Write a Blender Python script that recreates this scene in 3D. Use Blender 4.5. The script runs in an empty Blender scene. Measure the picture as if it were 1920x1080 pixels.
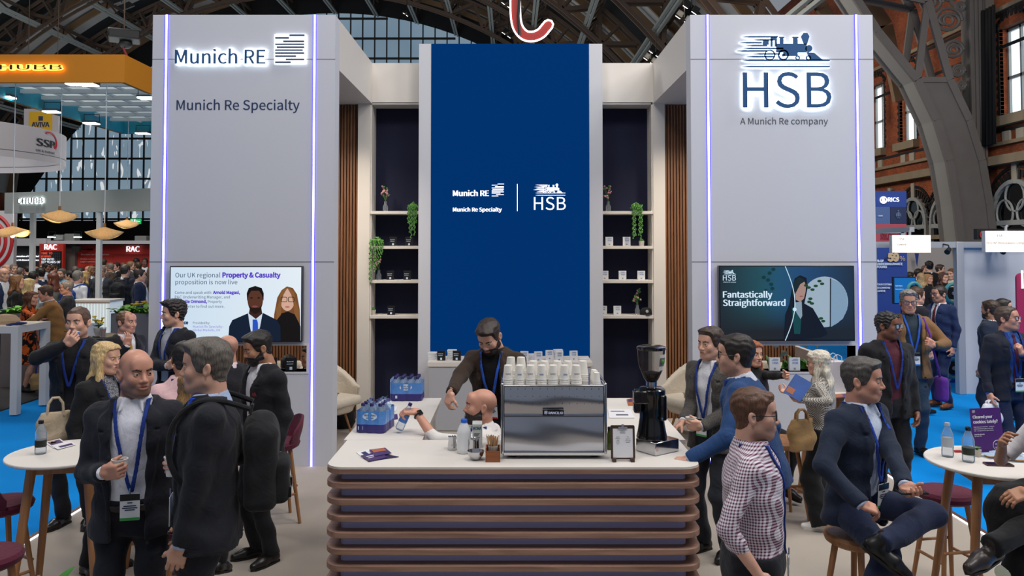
import bpy, bmesh, math, random, os
import numpy as np
from mathutils import Vector, Matrix
R_ = math.radians
rnd = random.Random(7)
SC = bpy.context.scene
COL = SC.collection

# ------------------------------------------------------------------ camera, world, lamps, exposure
CAMZ, FPX, CX, CY, HOR = 2.4, 1500.0, 960.0, 412.0, 460.0
TILT = math.atan((HOR - CY) / FPX)
cam_d = bpy.data.cameras.new('camera')
cam_d.sensor_width = 36.0
cam_d.lens = FPX / 1920.0 * 36.0
cam_d.shift_y = -(540.0 - CY) / 1920.0
cam_d.clip_end = 400
cam = bpy.data.objects.new('camera', cam_d)
cam.location = (0, 0, CAMZ)
cam.rotation_euler = (R_(90) + TILT, 0, 0)
COL.objects.link(cam)
SC.camera = cam

SC.view_settings.view_transform = 'Standard'
SC.view_settings.look = 'None'
SC.view_settings.gamma = 1.0
SC.view_settings.use_curve_mapping = False
SC.view_settings.exposure = 0.0

wd = bpy.data.worlds.new('sky')
SC.world = wd
wd.use_nodes = True
wb = wd.node_tree.nodes['Background']
wb.inputs[0].default_value = (0.80, 0.87, 1.0, 1)
wb.inputs[1].default_value = 0.27

def area_lamp(name, loc, target, size, energy, color=(1, 1, 1), size_y=None, spread=None):
 l = bpy.data.lights.new(name, 'AREA')
 l.energy = energy; l.size = size; l.color = color
 if size_y: l.shape = 'RECTANGLE'; l.size_y = size_y
 if spread: l.spread = spread
 o = bpy.data.objects.new(name, l)
 o.location = loc
 o.rotation_euler = (Vector(target) - Vector(loc)).to_track_quat('-Z', 'Y').to_euler()
 COL.objects.link(o)
 return o
# hall floodlights rigged high over the stands
area_lamp('hall_floodlight', (-3.0, 1.0, 11.0), (-1.5, 7.5, 1.5), 2.6, 320, (1.0, 0.97, 0.95))
area_lamp('hall_floodlight', (4.2, 1.5, 11.0), (1.8, 8.0, 1.5), 2.6, 370, (1.0, 0.97, 0.95))
area_lamp('hall_floodlight', (0.0, 6.3, 11.5), (0.0, 8.6, 0.0), 2.6, 235, (1.0, 0.90, 0.80))
area_lamp('hall_floodlight', (-12.0, 16.0, 13.0), (-10.0, 22.0, 0.0), 4.0, 1300, (1.0, 0.97, 0.92))
area_lamp('hall_floodlight', (8.0, 8.0, 11.0), (8.4, 13.5, 0.5), 3.0, 700, (1.0, 0.97, 0.94))
for x in (-2.6, 2.6): area_lamp('unseen_bay_lamp', (x, 9.7, 4.30), (x * .80, 11.1, 2.0), .25, 11, (1.0, 0.85, 0.68), None, R_(75))  # unseen warm lamps added to brighten the rear columns and slats
area_lamp('hall_floodlight', (9.5, 3.0, 9.0), (8.8, 13.0, 1.0), 2.5, 420, (1.0, 0.94, 0.86))  # unseen lamp added to brighten the partition beyond the right aisle
area_lamp('hall_floodlight', (3.0, 28.0, 9.0), (13.0, 28.0, 7.0), 3.0, 520, (1.0, 0.9, 0.8))
area_lamp('roof_uplight', (-17.0, 45.0, 4.0), (-17.0, 45.0, 25.0), 30.0, 4600, (0.95, 0.97, 1.0))

def P(px, py, Y):
 u = (px - CX) / FPX; v = (CY - py) / FPX
 c, s = math.cos(TILT), math.sin(TILT)
 d = Vector((u, -v * s + c, v * c + s))
 k = Y / d.y
 return Vector((d.x * k, Y, CAMZ + d.z * k))

def G(px, py, z=0.0):
 u = (px - CX) / FPX; v = (CY - py) / FPX
 c, s = math.cos(TILT), math.sin(TILT)
 d = Vector((u, -v * s + c, v * c + s))
 k = (z - CAMZ) / d.z
 return Vector((d.x * k, d.y * k, z))

# ------------------------------------------------------------------ materials
def lin(c):
 if isinstance(c, str):
  c = c.lstrip('#'); c = [int(c[i:i + 2], 16) for i in (0, 2, 4)]
 r = []
 for v in c[:3]:
  v = v / 255.0
  r.append(v / 12.92 if v <= 0.04045 else ((v + 0.055) / 1.055) ** 2.4)
 return (*r, 1.0)

_mats = {}
def mat(name, col=None, rough=0.6, metal=0.0, emit=0.0, bump=0.0, bscale=40.0, var=0.0, vscale=8.0, spec=0.5, trans=0.0, alpha=1.0, aniso=None, sheen=0.0, coat=0.0, ecol=None):
 if name in _mats: return _mats[name]
 m = bpy.data.materials.new(name); m.use_nodes = True
 nt = m.node_tree; b = nt.nodes['Principled BSDF']
 c = lin(col)
 b.inputs['Base Color'].default_value = c
 b.inputs['Roughness'].default_value = rough
 b.inputs['Metallic'].default_value = metal
 b.inputs['Specular IOR Level'].default_value = spec
 b.inputs['Transmission Weight'].default_value = trans
 b.inputs['Alpha'].default_value = alpha
 b.inputs['Sheen Weight'].default_value = sheen
 b.inputs['Coat Weight'].default_value = coat
 if emit > 0:
  b.inputs['Emission Color'].default_value = lin(ecol) if ecol else c
  b.inputs['Emission Strength'].default_value = emit
 if bump or var:
  tc = nt.nodes.new('ShaderNodeTexCoord')
  if bump:
   n = nt.nodes.new('ShaderNodeTexNoise'); n.inputs['Scale'].default_value = bscale; n.inputs['Detail'].default_value = 4
   nt.links.new(tc.outputs['Object'], n.inputs['Vector'])
   bp = nt.nodes.new('ShaderNodeBump'); bp.inputs['Strength'].default_value = bump; bp.inputs['Distance'].default_value = 0.01
   nt.links.new(n.outputs['Fac'], bp.inputs['Height']); nt.links.new(bp.outputs[0], b.inputs['Normal'])
  if var:
   n = nt.nodes.new('ShaderNodeTexNoise'); n.inputs['Scale'].default_value = vscale; n.inputs['Detail'].default_value = 5
   nt.links.new(tc.outputs['Object'], n.inputs['Vector'])
   mx = nt.nodes.new('ShaderNodeMix'); mx.data_type = 'RGBA'
   mx.inputs[6].default_value = tuple(v * (1 - var) for v in c[:3]) + (1,)
   mx.inputs[7].default_value = tuple(min(1, v * (1 + var)) for v in c[:3]) + (1,)
   nt.links.new(n.outputs['Fac'], mx.inputs[0]); nt.links.new(mx.outputs[2], b.inputs['Base Color'])
 _mats[name] = m
 return m

def nodemat(name):
 m = bpy.data.materials.new(name); m.use_nodes = True
 _mats[name] = m
 return m, m.node_tree, m.node_tree.nodes['Principled BSDF']

def emat(name, col, strength):
 return mat(name, col, rough=0.6, emit=strength)

def glassmat(name, col, rough=0.03, op=0.25):
 """thin clear plastic or glass: part see-through, part glossy"""
 if name in _mats: return _mats[name]
 m, nt, b = nodemat(name)
 b.inputs['Base Color'].default_value = lin(col); b.inputs['Roughness'].default_value = rough
 t = nt.nodes.new('ShaderNodeBsdfTransparent'); t.inputs[0].default_value = (0.97, 0.98, 1, 1)
 fr = nt.nodes.new('ShaderNodeFresnel'); fr.inputs[0].default_value = 1.18
 ad = nt.nodes.new('ShaderNodeMath'); ad.operation = 'ADD'; ad.inputs[1].default_value = op; ad.use_clamp = True
 nt.links.new(fr.outputs[0], ad.inputs[0])
 mx = nt.nodes.new('ShaderNodeMixShader')
 nt.links.new(ad.outputs[0], mx.inputs[0]); nt.links.new(t.outputs[0], mx.inputs[1]); nt.links.new(b.outputs[0], mx.inputs[2])
 nt.links.new(mx.outputs[0], nt.nodes['Material Output'].inputs[0])
 return m

# ------------------------------------------------------------------ objects, tags
def tag(o, label=None, cat=None, group=None, kind=None):
 if label: o['label'] = label
 if cat: o['category'] = cat
 if group: o['group'] = group
 if kind: o['kind'] = kind
 return o

def thing(name, label, cat, loc=(0, 0, 0), rz=0.0, group=None):
 o = bpy.data.objects.new(name, None); COL.objects.link(o)
 o.empty_display_size = 0.1
 o.location = loc; o.rotation_euler = (0, 0, rz)
 return tag(o, label, cat, group)

def copy_tree(o, parent=None):
 c = o.copy(); COL.objects.link(c)
 if parent is not None:
  c.parent = parent; c.matrix_parent_inverse = o.matrix_parent_inverse.copy()
 for ch in list(o.children): copy_tree(ch, c)
 return c

WR = {}
def wthing(name, label, cat, loc, group=None):
 """a thing whose parts are written in the coordinates of the hall"""
 o = thing(name, label, cat, loc, 0, group); WR[o.name] = Matrix.Translation(-Vector(loc)); return o
def adopt(o, parent):
 if parent is not None:
  o.parent = parent
  if parent.name in WR: o.matrix_parent_inverse = WR[parent.name]
 return o

class MB:
 def __init__(s): s.v = []; s.f = []; s.m = []; s.sm = []
 def _add(s, vs, fs, mi=0, smooth=False):
  n = len(s.v); s.v += [tuple(v) for v in vs]
  for f in fs: s.f.append([i + n for i in f]); s.m.append(mi); s.sm.append(smooth)
  return s
 def box(s, c, d, rz=0.0, mi=0, M=None):
  hx, hy, hz = d[0] / 2, d[1] / 2, d[2] / 2
  vs = [Vector((x, y, z)) for z in (-hz, hz) for x, y in ((-hx, -hy), (hx, -hy), (hx, hy), (-hx, hy))]
  if M is None: M = Matrix.Rotation(rz, 3, 'Z')
  vs = [M @ v + Vector(c) for v in vs]
  return s._add(vs, [(3, 2, 1, 0), (4, 5, 6, 7), (0, 1, 5, 4), (1, 2, 6, 5), (2, 3, 7, 6), (3, 0, 4, 7)], mi)
 def bb(s, x0, x1, y0, y1, z0, z1, mi=0):
  return s.box(((x0 + x1) / 2, (y0 + y1) / 2, (z0 + z1) / 2), (x1 - x0, y1 - y0, z1 - z0), 0, mi)
 def beam(s, a, b, w, h=None, mi=0, up=(0, 0, 1)):
  a = Vector(a); b = Vector(b); d = b - a; L = d.length
  if L < 1e-6: return s
  z = d / L; u = Vector(up)
  if abs(z.dot(u)) > 0.98: u = Vector((0, 1, 0)) if abs(z.y) < 0.9 else Vector((1, 0, 0))
  x = u.cross(z).normalized(); y = z.cross(x)
  M = Matrix((x, y, z)).transposed()
  return s.box((a + b) / 2, (w, h or w, L), 0, mi, M)
 def tube(s, pts, r, n=8, mi=0, cap=True, closed=False):
  pts = [Vector(p) for p in pts]; N = len(pts)
  rs = r if isinstance(r, (list, tuple)) else [r] * N
  vs = []; px = None
  for i, p in enumerate(pts):
   if closed: d = pts[(i + 1) % N] - pts[i - 1]
   else: d = pts[min(i + 1, N - 1)] - pts[max(i - 1, 0)]
   d.normalize()
   if px is None:
    u = Vector((0, 0, 1)) if abs(d.z) < 0.9 else Vector((1, 0, 0))
    px = u.cross(d).normalized()
   else:
    px = (px - d * px.dot(d)); px = px.normalized() if px.length > 1e-6 else Vector((1, 0, 0))
   py = d.cross(px)
   for k in range(n):
    a = 2 * math.pi * k / n
    vs.append(p + (px * math.cos(a) + py * math.sin(a)) * rs[i])
  fs = []
  for i in range(N if closed else N - 1):
   j = (i + 1) % N
   for k in range(n):
    l = (k + 1) % n
    fs.append((i * n + k, i * n + l, j * n + l, j * n + k))
  if cap and not closed:
   fs.append(tuple(range(n - 1, -1, -1))); fs.append(tuple((N - 1) * n + k for k in range(n)))
  return s._add(vs, fs, mi, True)
 def cyl(s, a, b, r0, r1=None, n=20, mi=0):
  return s.tube([a, b], [r0, r0 if r1 is None else r1], n, mi)
 def lathe(s, prof, c=(0, 0, 0), n=24, mi=0, sx=1.0, sy=1.0, M=None):
  """prof: list of (r, z)"""
  c = Vector(c); vs = []
  for r, z in prof:
   for k in range(n):
    a = 2 * math.pi * k / n
    v = Vector((r * math.cos(a) * sx, r * math.sin(a) * sy, z))
    vs.append((M @ v if M else v) + c)
  fs = []
  for i in range(len(prof) - 1):
   for k in range(n):
    l = (k + 1) % n
    fs.append((i * n + k, i * n + l, (i + 1) * n + l, (i + 1) * n + k))
  if prof[0][0] > 1e-5: fs.append(tuple(range(n - 1, -1, -1)))
  if prof[-1][0] > 1e-5: fs.append(tuple((len(prof) - 1) * n + k for k in range(n)))
  return s._add(vs, fs, mi, True)
 def ball(s, c, r, n=12, mi=0, M=None):
  if not isinstance(r, (tuple, list)): r = (r, r, r)
  prof = [(math.sin(math.pi * i / n), -math.cos(math.pi * i / n)) for i in range(n + 1)]
  S = Matrix.Diagonal(r); M2 = (M @ S) if M else S
  return s.lathe(prof, c, n * 2 if n < 10 else 16, mi, M=M2)
 def poly(s, pts, z0, z1, mi=0, M=None, c=(0, 0, 0)):
  """extrude a 2-D outline (ccw in x,y) from z0 to z1"""
  n = len(pts)
  vs = [Vector((x, y, z0)) for x, y in pts] + [Vector((x, y, z1)) for x, y in pts]
  if M is not None: vs = [M @ v for v in vs]
  vs = [v + Vector(c) for v in vs]
  fs = [tuple(range(n - 1, -1, -1)), tuple(range(n, 2 * n))]
  for i in range(n):
   j = (i + 1) % n
   fs.append((i, j, n + j, n + i))
  return s._add(vs, fs, mi)
 def quad(s, a, b, c, d, mi=0): return s._add([a, b, c, d], [(0, 1, 2, 3)], mi)
 def build(s, name, mats, parent=None, bevel=0.0, seg=2, sharp=40, off=None):
  me = bpy.data.meshes.new(name)
  me.from_pydata(s.v, [], s.f)
  if not isinstance(mats, (list, tuple)): mats = [mats]
  for m in mats: me.materials.append(m)
  me.polygons.foreach_set('material_index', s.m)
  sm = [True] * len(s.f) if (bevel or any(s.sm)) else s.sm
  me.polygons.foreach_set('use_smooth', sm)
  me.update()
  if any(sm): me.set_sharp_from_angle(angle=R_(sharp))
  o = bpy.data.objects.new(name, me); COL.objects.link(o)
  adopt(o, parent)
  if off is not None: o.location = off
  if bevel:
   b = o.modifiers.new('bevel', 'BEVEL'); b.width = bevel; b.segments = seg; b.limit_method = 'ANGLE'; b.angle_limit = R_(35)
  return o

def rrect(x0, y0, x1, y1, r, n=6):
 pts = []
 for cx, cy, a0 in ((x1 - r, y0 + r, -90), (x1 - r, y1 - r, 0), (x0 + r, y1 - r, 90), (x0 + r, y0 + r, 180)):
  for i in range(n + 1):
   a = R_(a0 + 90 * i / n); pts.append((cx + r * math.cos(a), cy + r * math.sin(a)))
 return pts

FRONT = Matrix(((1, 0, 0), (0, 0, -1), (0, 1, 0)))
def facing(yaw):
 return Matrix.Rotation(yaw, 3, 'Z') @ FRONT

# ------------------------------------------------------------------ lettering
_fonts = {}
def font():
 if 'f' not in _fonts:
  f = None
  try:
   p = os.path.join(bpy.utils.system_resource('DATAFILES'), 'fonts', 'Noto Sans CJK Regular.woff2')
   if os.path.exists(p): f = bpy.data.fonts.load(p)
  except Exception: f = None
  _fonts['f'] = f
 return _fonts['f']

def text_mesh(body, bold=0.0, extrude=0.0, spacing=1.0, res=3, shear=0.0, line=1.0):
 cu = bpy.data.curves.new('lettering', 'FONT')
 cu.body = body
 if font(): cu.font = font()
 cu.extrude = extrude; cu.space_character = spacing; cu.resolution_u = res; cu.shear = shear; cu.space_line = line
 o = bpy.data.objects.new('lettering', cu); COL.objects.link(o)
 bpy.context.view_layer.update()
 me = bpy.data.meshes.new_from_object(o.evaluated_get(bpy.context.evaluated_depsgraph_get()))
 bpy.data.objects.remove(o); bpy.data.curves.remove(cu)
 if bold > 0 and len(me.vertices):
  b = bmesh.new()
  for k in range(8 if bold >= .02 else 3):
   n0 = len(b.verts); b.from_mesh(me); b.verts.ensure_lookup_table()
   d = Vector((math.cos(k * .7854), math.sin(k * .7854), 0)) * bold if bold >= .02 else Vector(((k - 1) * bold * 1.2, 0, 0))
   d.z = k * .0004
   for v in b.verts[n0:]: v.co += d
  b.to_mesh(me); b.free()
 return me

def lettering(name, body, mats, parent=None, origin=(0, 0, 0), width=None, size=None, yaw=0.0, depth=0.004, bold=0.0, spacing=1.0, align='left', M=None, wmax=None, stretch=None, shear=0.0):
 """flat or raised lettering: origin is the baseline start (or centre) in the parent's space, facing -Y turned by yaw"""
 me = text_mesh(body, bold, 0.0, spacing, shear=shear)
 n = len(me.vertices); co = np.empty(n * 3); me.vertices.foreach_get('co', co); co = co.reshape(-1, 3)
 if n == 0: return None
 w0 = co[:, 0].max() - co[:, 0].min(); x0 = co[:, 0].min()
 k = width / w0 if width else size
 ky = size if (size and width) else k
 if stretch: ky = k * stretch
 me2 = bmesh.new(); me2.from_mesh(me); bpy.data.meshes.remove(me)
 if depth > 0:
  r = bmesh.ops.extrude_face_region(me2, geom=list(me2.faces))
  for v in r['geom']:
   if isinstance(v, bmesh.types.BMVert): v.co.z += depth / k
 sh = {'left': 0.0, 'center': w0 / 2, 'right': w0}[align]
 MM = M if M is not None else facing(yaw)
 for v in me2.verts:
  p = Vector(((v.co.x - x0 - sh) * k, v.co.y * ky, v.co.z * k))
  v.co = MM @ p + Vector(origin)
 me3 = bpy.data.meshes.new(name); me2.to_mesh(me3); me2.free()
 for m in (mats if isinstance(mats, (list, tuple)) else [mats]): me3.materials.append(m)
 o = bpy.data.objects.new(name, me3); COL.objects.link(o)
 return adopt(o, parent)

def join_objs(name, objs, parent=None):
 """merge freshly made mesh objects (all in the same space) into one mesh"""
 bm = bmesh.new(); mats = []
 for o in objs:
  if o is None: continue
  n0 = len(bm.faces); bm.from_mesh(o.data); bm.faces.ensure_lookup_table()
  idx = []
  for m in o.data.materials:
   if m not in mats: mats.append(m)
   idx.append(mats.index(m))
  for f in bm.faces[n0:]: f.material_index = idx[f.material_index] if idx else 0
 me = bpy.data.meshes.new(name); bm.to_mesh(me); bm.free()
 for m in mats: me.materials.append(m)
 for o in objs:
  if o is not None:
   d = o.data; bpy.data.objects.remove(o); bpy.data.meshes.remove(d)
 o = bpy.data.objects.new(name, me); COL.objects.link(o)
 return adopt(o, parent)
# ================================================================== THE SETTING
def S_(o): return tag(o, kind='structure')
def wpx(px0, px1, Y): return (px1 - px0) * Y / FPX

# ---- surfaces
def carpet(name, col, sc=260):
 m, nt, b = nodemat(name)
 tc = nt.nodes.new('ShaderNodeTexCoord'); n1 = nt.nodes.new('ShaderNodeTexNoise'); n1.inputs['Scale'].default_value = sc; n1.inputs['Detail'].default_value = 3
 n2 = nt.nodes.new('ShaderNodeTexNoise'); n2.inputs['Scale'].default_value = 1.6; n2.inputs['Detail'].default_value = 5
 nt.links.new(tc.outputs['Object'], n1.inputs['Vector']); nt.links.new(tc.outputs['Object'], n2.inputs['Vector'])
 c = lin(col); mx = nt.nodes.new('ShaderNodeMix'); mx.data_type = 'RGBA'
 mx.inputs[6].default_value = tuple(v * .72 for v in c[:3]) + (1,); mx.inputs[7].default_value = tuple(min(1, v * 1.25) for v in c[:3]) + (1,)
 ad = nt.nodes.new('ShaderNodeMath'); ad.operation = 'MULTIPLY_ADD'; ad.inputs[1].default_value = .45; nt.links.new(n1.outputs['Fac'], ad.inputs[0])
 m2 = nt.nodes.new('ShaderNodeMath'); m2.operation = 'MULTIPLY'; m2.inputs[1].default_value = .6; nt.links.new(n2.outputs['Fac'], m2.inputs[0]); nt.links.new(m2.outputs[0], ad.inputs[2])
 nt.links.new(ad.outputs[0], mx.inputs[0]); nt.links.new(mx.outputs[2], b.inputs['Base Color'])
 b.inputs['Roughness'].default_value = .95; b.inputs['Specular IOR Level'].default_value = .1
 return m

def woodmat(name, c1, c2, axis='X', sc=14.0, rough=.5):
 m, nt, b = nodemat(name)
 tc = nt.nodes.new('ShaderNodeTexCoord'); mp = nt.nodes.new('ShaderNodeMapping')
 v = [1.0, 1.0, 1.0]; v['XYZ'.index(axis)] = .07
 mp.inputs['Scale'].default_value = v
 n = nt.nodes.new('ShaderNodeTexNoise'); n.inputs['Scale'].default_value = sc * 3; n.inputs['Detail'].default_value = 6; n.inputs['Distortion'].default_value = .7
 nt.links.new(tc.outputs['Object'], mp.inputs[0]); nt.links.new(mp.outputs[0], n.inputs['Vector'])
 rp = nt.nodes.new('ShaderNodeMapRange'); rp.inputs[1].default_value = .3; rp.inputs[2].default_value = .7; nt.links.new(n.outputs['Fac'], rp.inputs[0])
 mx = nt.nodes.new('ShaderNodeMix'); mx.data_type = 'RGBA'; mx.inputs[6].default_value = lin(c1); mx.inputs[7].default_value = lin(c2)
 nt.links.new(rp.outputs[0], mx.inputs[0]); nt.links.new(mx.outputs[2], b.inputs['Base Color']); b.inputs['Roughness'].default_value = rough
 return m

M_stand = carpet('carpet_beige', 'A59C92')
M_blue = carpet('carpet_blue', '0A86D8')
M_dark = carpet('carpet_charcoal', '3A3A3C')
M_hall = mat('hall_concrete', '45464A', .8, var=.15)
M_white = mat('laminate_white', 'D6D1CA', .55, var=.02, vscale=3)
M_tower = mat('fabric_white', 'C4C6CE', .75, bump=.05, bscale=300)
M_seam = mat('seam_grey', '70707A', .8)
M_navy = mat('felt_navy', '0B1232', .85, var=.1, vscale=60)
M_oak = woodmat('oak', '8A5E3E', '6C452C', 'Z', 10)
M_walnut = woodmat('walnut_band', 'A68270', '7E5E4E', 'X', 10)
M_black = mat('black_backing', '0D0D0F', .8)
M_led = emat('led_white', 'F4F2FF', 7.0)
M_ledb = emat('led_violet', '4038FF', 3.2)
M_iron = mat('iron_grey', '6A645F', .6, var=.12, vscale=3)
M_irond = mat('iron_brown', '57463A', .65, var=.15, vscale=2)
M_ironl = mat('iron_pale', '8C918E', .55)
M_txtnavy = mat('letter_navy', '23375C', .4)
M_txtblue = mat('letter_blue', '24507F', .35)
M_halo = emat('halo_white', 'F2FBFF', 3.0)
M_txtgrey = mat('letter_grey', '4A4C55', .5)
M_wht_e = emat('screen_white', 'F4F7FF', 1.0)
M_chrome = mat('chrome', 'C8C8CC', .2, 1.0)

# ---- floors
f = MB(); f.bb(-60, 30, -8, 78, -.25, -.04); S_(f.build('floor_hall', M_hall))
f = MB(); f.bb(-7.45, -3.98, -4, 30, -.04, -.02); f.bb(3.98, 13.8, -4, 22, -.04, -.02); f.bb(-3.98, 3.98, 12.2, 30, -.04, -.02); S_(f.build('floor_aisle', M_blue))
f = MB(); f.bb(-14, -7.45, 6, 24, -.04, .0); S_(f.build('floor_neighbour', M_dark))
f = MB(); f.bb(-3.93, 3.93, 1.2, 11.9, -.04, 0); S_(f.build('floor_stand', M_stand))
for i, x in enumerate((-3.955, 3.955)):
 sx = -1 if x < 0 else 1
 f = MB(); f.bb(x - .025, x + .025, 1.2, 11.9, -.04, .004); f.bb(x + sx * .03 - .008, x + sx * .03 + .008, 1.2, 11.9, -.035, -.015)
 S_(f.build('trim_%d' % (i + 1), woodmat('kerb_walnut%d' % i, '6B4634', '4A3024', 'Y', 10)))
 q = MB(); q.bb(x - sx * .034 - .006, x - sx * .034 + .006, 3.0 if sx > 0 else 4.0, 11.9, 0.0, .008)
 tag(q.build('floor_light_strip', emat('led_floor', 'EDEBFF', 5.0)), 'thin glowing light strip along the %s edge of the stand floor' % ('left' if sx < 0 else 'right'), 'light strip', 'light strips along the stand floor')

# ---- the two white towers
YT = 8.78
TZ = 4.95
def tower(px0, px1, win, leds, label, side):
 x0, x1 = P(px0, 300, YT).x, P(px1, 300, YT).x
 r = wthing('display_tower', label, 'display wall', ((x0 + x1) / 2, YT + .11, 0))
 wx0, wx1, z0, z1 = P(win[0], 660, YT).x, P(win[1], 660, YT).x, P(960, win[3], YT).z, P(960, win[2], YT).z
 t = .22
 f = MB(); f.bb(x0, wx0, YT, YT + t, 0, TZ); f.bb(wx1, x1, YT, YT + t, 0, TZ); f.bb(wx0, wx1, YT, YT + t, 0, z0); f.bb(wx0, wx1, YT, YT + t, z1, TZ)
 f.build('wall_panel', M_tower, r)
 f = MB(); e = .022
 for a in ((wx0 - e, wx1 + e, z1, z1 + e), (wx0 - e, wx1 + e, z0 - e, z0), (wx0 - e, wx0, z0, z1), (wx1, wx1 + e, z0, z1)): f.bb(a[0], a[1], YT - .006, YT + t + .004, a[2], a[3])
 f.build('window_frame', mat('frame_white', 'CFCFD4', .5), r)
 for zz in (P(960, 111, YT).z, P(960, 491, YT).z):
  s = MB(); s.bb(x0, x1, YT - .0015, YT + .01, zz - .004, zz + .004); s.build('panel_seam', M_seam, r)
 for lx in leds:
  xx = P(lx, 300, YT).x
  s = MB(); s.bb(xx - .009, xx + .009, YT - .010, YT, .0, TZ)
  l = s.build('light_strip', M_led, r)
  s = MB(); s.bb(xx - .019, xx - .009, YT - .008, YT, .0, TZ); s.bb(xx + .009, xx + .019, YT - .008, YT, 0, TZ); s.build('strip_edge', M_ledb, l)
 return r, x0, x1
TL, tlx0, tlx1 = tower(283, 627, (322, 575, 648, 697), (309.5, 588.5), 'tall white display wall with navy lettering and two violet light strips, left of the counter', 'left')
TR, trx0, trx1 = tower(1296, 1640, (1352, 1604, 648, 697), (1328.5, 1608.5), 'tall white display wall with the steam train emblem, right of the counter', 'right')

# ---- canopy over the seating bays, back wall
YB = 11.12
bz = 4.38
for i, (x0, x1) in enumerate(((tlx0, tlx1), (trx0, trx1))):
 f = MB(); f.bb(x0, x1, YT + .22, YB + .5, bz, TZ)
 S_(f.build('ceiling_bay_%s' % ('left', 'right')[i], M_white))
bx = [P(v, 300, YB).x for v in (671, 694, 784, 1131, 1224.5, 1247)]
f = MB()
YP = 10.85
px_ = [P(v, 300, YP).x for v in (785, 808, 1105, 1130)]
f.bb(bx[1], px_[0] + .01, YB, YB + .45, 4.40, TZ); f.bb(px_[3] - .01, bx[4], YB, YB + .45, 4.40, TZ)
f.bb(bx[0], bx[1], YB, YB + .45, 0, TZ); f.bb(bx[4], bx[5], YB, YB + .45, 0, TZ)
f.bb(bx[0], bx[5], YB + .45, YB + .52, 0, TZ)
S_(f.build('wall_back', M_white))
pz = P(960, 82, YP).z
f = MB(); f.bb(px_[0], px_[1], YP, YB + .44, 0, pz); f.bb(px_[2], px_[3], YP, YB + .44, 0, pz); f.bb(px_[1], px_[2], YP + .06, YB + .44, 0, pz)
S_(f.build('wall_back_pillars', M_tower))
scr = wthing('video_wall', 'tall deep blue video wall with white logos behind the counter', 'screen', ((px_[1] + px_[2]) / 2, YP, .3))
m, nt, b = nodemat('screen_blue')
b.inputs['Base Color'].default_value = (.001, .006, .02, 1); b.inputs['Roughness'].default_value = .6; b.inputs['Specular IOR Level'].default_value = 0.0
b.inputs['Emission Color'].default_value = lin('00306A'); b.inputs['Emission Strength'].default_value = .95
f = MB(); f.bb(px_[1], px_[2], YP - .004, YP + .06, .3, pz); f.build('display_panel', m, scr)
# recessed navy shelving bays
def niche(x0, x1, label, ys):
 r = wthing('shelf_bay', label, 'shelving', ((x0 + x1) / 2, YB + .2, 0))
 f = MB(); f.bb(x0, x1, YB + .36, YB + .44, 0, 4.40); f.build('back_panel', M_navy, r)
 f = MB(); f.bb(x0, x0 + .02, YB + .02, YB + .36, 0, 4.40); f.bb(x1 - .02, x1, YB + .02, YB + .36, 0, 4.40); f.bb(x0, x1, YB + .02, YB + .36, 4.37, 4.40); f.build('side_panel', M_white, r)
 for y in ys:
  z = P(960, y, YB + .04).z
  f = MB(); f.bb(x0 + .005, x1 - .005, YB - .015, YB + .36, z - .042, z); f.build('shelf', M_white, r, bevel=.003)
 return r
SHY = (396, 461, 525, 591)
niche(bx[1], px_[0] - .002, 'white shelves in the navy recess left of the video wall', SHY)
niche(px_[3] + .002, bx[4], 'white shelves in the navy recess right of the video wall', SHY)
SHZ = [P(960, y, YB + .04).z for y in SHY]
# timber slat walls closing the seating bays
def slatwall(name, x0, x1):
 n = int((x1 - x0) / .042); w = (x1 - x0) / n
 f = MB()
 for k in range(n):
  f.bb(x0 + k * w + .007, x0 + (k + 1) * w - .007, YB + .06, YB + .10, 0, bz)
 f.bb(x0, x1, YB + .10, YB + .14, 0, bz, 1)
 S_(f.build(name, [M_oak, M_black]))
slatwall('wall_slats_left', tlx0 + .05, bx[0]); slatwall('wall_slats_right', bx[5], trx1 - .05)
f = MB(); f.bb(tlx0, tlx0 + .06, YT + .22, YB + .1, 0, 1.0); f.bb(trx1 - .06, trx1, YT + .22, YB + .1, 0, 1.0); S_(f.build('wall_bay_sides', M_white))

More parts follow.
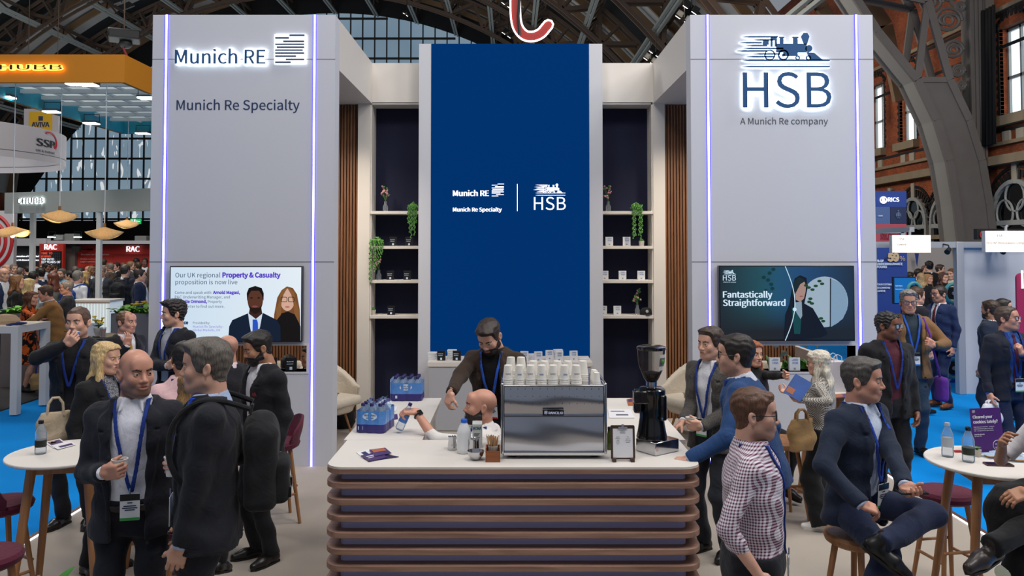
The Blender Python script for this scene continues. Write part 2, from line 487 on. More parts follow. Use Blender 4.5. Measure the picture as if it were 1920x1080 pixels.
# ---- lettering and emblems on the stand
def logo_bars(to, mats, name, parent, yd=.02, y0=0.0):
 f = MB()
 for x0, x1, y in ((1632, 1718, 203), (1553, 1630, 218), (1598, 1716, 237), (1553, 1716, 253), (1562, 1716, 270), (1553, 1708, 286), (1553, 1716, 303), (1553, 1670, 320), (1612, 1716, 338), (1553, 1640, 354)):
  a, b_ = to(x0, y + 4.4), to(x1, y - 4.4)
  f.bb(a.x, b_.x, a.y - yd, a.y - y0, a.z, b_.z)
 return f.build(name, mats, parent)
def train(to, mats, name, parent, yd=.02, y0=0.0, grow=0.0):
 f = MB(); g = grow
 def poly(pts):
  q = [to(x, y) for x, y in pts]; n = len(q)
  ar = sum(q[i].x * q[(i + 1) % n].z - q[(i + 1) % n].x * q[i].z for i in range(n))
  if ar < 0: q = q[::-1]
  Y = q[0].y
  f._add([(v.x, Y - yd, v.z) for v in q] + [(v.x, Y - y0, v.z) for v in q], [tuple(range(n)), tuple(range(2 * n - 1, n - 1, -1))] + [(i, n + i, n + (i + 1) % n, (i + 1) % n) for i in range(n)])
 def rect(x0, x1, a, b_): poly([(x0 - g, a - g), (x1 + g, a - g), (x1 + g, b_ + g), (x0 - g, b_ + g)])
 for x0, x1, y, t in ((330, 530, 212, 4.5), (390, 500, 229, 4.5), (316, 440, 245, 4.5), (350, 470, 261, 4.5), (333, 560, 277, 4.5), (298, 470, 291, 4.5), (388, 540, 308, 4.5), (352, 510, 323, 4.5), (330, 820, 343, 5), (330, 820, 379, 4.5)):
  poly([(x0 - g, y - g * .5), (x0 + 40, y - t - g), (x1 + g, y - t - g), (x1 + g, y + t + g), (x0 + 40, y + t + g), (x0 - g, y + g * .5 + 1)])
 rect(488, 524, 212, 232); rect(488, 500, 232, 268); rect(512, 524, 232, 268); rect(445, 478, 230, 256)
 rect(520, 690, 250, 300); rect(540, 560, 218, 250); rect(614, 640, 218, 250); rect(536, 564, 212, 219); rect(610, 644, 212, 219)
 poly([(676 - g, 256), (692 + g, 256), (706 + g, 210), (694, 190 - g), (672, 190 - g), (658 - g, 210)])
 def disc(cx, cy, r, r1=0, n=18):
  ring = [(cx + (r + g) * math.cos(2 * math.pi * k / n), cy + (r + g) * math.sin(2 * math.pi * k / n)) for k in range(n)]
  if r1 <= 0: poly(ring); return
  inn = [(cx + r1 * math.cos(2 * math.pi * k / n), cy + r1 * math.sin(2 * math.pi * k / n)) for k in range(n)]
  for k in range(n):
   l = (k + 1) % n; poly([ring[k], ring[l], inn[l], inn[k]])
 disc(702, 278, 20); disc(560, 314, 31, 22); disc(560, 314, 8); disc(484, 314, 31, 24); disc(640, 330, 13, 7); disc(700, 330, 15, 8)
 poly([(560, 300), (560, 320), (640, 320), (640, 300)]); poly([(690, 298), (732, 302), (782 + g, 343), (712, 343)])
 return f.build(name, mats, parent)

def halo_text(body, px0, px1, py, Y, parent, mface, bold=0.0, hb=.030, dep=.035):
 w = wpx(px0, px1, Y)
 fr = lettering('lettering', body, mface, parent, P(px0, py, Y) + Vector((0, -dep, 0)), width=w, depth=.014, bold=bold)
 b = lettering('halo_light', body, M_halo, fr, P(px0, py, Y) + Vector((0, -dep + .016, 0)), width=w * 1.012, depth=.010, bold=bold + hb)
 return fr
sg = wthing('halo_sign', 'glowing navy lettering and striped emblem at the top of the left display wall', 'sign', tuple(P(450, 122, YT - .02)))
halo_text('Munich RE', 331, 501, 121, YT, sg, M_txtblue, .004)
to = lambda x, y: P(x / 3, y / 3, YT)
lb = logo_bars(to, M_txtnavy, 'emblem', sg, .04, .022)
def bars_h(x, y): return P(x / 3, y / 3, YT)
f = MB(); a, b_ = bars_h(1546, 362), bars_h(1724, 196); f.bb(a.x, b_.x, YT - .018, YT - .010, a.z, b_.z); f.build('halo_light', M_halo, lb)
sg2 = lettering('wall_lettering', 'Munich Re Specialty', M_txtnavy, None, P(331, 206, YT), width=wpx(331, 563, YT), depth=.003, bold=.002)
tag(sg2, 'plain navy lettering below the glowing sign on the left display wall', 'lettering')
sg = wthing('halo_sign', 'glowing blue steam train emblem over three large blue letters, right display wall', 'sign', tuple(P(1473, 203, YT - .02)))
to = lambda x, y: P(1280 + x / 3, y / 3, YT)
tr = train(to, M_txtblue, 'train_emblem', sg, .04, .026)
train(to, M_halo, 'halo_light', tr, .022, .012, 2.5)
halo_text('HSB', 1391, 1557, 203, YT, sg, M_txtblue, .0, .022)
sg2 = lettering('wall_lettering', 'A Munich Re company', M_txtgrey, None, P(1388, 233, YT), width=wpx(1388, 1553, YT), depth=.003)
tag(sg2, 'plain grey lettering below the large blue letters on the right display wall', 'lettering')
# white marks on the blue video wall (shown by the screen)
Yv = YP - .005
lettering('screen_text', 'Munich RE', M_wht_e, scr, P(849, 367.5, Yv), width=wpx(849, 917, Yv), depth=.001, bold=.014)
logo_bars(lambda x, y: P(922 + (x - 1553) * 23 / 165, 345 + (y - 203) * 22.5 / 151, Yv), M_wht_e, 'screen_emblem', scr, .002)
lettering('screen_text', 'Munich Re Specialty', M_wht_e, scr, P(849, 396.5, Yv), width=wpx(849, 941, Yv), depth=.001, bold=.015)
f = MB(); a, b_ = P(969.4, 396, Yv), P(970.6, 345, Yv); f.bb(a.x, b_.x, Yv - .002, Yv, a.z, b_.z); f.build('screen_divider', M_wht_e, scr)
train(lambda x, y: P(1000 + (x - 298) * 60 / 522, 344 + (y - 188) * 22 / 191, Yv), M_wht_e, 'screen_train_emblem', scr, .002)
lettering('screen_text', 'HSB', M_wht_e, scr, P(1001, 393.5, Yv), width=wpx(1001, 1061, Yv), depth=.001)

# ---- the train-shed hall: arched roof, ribs, end window, brick side wall
HX, HZ, HR = -17.0, -8.0, 32.5
def section(r_extra=0.0):
 """points (x,z) from the right springing over the crown to the left springing"""
 kn = [(13.35, -.1), (13.25, 2.0), (13.1, 3.6), (12.9, 4.9), (12.55, 6.1), (12.0, 7.3)]
 pts = [(x + r_extra * .55, z) for x, z in kn]
 a0 = math.asin((8.75 - HZ) / HR)
 n = 40
 arc = [(HX + (HR + r_extra) * math.cos(a0 + (math.pi - 2 * a0) * k / n), HZ + (HR + r_extra) * math.sin(a0 + (math.pi - 2 * a0) * k / n)) for k in range(n + 1)]
 lf = [(2 * HX - x, z) for x, z in reversed(pts)]
 return pts + arc + lf
def arch(Y, w, detail):
 f = MB(); inn = section(0); out = section(1.75); mid = section(.32); mo = section(1.45)
 N = len(inn)
 for i in range(N - 1):
  for q, t, h in ((inn, .18, .30), (out, .18, .30)):
   for sy in (-1, 1):
    f.beam((q[i][0], Y + sy * w / 2, q[i][1]), (q[i + 1][0], Y + sy * w / 2, q[i + 1][1]), .22, .10, 0, (0, 1, 0))
  f.beam((inn[i][0], Y, inn[i][1]), (inn[i + 1][0], Y, inn[i + 1][1]), .06, w, 1, (0, 1, 0)) if detail else None
  a, b_ = (inn[i], out[i + 1]) if i % 2 else (out[i], inn[i + 1])
  solid = i < 5 or i > N - 7
  for sy in (-1, 1):
   y = Y + sy * w / 2
   if solid:
    f._add([(inn[i][0], y, inn[i][1]), (out[i][0], y, out[i][1]), (out[i + 1][0], y, out[i + 1][1]), (inn[i + 1][0], y, inn[i + 1][1])], [(0, 1, 2, 3)])
   else:
    f.beam((a[0], y, a[1]), (b_[0], y, b_[1]), .20 if detail else .24, .08, 0, (0, 1, 0))
    if i % 2: f.beam((inn[i][0], y, inn[i][1]), (out[i][0], y, out[i][1]), .16, .08, 0, (0, 1, 0))
 return f
RIBS = (24.0, 33.0, 42.0, 51.0, 60.0, 69.0)
for k, Y in enumerate(RIBS):
 S_(arch(Y, .9 if k == 0 else .7, k == 0).build('roof_arch', [M_iron if k == 0 else M_irond, mat('iron_soffit', '8A8780', .55) if k == 0 else M_irond]))
# roof skin with pale boarding and dark roof lights, purlins and rafters
m, nt, b = nodemat('roof_boards')
tc = nt.nodes.new('ShaderNodeTexCoord'); sp = nt.nodes.new('ShaderNodeSeparateXYZ'); nt.links.new(tc.outputs['Object'], sp.inputs[0])
def mnode(op, a, v=None):
 q = nt.nodes.new('ShaderNodeMath'); q.operation = op
 if isinstance(a, (int, float)): q.inputs[0].default_value = a
 else: nt.links.new(a, q.inputs[0])
 if v is not None: q.inputs[1].default_value = v
 return q.outputs[0]
fr = mnode('FRACT', mnode('DIVIDE', sp.outputs[1], 9.0))
dk = mnode('GREATER_THAN', fr, .62)
mx = nt.nodes.new('ShaderNodeMix'); mx.data_type = 'RGBA'; mx.inputs[6].default_value = lin('A4A5A4'); mx.inputs[7].default_value = lin('101113')
nt.links.new(dk, mx.inputs[0]); nt.links.new(mx.outputs[2], b.inputs['Base Color']); b.inputs['Roughness'].default_value = .8
sec = [q for q in section(2.6) if q[1] > 12.5 or (q[0] < 0 and q[1] > 7)]
f = MB()
for i in range(len(sec) - 1):
 a, b_ = sec[i], sec[i + 1]
 f.quad((a[0], 15, a[1]), (a[0], 77, a[1]), (b_[0], 77, b_[1]), (b_[0], 15, b_[1]))
roof = S_(f.build('ceiling', m))
a0 = math.asin((8.75 - HZ) / HR)
for k in range(17):
 an = a0 + .06 + (math.pi - 2 * a0 - .12) * k / 16
 c, s = math.cos(an), math.sin(an)
 q = MB(); r0, r1 = HR + .25, HR + 1.6
 q.beam((HX + r0 * c - s * .13, 18, HZ + r0 * s + c * .13), (HX + r0 * c - s * .13, 76.5, HZ + r0 * s + c * .13), .16, .16, 1)
 q.beam((HX + r0 * c + s * .13, 18, HZ + r0 * s - c * .13), (HX + r0 * c + s * .13, 76.5, HZ + r0 * s - c * .13), .16, .16, 1)
 q.beam((HX + r1 * c, 18, HZ + r1 * s), (HX + r1 * c, 76.5, HZ + r1 * s), .2, .2, 0)
 y = 18.0
 while y < 76:
  q.beam((HX + r0 * c, y, HZ + r0 * s), (HX + r1 * c, y + 1.5, HZ + r1 * s), .10, .10, 0)
  q.beam((HX + r1 * c, y + 1.5, HZ + r1 * s), (HX + r0 * c, y + 3.0, HZ + r0 * s), .10, .10, 0)
  y += 3.0
 q.build('purlin', [M_irond, M_ironl], roof)
rs = section(2.15)[5:-5]
for Y in [r + d for r in RIBS for d in (3.0, 6.0)]:
 q = MB()
 for i in range(len(rs) - 1): q.beam((rs[i][0], Y, rs[i][1]), (rs[i + 1][0], Y, rs[i + 1][1]), .45, .22, 0, (0, 1, 0))
 q.build('rafter', mat('rafter_brown', '7A6044', .7, var=.15, vscale=1), roof)
# end window
YG = 76.5
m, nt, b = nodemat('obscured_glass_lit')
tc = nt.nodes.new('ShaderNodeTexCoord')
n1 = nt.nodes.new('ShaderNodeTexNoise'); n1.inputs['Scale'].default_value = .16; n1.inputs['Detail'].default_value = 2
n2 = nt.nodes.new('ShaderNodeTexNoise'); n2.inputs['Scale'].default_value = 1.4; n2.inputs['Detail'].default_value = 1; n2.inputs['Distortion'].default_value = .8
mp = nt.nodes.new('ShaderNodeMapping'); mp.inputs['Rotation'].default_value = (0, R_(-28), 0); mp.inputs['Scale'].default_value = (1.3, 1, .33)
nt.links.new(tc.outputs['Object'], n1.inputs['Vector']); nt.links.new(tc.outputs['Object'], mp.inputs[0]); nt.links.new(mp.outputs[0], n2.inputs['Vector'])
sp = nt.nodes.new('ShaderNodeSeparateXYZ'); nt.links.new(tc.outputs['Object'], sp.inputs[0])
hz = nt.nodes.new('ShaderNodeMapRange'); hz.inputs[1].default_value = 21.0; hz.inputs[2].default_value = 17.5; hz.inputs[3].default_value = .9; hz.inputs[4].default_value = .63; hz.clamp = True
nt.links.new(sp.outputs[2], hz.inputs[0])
gt = nt.nodes.new('ShaderNodeMath'); gt.operation = 'GREATER_THAN'; nt.links.new(n2.outputs['Fac'], gt.inputs[0]); nt.links.new(hz.outputs[0], gt.inputs[1])  # sun patches painted into the pane glow, only in the lower part
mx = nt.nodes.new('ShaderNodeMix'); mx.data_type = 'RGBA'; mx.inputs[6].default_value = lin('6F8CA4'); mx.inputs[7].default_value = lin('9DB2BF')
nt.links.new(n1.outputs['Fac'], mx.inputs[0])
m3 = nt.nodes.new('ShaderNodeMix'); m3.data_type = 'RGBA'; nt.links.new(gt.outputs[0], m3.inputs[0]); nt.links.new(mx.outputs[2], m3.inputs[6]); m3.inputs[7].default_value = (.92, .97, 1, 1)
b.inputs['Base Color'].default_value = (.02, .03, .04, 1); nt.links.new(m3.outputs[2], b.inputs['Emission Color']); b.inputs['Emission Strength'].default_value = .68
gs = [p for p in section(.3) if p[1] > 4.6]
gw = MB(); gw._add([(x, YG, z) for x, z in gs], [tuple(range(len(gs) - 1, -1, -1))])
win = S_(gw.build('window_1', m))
bars = MB()
x = HX - 31
def zin(x):
 d = abs(x - HX)
 q = [p for p in gs if p[0] >= HX]; q = sorted(((p[0] - HX, p[1]) for p in q))
 return float(np.interp(d, [v[0] for v in q], [v[1] for v in q]))
while x < HX + 30.2:
 bars.bb(x - .055, x + .055, YG - .25, YG - .05, 4.6, max(zin(x), 4.7)); x += 1.16
z = 4.9
while z < 24.4:
 xs = [p[0] for p in gs if p[1] >= z]
 bars.bb(min(xs), max(xs), YG - .28, YG - .05, z - .09, z + .09); z += 1.93
bars.build('window_frame', mat('glazing_bar', '1E1D1C', .6), win)
f = MB(); f.bb(-52, 16, YG - .3, YG + .4, 0, 4.75)
ga, gb = section(.25), section(3.2)
for k in range(len(ga) - 1): f._add([(ga[k][0], YG - .1, ga[k][1]), (ga[k + 1][0], YG - .1, ga[k + 1][1]), (gb[k + 1][0], YG - .1, gb[k + 1][1]), (gb[k][0], YG - .1, gb[k][1])], [(0, 1, 2, 3)])
S_(f.build('wall_end', mat('end_drape', '17181B', .9, var=.3, vscale=1.0)))
# brick side wall
XB = 14.35
def WB(px, py):
 u = (px - CX) / FPX; Y = XB / u; return P(px, py, Y)
m, nt, b = nodemat('brick_orange')
tc = nt.nodes.new('ShaderNodeTexCoord'); mp = nt.nodes.new('ShaderNodeMapping'); mp.inputs['Rotation'].default_value = (0, R_(90), R_(90))
sp = nt.nodes.new('ShaderNodeSeparateXYZ'); cb = nt.nodes.new('ShaderNodeCombineXYZ')
nt.links.new(tc.outputs['Object'], sp.inputs[0]); nt.links.new(sp.outputs[1], cb.inputs[0]); nt.links.new(sp.outputs[2], cb.inputs[1])
br = nt.nodes.new('ShaderNodeTexBrick'); br.inputs['Scale'].default_value = 4.2; br.inputs['Color1'].default_value = lin('A8552C'); br.inputs['Color2'].default_value = lin('8A4424'); br.inputs['Mortar'].default_value = lin('5F3A26'); br.inputs['Mortar Size'].default_value = .018
nt.links.new(cb.outputs[0], br.inputs['Vector'])
no = nt.nodes.new('ShaderNodeTexNoise'); no.inputs['Scale'].default_value = 1.1; no.inputs['Detail'].default_value = 5; nt.links.new(tc.outputs['Object'], no.inputs['Vector'])
mr = nt.nodes.new('ShaderNodeMapRange'); mr.inputs[1].default_value = .3; mr.inputs[2].default_value = .7; mr.inputs[3].default_value = .55; mr.inputs[4].default_value = 1.15; nt.links.new(no.outputs['Fac'], mr.inputs[0])
mu = nt.nodes.new('ShaderNodeMix'); mu.data_type = 'RGBA'; mu.blend_type = 'MULTIPLY'; mu.inputs[0].default_value = 1
nt.links.new(br.outputs['Color'], mu.inputs[6]); nt.links.new(mr.outputs[0], mu.inputs[7]); nt.links.new(mu.outputs[2], b.inputs['Base Color']); b.inputs['Roughness'].default_value = .85
M_brick = m
M_stone = mat('stone_buff', '8A7A62', .8, var=.2, vscale=3)
M_bbrick = mat('brick_black', '1B1A1A', .7, var=.3, vscale=12)
M_wframe = mat('window_paint', '9C9E9A', .5)
M_day = emat('daylight_glass', 'DCEBF5', 1.5)
M_dglass = mat('dark_glass', '0B0D10', .1)
# wall pieces leave real openings for the tall windows
openings = []
for px in (1906, 1706, 1647):
 yc = WB(px, 200).y; openings.append((yc - .62, yc + .62, 6.15, 8.75))
openings.append((19.9, 21.2, 6.15, 8.75)); openings.append((36.6, 37.8, 6.15, 8.75)); openings.append((39.2, 40.4, 6.15, 8.75))
openings.sort()
f = MB(); yy = 17.0
f.bb(XB, XB + .5, 17, 77, -.2, 6.15); f.bb(XB, XB + .5, 17, 77, 8.75, 15)
for a, b_, _, _ in openings: f.bb(XB, XB + .5, yy, a, 6.15, 8.75); yy = b_
f.bb(XB, XB + .5, yy, 77, 6.15, 8.75)
S_(f.build('wall_right', M_brick))
f = MB(); f.bb(2 * HX - XB - .5, 2 * HX - XB, 17, 77, -.2, 15); S_(f.build('wall_left', M_brick))
f = MB()
for z, t, h in ((5.0, .32, .26), (5.42, .12, .10), (9.35, .14, .12), (2.75, .16, .14)): f.bb(XB - t, XB, 17, 77, z - h, z)
S_(f.build('trim_3', M_stone))
f = MB()
for z in (9.15, 5.75, 8.2): f.bb(XB - .012, XB, 17, 77, z - .05, z + .05)
S_(f.build('trim_4', M_bbrick))
for i, (a, b_, z0, z1) in enumerate(openings):
 q = MB(); c = (a + b_) / 2
 q.bb(XB + .30, XB + .32, a, b_, z0, z1 + .1); w = S_(q.build('window_%d' % (i + 2), M_day))
 q = MB()
 for y0, y1 in ((a, a + .08), (b_ - .08, b_), (c - .035, c + .035)): q.bb(XB + .22, XB + .32, y0, y1, z0, z1)
 for z in (z0 + .05, z0 + 1.15, z1 - .05): q.bb(XB + .22, XB + .32, a, b_, z - .045, z + .045)
 q.build('window_frame', M_wframe, w)
 q = MB(); q.bb(XB - .22, XB + .25, a - .15, b_ + .15, z0 - .28, z0); q.build('window_sill', M_stone, w)
 q = MB()
 for k in range(22): 
  wd_ = .16 if k % 2 else .09
  z = z0 + k * .12
  q.bb(XB - .015, XB + .1, a - wd_, a, z, z + .11); q.bb(XB - .015, XB + .1, b_, b_ + wd_, z, z + .11)
 q.build('brick_quoin', M_bbrick, w)
 q = MB()
 for k in range(13):
  t = math.pi * k / 12; q.box((XB - .01, c - .72 * math.cos(t), z1 + .02 + .34 * math.sin(t)), (.06, .08, .2), mi=0, M=Matrix.Rotation(t - math.pi / 2, 3, 'X'))
 q.build('brick_arch', M_bbrick, w)
 q = MB()
 for k in (-1, 1): q.box((XB - .03, c + k * .32, z0 - .62), (.06, .34, .36))
 q.build('stone_panel', mat('stone_pale', 'A59C8A', .8), w)
# low arched windows below the ledge
for i, (px, w_) in enumerate(((1716, 1.05), (1776, 1.0), (1908, 1.25), (1672, 1.0))):
 p = WB(px, 400); yc = p.y; zs = 3.15; R0 = w_ * .86
 q = MB(); n = 16
 def arc(r, n=16): return [(yc + r * math.cos(math.pi * k / n), zs + r * math.sin(math.pi * k / n)) for k in range(n + 1)]
 o, inn = arc(R0), arc(R0 - .12)
 pts = [(yc + R0, 1.2)] + o + [(yc - R0, 1.2)]
 q._add([(XB - .02, y, z) for y, z in pts], [tuple(range(len(pts)))])
 w = S_(q.build('window_%d' % (i + 12), M_dglass))
 q = MB()
 for k in range(16): q.beam((XB - .06, o[k][0], o[k][1]), (XB - .06, o[k + 1][0], o[k + 1][1]), .12, .12, 0, (1, 0, 0))
 q.beam((XB - .06, yc + R0, zs), (XB - .06, yc + R0, 1.2), .12); q.beam((XB - .06, yc - R0, zs), (XB - .06, yc - R0, 1.2), .12); q.beam((XB - .06, yc - R0, zs - .1), (XB - .06, yc + R0, zs - .1), .10, .14)
 for cy_, cz_, r in ((0, .60, .40), (-.44, .16, .36), (.44, .16, .36)):
  cc = [(XB - .06, yc + (cy_ + r * math.cos(2 * math.pi * k / 18)) * R0, zs + (cz_ + r * math.sin(2 * math.pi * k / 18)) * R0) for k in range(18)]
  q.tube(cc, .035, 6, closed=True)
 q.build('window_frame', M_wframe, w)
 q = MB()
 for k in range(25):
  t = math.pi * k / 24; r = R0 + .18 + (.0 if k % 2 else .05)
  q.box((XB - .02, yc + r * math.cos(t), zs + r * math.sin(t)), (.05, .30 if k % 2 else .2, .09), M=Matrix.Rotation(t, 3, 'X'))
 for k in range(34):
  t = math.pi * k / 33; q.box((XB - .02, yc + (R0 + .42) * math.cos(t), zs + (R0 + .42) * math.sin(t)), (.05, .09, .16), M=Matrix.Rotation(t, 3, 'X'))
 q.build('brick_arch', M_bbrick, w)
 q = MB(); q.box((XB - .03, yc, zs + R0 + .28), (.10, .22, .56)); q.build('keystone', mat('stone_pale', 'A59C8A', .8), w)
# iron column, scrollwork spandrel beside the near arch
f = MB(); f.bb(13.72, 14.12, 23.75, 24.25, -.1, 16)
for x in (13.72, 13.86, 13.98, 14.12): f.bb(x - .03, x + .03, 23.70, 23.78, -.1, 16)
f.bb(14.1, XB, 23.6, 24.4, 5.4, 16); f.bb(13.5, XB, 23.5, 24.5, -.1, .9)
S_(f.build('column_iron', M_iron))
f = MB()
sc_ = [(13.2, 9.2, .42), (13.35, 8.3, .30), (12.7, 9.75, .36), (13.3, 10.1, .40), (13.48, 7.65, .2), (12.1, 10.5, .42), (12.8, 10.9, .42), (13.45, 11.0, .34), (11.5, 11.2, .4), (12.3, 11.7, .45), (13.1, 11.9, .42), (13.55, 7.2, .15), (12.55, 10.05, .2), (13.55, 9.6, .16)]
for x, z, r in sc_:
 pts = [(x + r * (1 - .06 * k / 4) * math.cos(k * .42), 24.0, z + r * (1 - .055 * k / 2) * math.sin(k * .42)) for k in range(26)]
 f.tube(pts, .055, 6)
 f.tube([(x + r * .35 * math.cos(k * .7), 24, z + r * .35 * math.sin(k * .7)) for k in range(9)], .045, 6, closed=True)
 f.beam((x - r, 24, z), (x - r - .12, 24, z + .2), .08)
S_(f.build('spandrel_scrollwork', M_iron))
# ------------------------------------------------------------------ soft solids (fields meshed by surface nets) for bodies, clothes, hair
def nets(D, lo, h):
 nx, ny, nz = D.shape
 S = D < 0
 cnt = np.zeros((nx - 1, ny - 1, nz - 1), np.float32)
 acc = [np.zeros_like(cnt) for _ in range(3)]
 quads = []
 masks = []
 for ax in range(3):
  a = [slice(None)] * 3; b = [slice(None)] * 3
  a[ax] = slice(0, -1); b[ax] = slice(1, None)
  Sa, Sb = S[tuple(a)], S[tuple(b)]
  M = Sa != Sb
  Da, Db = D[tuple(a)], D[tuple(b)]
  t = np.where(M, Da / np.where(M, Da - Db, 1), 0).astype(np.float32)
  Mf = M.astype(np.float32)
  o1, o2 = [i for i in range(3) if i != ax]
  for d1 in (0, 1):
   for d2 in (0, 1):
    sl = [slice(None)] * 3
    n1, n2 = D.shape[o1], D.shape[o2]
    sl[o1] = slice(d1, n1 - 1 + d1); sl[o2] = slice(d2, n2 - 1 + d2)
    sl = tuple(sl)
    cnt += Mf[sl]; acc[ax] += t[sl]
    acc[o1] += d1 * Mf[sl]; acc[o2] += d2 * Mf[sl]
  masks.append((M, Sa))
 idx = -np.ones(cnt.shape, np.int64)
 w = cnt > 0
 ii = np.nonzero(w)
 idx[w] = np.arange(len(ii[0]))
 c = cnt[w]
 V = np.stack([(ii[k] + acc[k][w] / c) * h + lo[k] for k in range(3)], 1)
 for ax in range(3):
  M, Sa = masks[ax]
  o1, o2 = [(1, 2), (2, 0), (0, 1)][ax]
  sl = [slice(None)] * 3
  sl[o1] = slice(1, -1); sl[o2] = slice(1, -1)
  e = np.nonzero(M[tuple(sl)])
  if len(e[0]) == 0: continue
  e = list(e); e[o1] = e[o1] + 1; e[o2] = e[o2] + 1
  def cell(d1, d2):
   q = [x.copy() for x in e]; q[o1] -= d1; q[o2] -= d2
   return idx[q[0], q[1], q[2]]
  Q = np.stack([cell(1, 1), cell(0, 1), cell(0, 0), cell(1, 0)], 1)
  ins = Sa[e[0], e[1], e[2]]
  Q[~ins] = Q[~ins][:, ::-1]
  quads.append(Q)
 Qs = np.concatenate(quads) if quads else np.zeros((0, 4), np.int64)
 Qs = Qs[(Qs >= 0).all(1)]
 return V, Qs

def _arr(v): return np.array(v, np.float32)

def cap(a, b, ra, rb=None):
 a, b = _arr(a), _arr(b); rb = ra if rb is None else rb
 d = b - a; L2 = max(float(d @ d), 1e-9)
 def f(X, Y, Z):
  px, py, pz = X - a[0], Y - a[1], Z - a[2]
  t = np.clip((px * d[0] + py * d[1] + pz * d[2]) / L2, 0, 1)
  return np.sqrt((px - t * d[0]) ** 2 + (py - t * d[1]) ** 2 + (pz - t * d[2]) ** 2) - (ra + (rb - ra) * t)
 return f, np.minimum(a - ra, b - rb), np.maximum(a + ra, b + rb)

def ccap(a, b, ra, rb, e, dn):
 f, lo, hi = cap(a, b, ra, rb); e = _arr(e); dn = _arr(dn)
 return (lambda X, Y, Z: np.maximum(f(X, Y, Z), (X - e[0]) * dn[0] + (Y - e[1]) * dn[1] + (Z - e[2]) * dn[2])), lo, hi

def ell(c, r, R=None):
 c, r = _arr(c), _arr(r)
 Rm = None if R is None else np.array(R, np.float32)
 def f(X, Y, Z):
  px, py, pz = X - c[0], Y - c[1], Z - c[2]
  if Rm is not None:
   px, py, pz = (Rm[0, k] * px + Rm[1, k] * py + Rm[2, k] * pz for k in range(3))
  k0 = np.sqrt((px / r[0]) ** 2 + (py / r[1]) ** 2 + (pz / r[2]) ** 2)
  k1 = np.sqrt((px / r[0] ** 2) ** 2 + (py / r[1] ** 2) ** 2 + (pz / r[2] ** 2) ** 2)
  return k0 * (k0 - 1) / np.maximum(k1, 1e-6)
 e = r if Rm is None else np.abs(Rm) @ r
 return f, c - e, c + e

def rbox(c, hf, R=None, rad=0.005):
 c, hf = _arr(c), _arr(hf)
 Rm = np.eye(3, dtype=np.float32) if R is None else np.array(R, np.float32)
 def f(X, Y, Z):
  px, py, pz = X - c[0], Y - c[1], Z - c[2]
  q = [np.abs(Rm[0, k] * px + Rm[1, k] * py + Rm[2, k] * pz) - hf[k] + rad for k in range(3)]
  o = np.sqrt(np.maximum(q[0], 0) ** 2 + np.maximum(q[1], 0) ** 2 + np.maximum(q[2], 0) ** 2)
  return o + np.minimum(np.maximum(np.maximum(q[0], q[1]), q[2]), 0) - rad
 e = np.abs(Rm) @ hf
 return f, c - e, c + e

def loft(o, R, rings, p=2.0):
 """elliptic tube along local z; rings: (z, rx, ry, yoff)"""
 o = _arr(o); Rm = np.array(R, np.float32)
 z = np.array([r[0] for r in rings], np.float32)
 rx = np.array([r[1] for r in rings], np.float32); ry = np.array([r[2] for r in rings], np.float32)
 yo = np.array([r[3] if len(r) > 3 else 0 for r in rings], np.float32)
 xo = np.array([r[4] if len(r) > 4 else 0 for r in rings], np.float32)
 zz = np.linspace(z[0], z[-1], 60)
 def prof(v):
  y = np.interp(zz, z, v)
  k = np.array([1, 2, 3, 2, 1.]) / 9
  return np.convolve(np.pad(y, 2, mode='edge'), k, 'valid')
 PX, PY, PO, XO = prof(rx), prof(ry), prof(yo), prof(xo)
 def f(X, Y, Z):
  a, b, c_ = X - o[0], Y - o[1], Z - o[2]
  lx, ly, lz = (Rm[0, k] * a + Rm[1, k] * b + Rm[2, k] * c_ for k in range(3))
  ex, ey, eo, xo_ = (np.interp(lz, zz, q).astype(np.float32) for q in (PX, PY, PO, XO))
  u, v = np.abs(lx - xo_) / ex, np.abs(ly - eo) / ey
  k0 = (u ** p + v ** p) ** (1.0 / p)
  d = (k0 - 1) * np.minimum(ex, ey)
  return np.maximum(d, np.maximum(z[0] - lz, lz - z[-1]))
 R3 = np.array(R, np.float32); m = max(rx.max(), ry.max()) + np.abs(yo).max() + np.abs(xo).max()
 e = [o + R3 @ _arr((sx * (rx.max() + np.abs(xo).max()), sy * (ry.max() + np.abs(yo).max()), zc)) for sx in (-1, 1) for sy in (-1, 1) for zc in (z[0], z[-1])]
 return f, np.min(e, 0), np.max(e, 0)

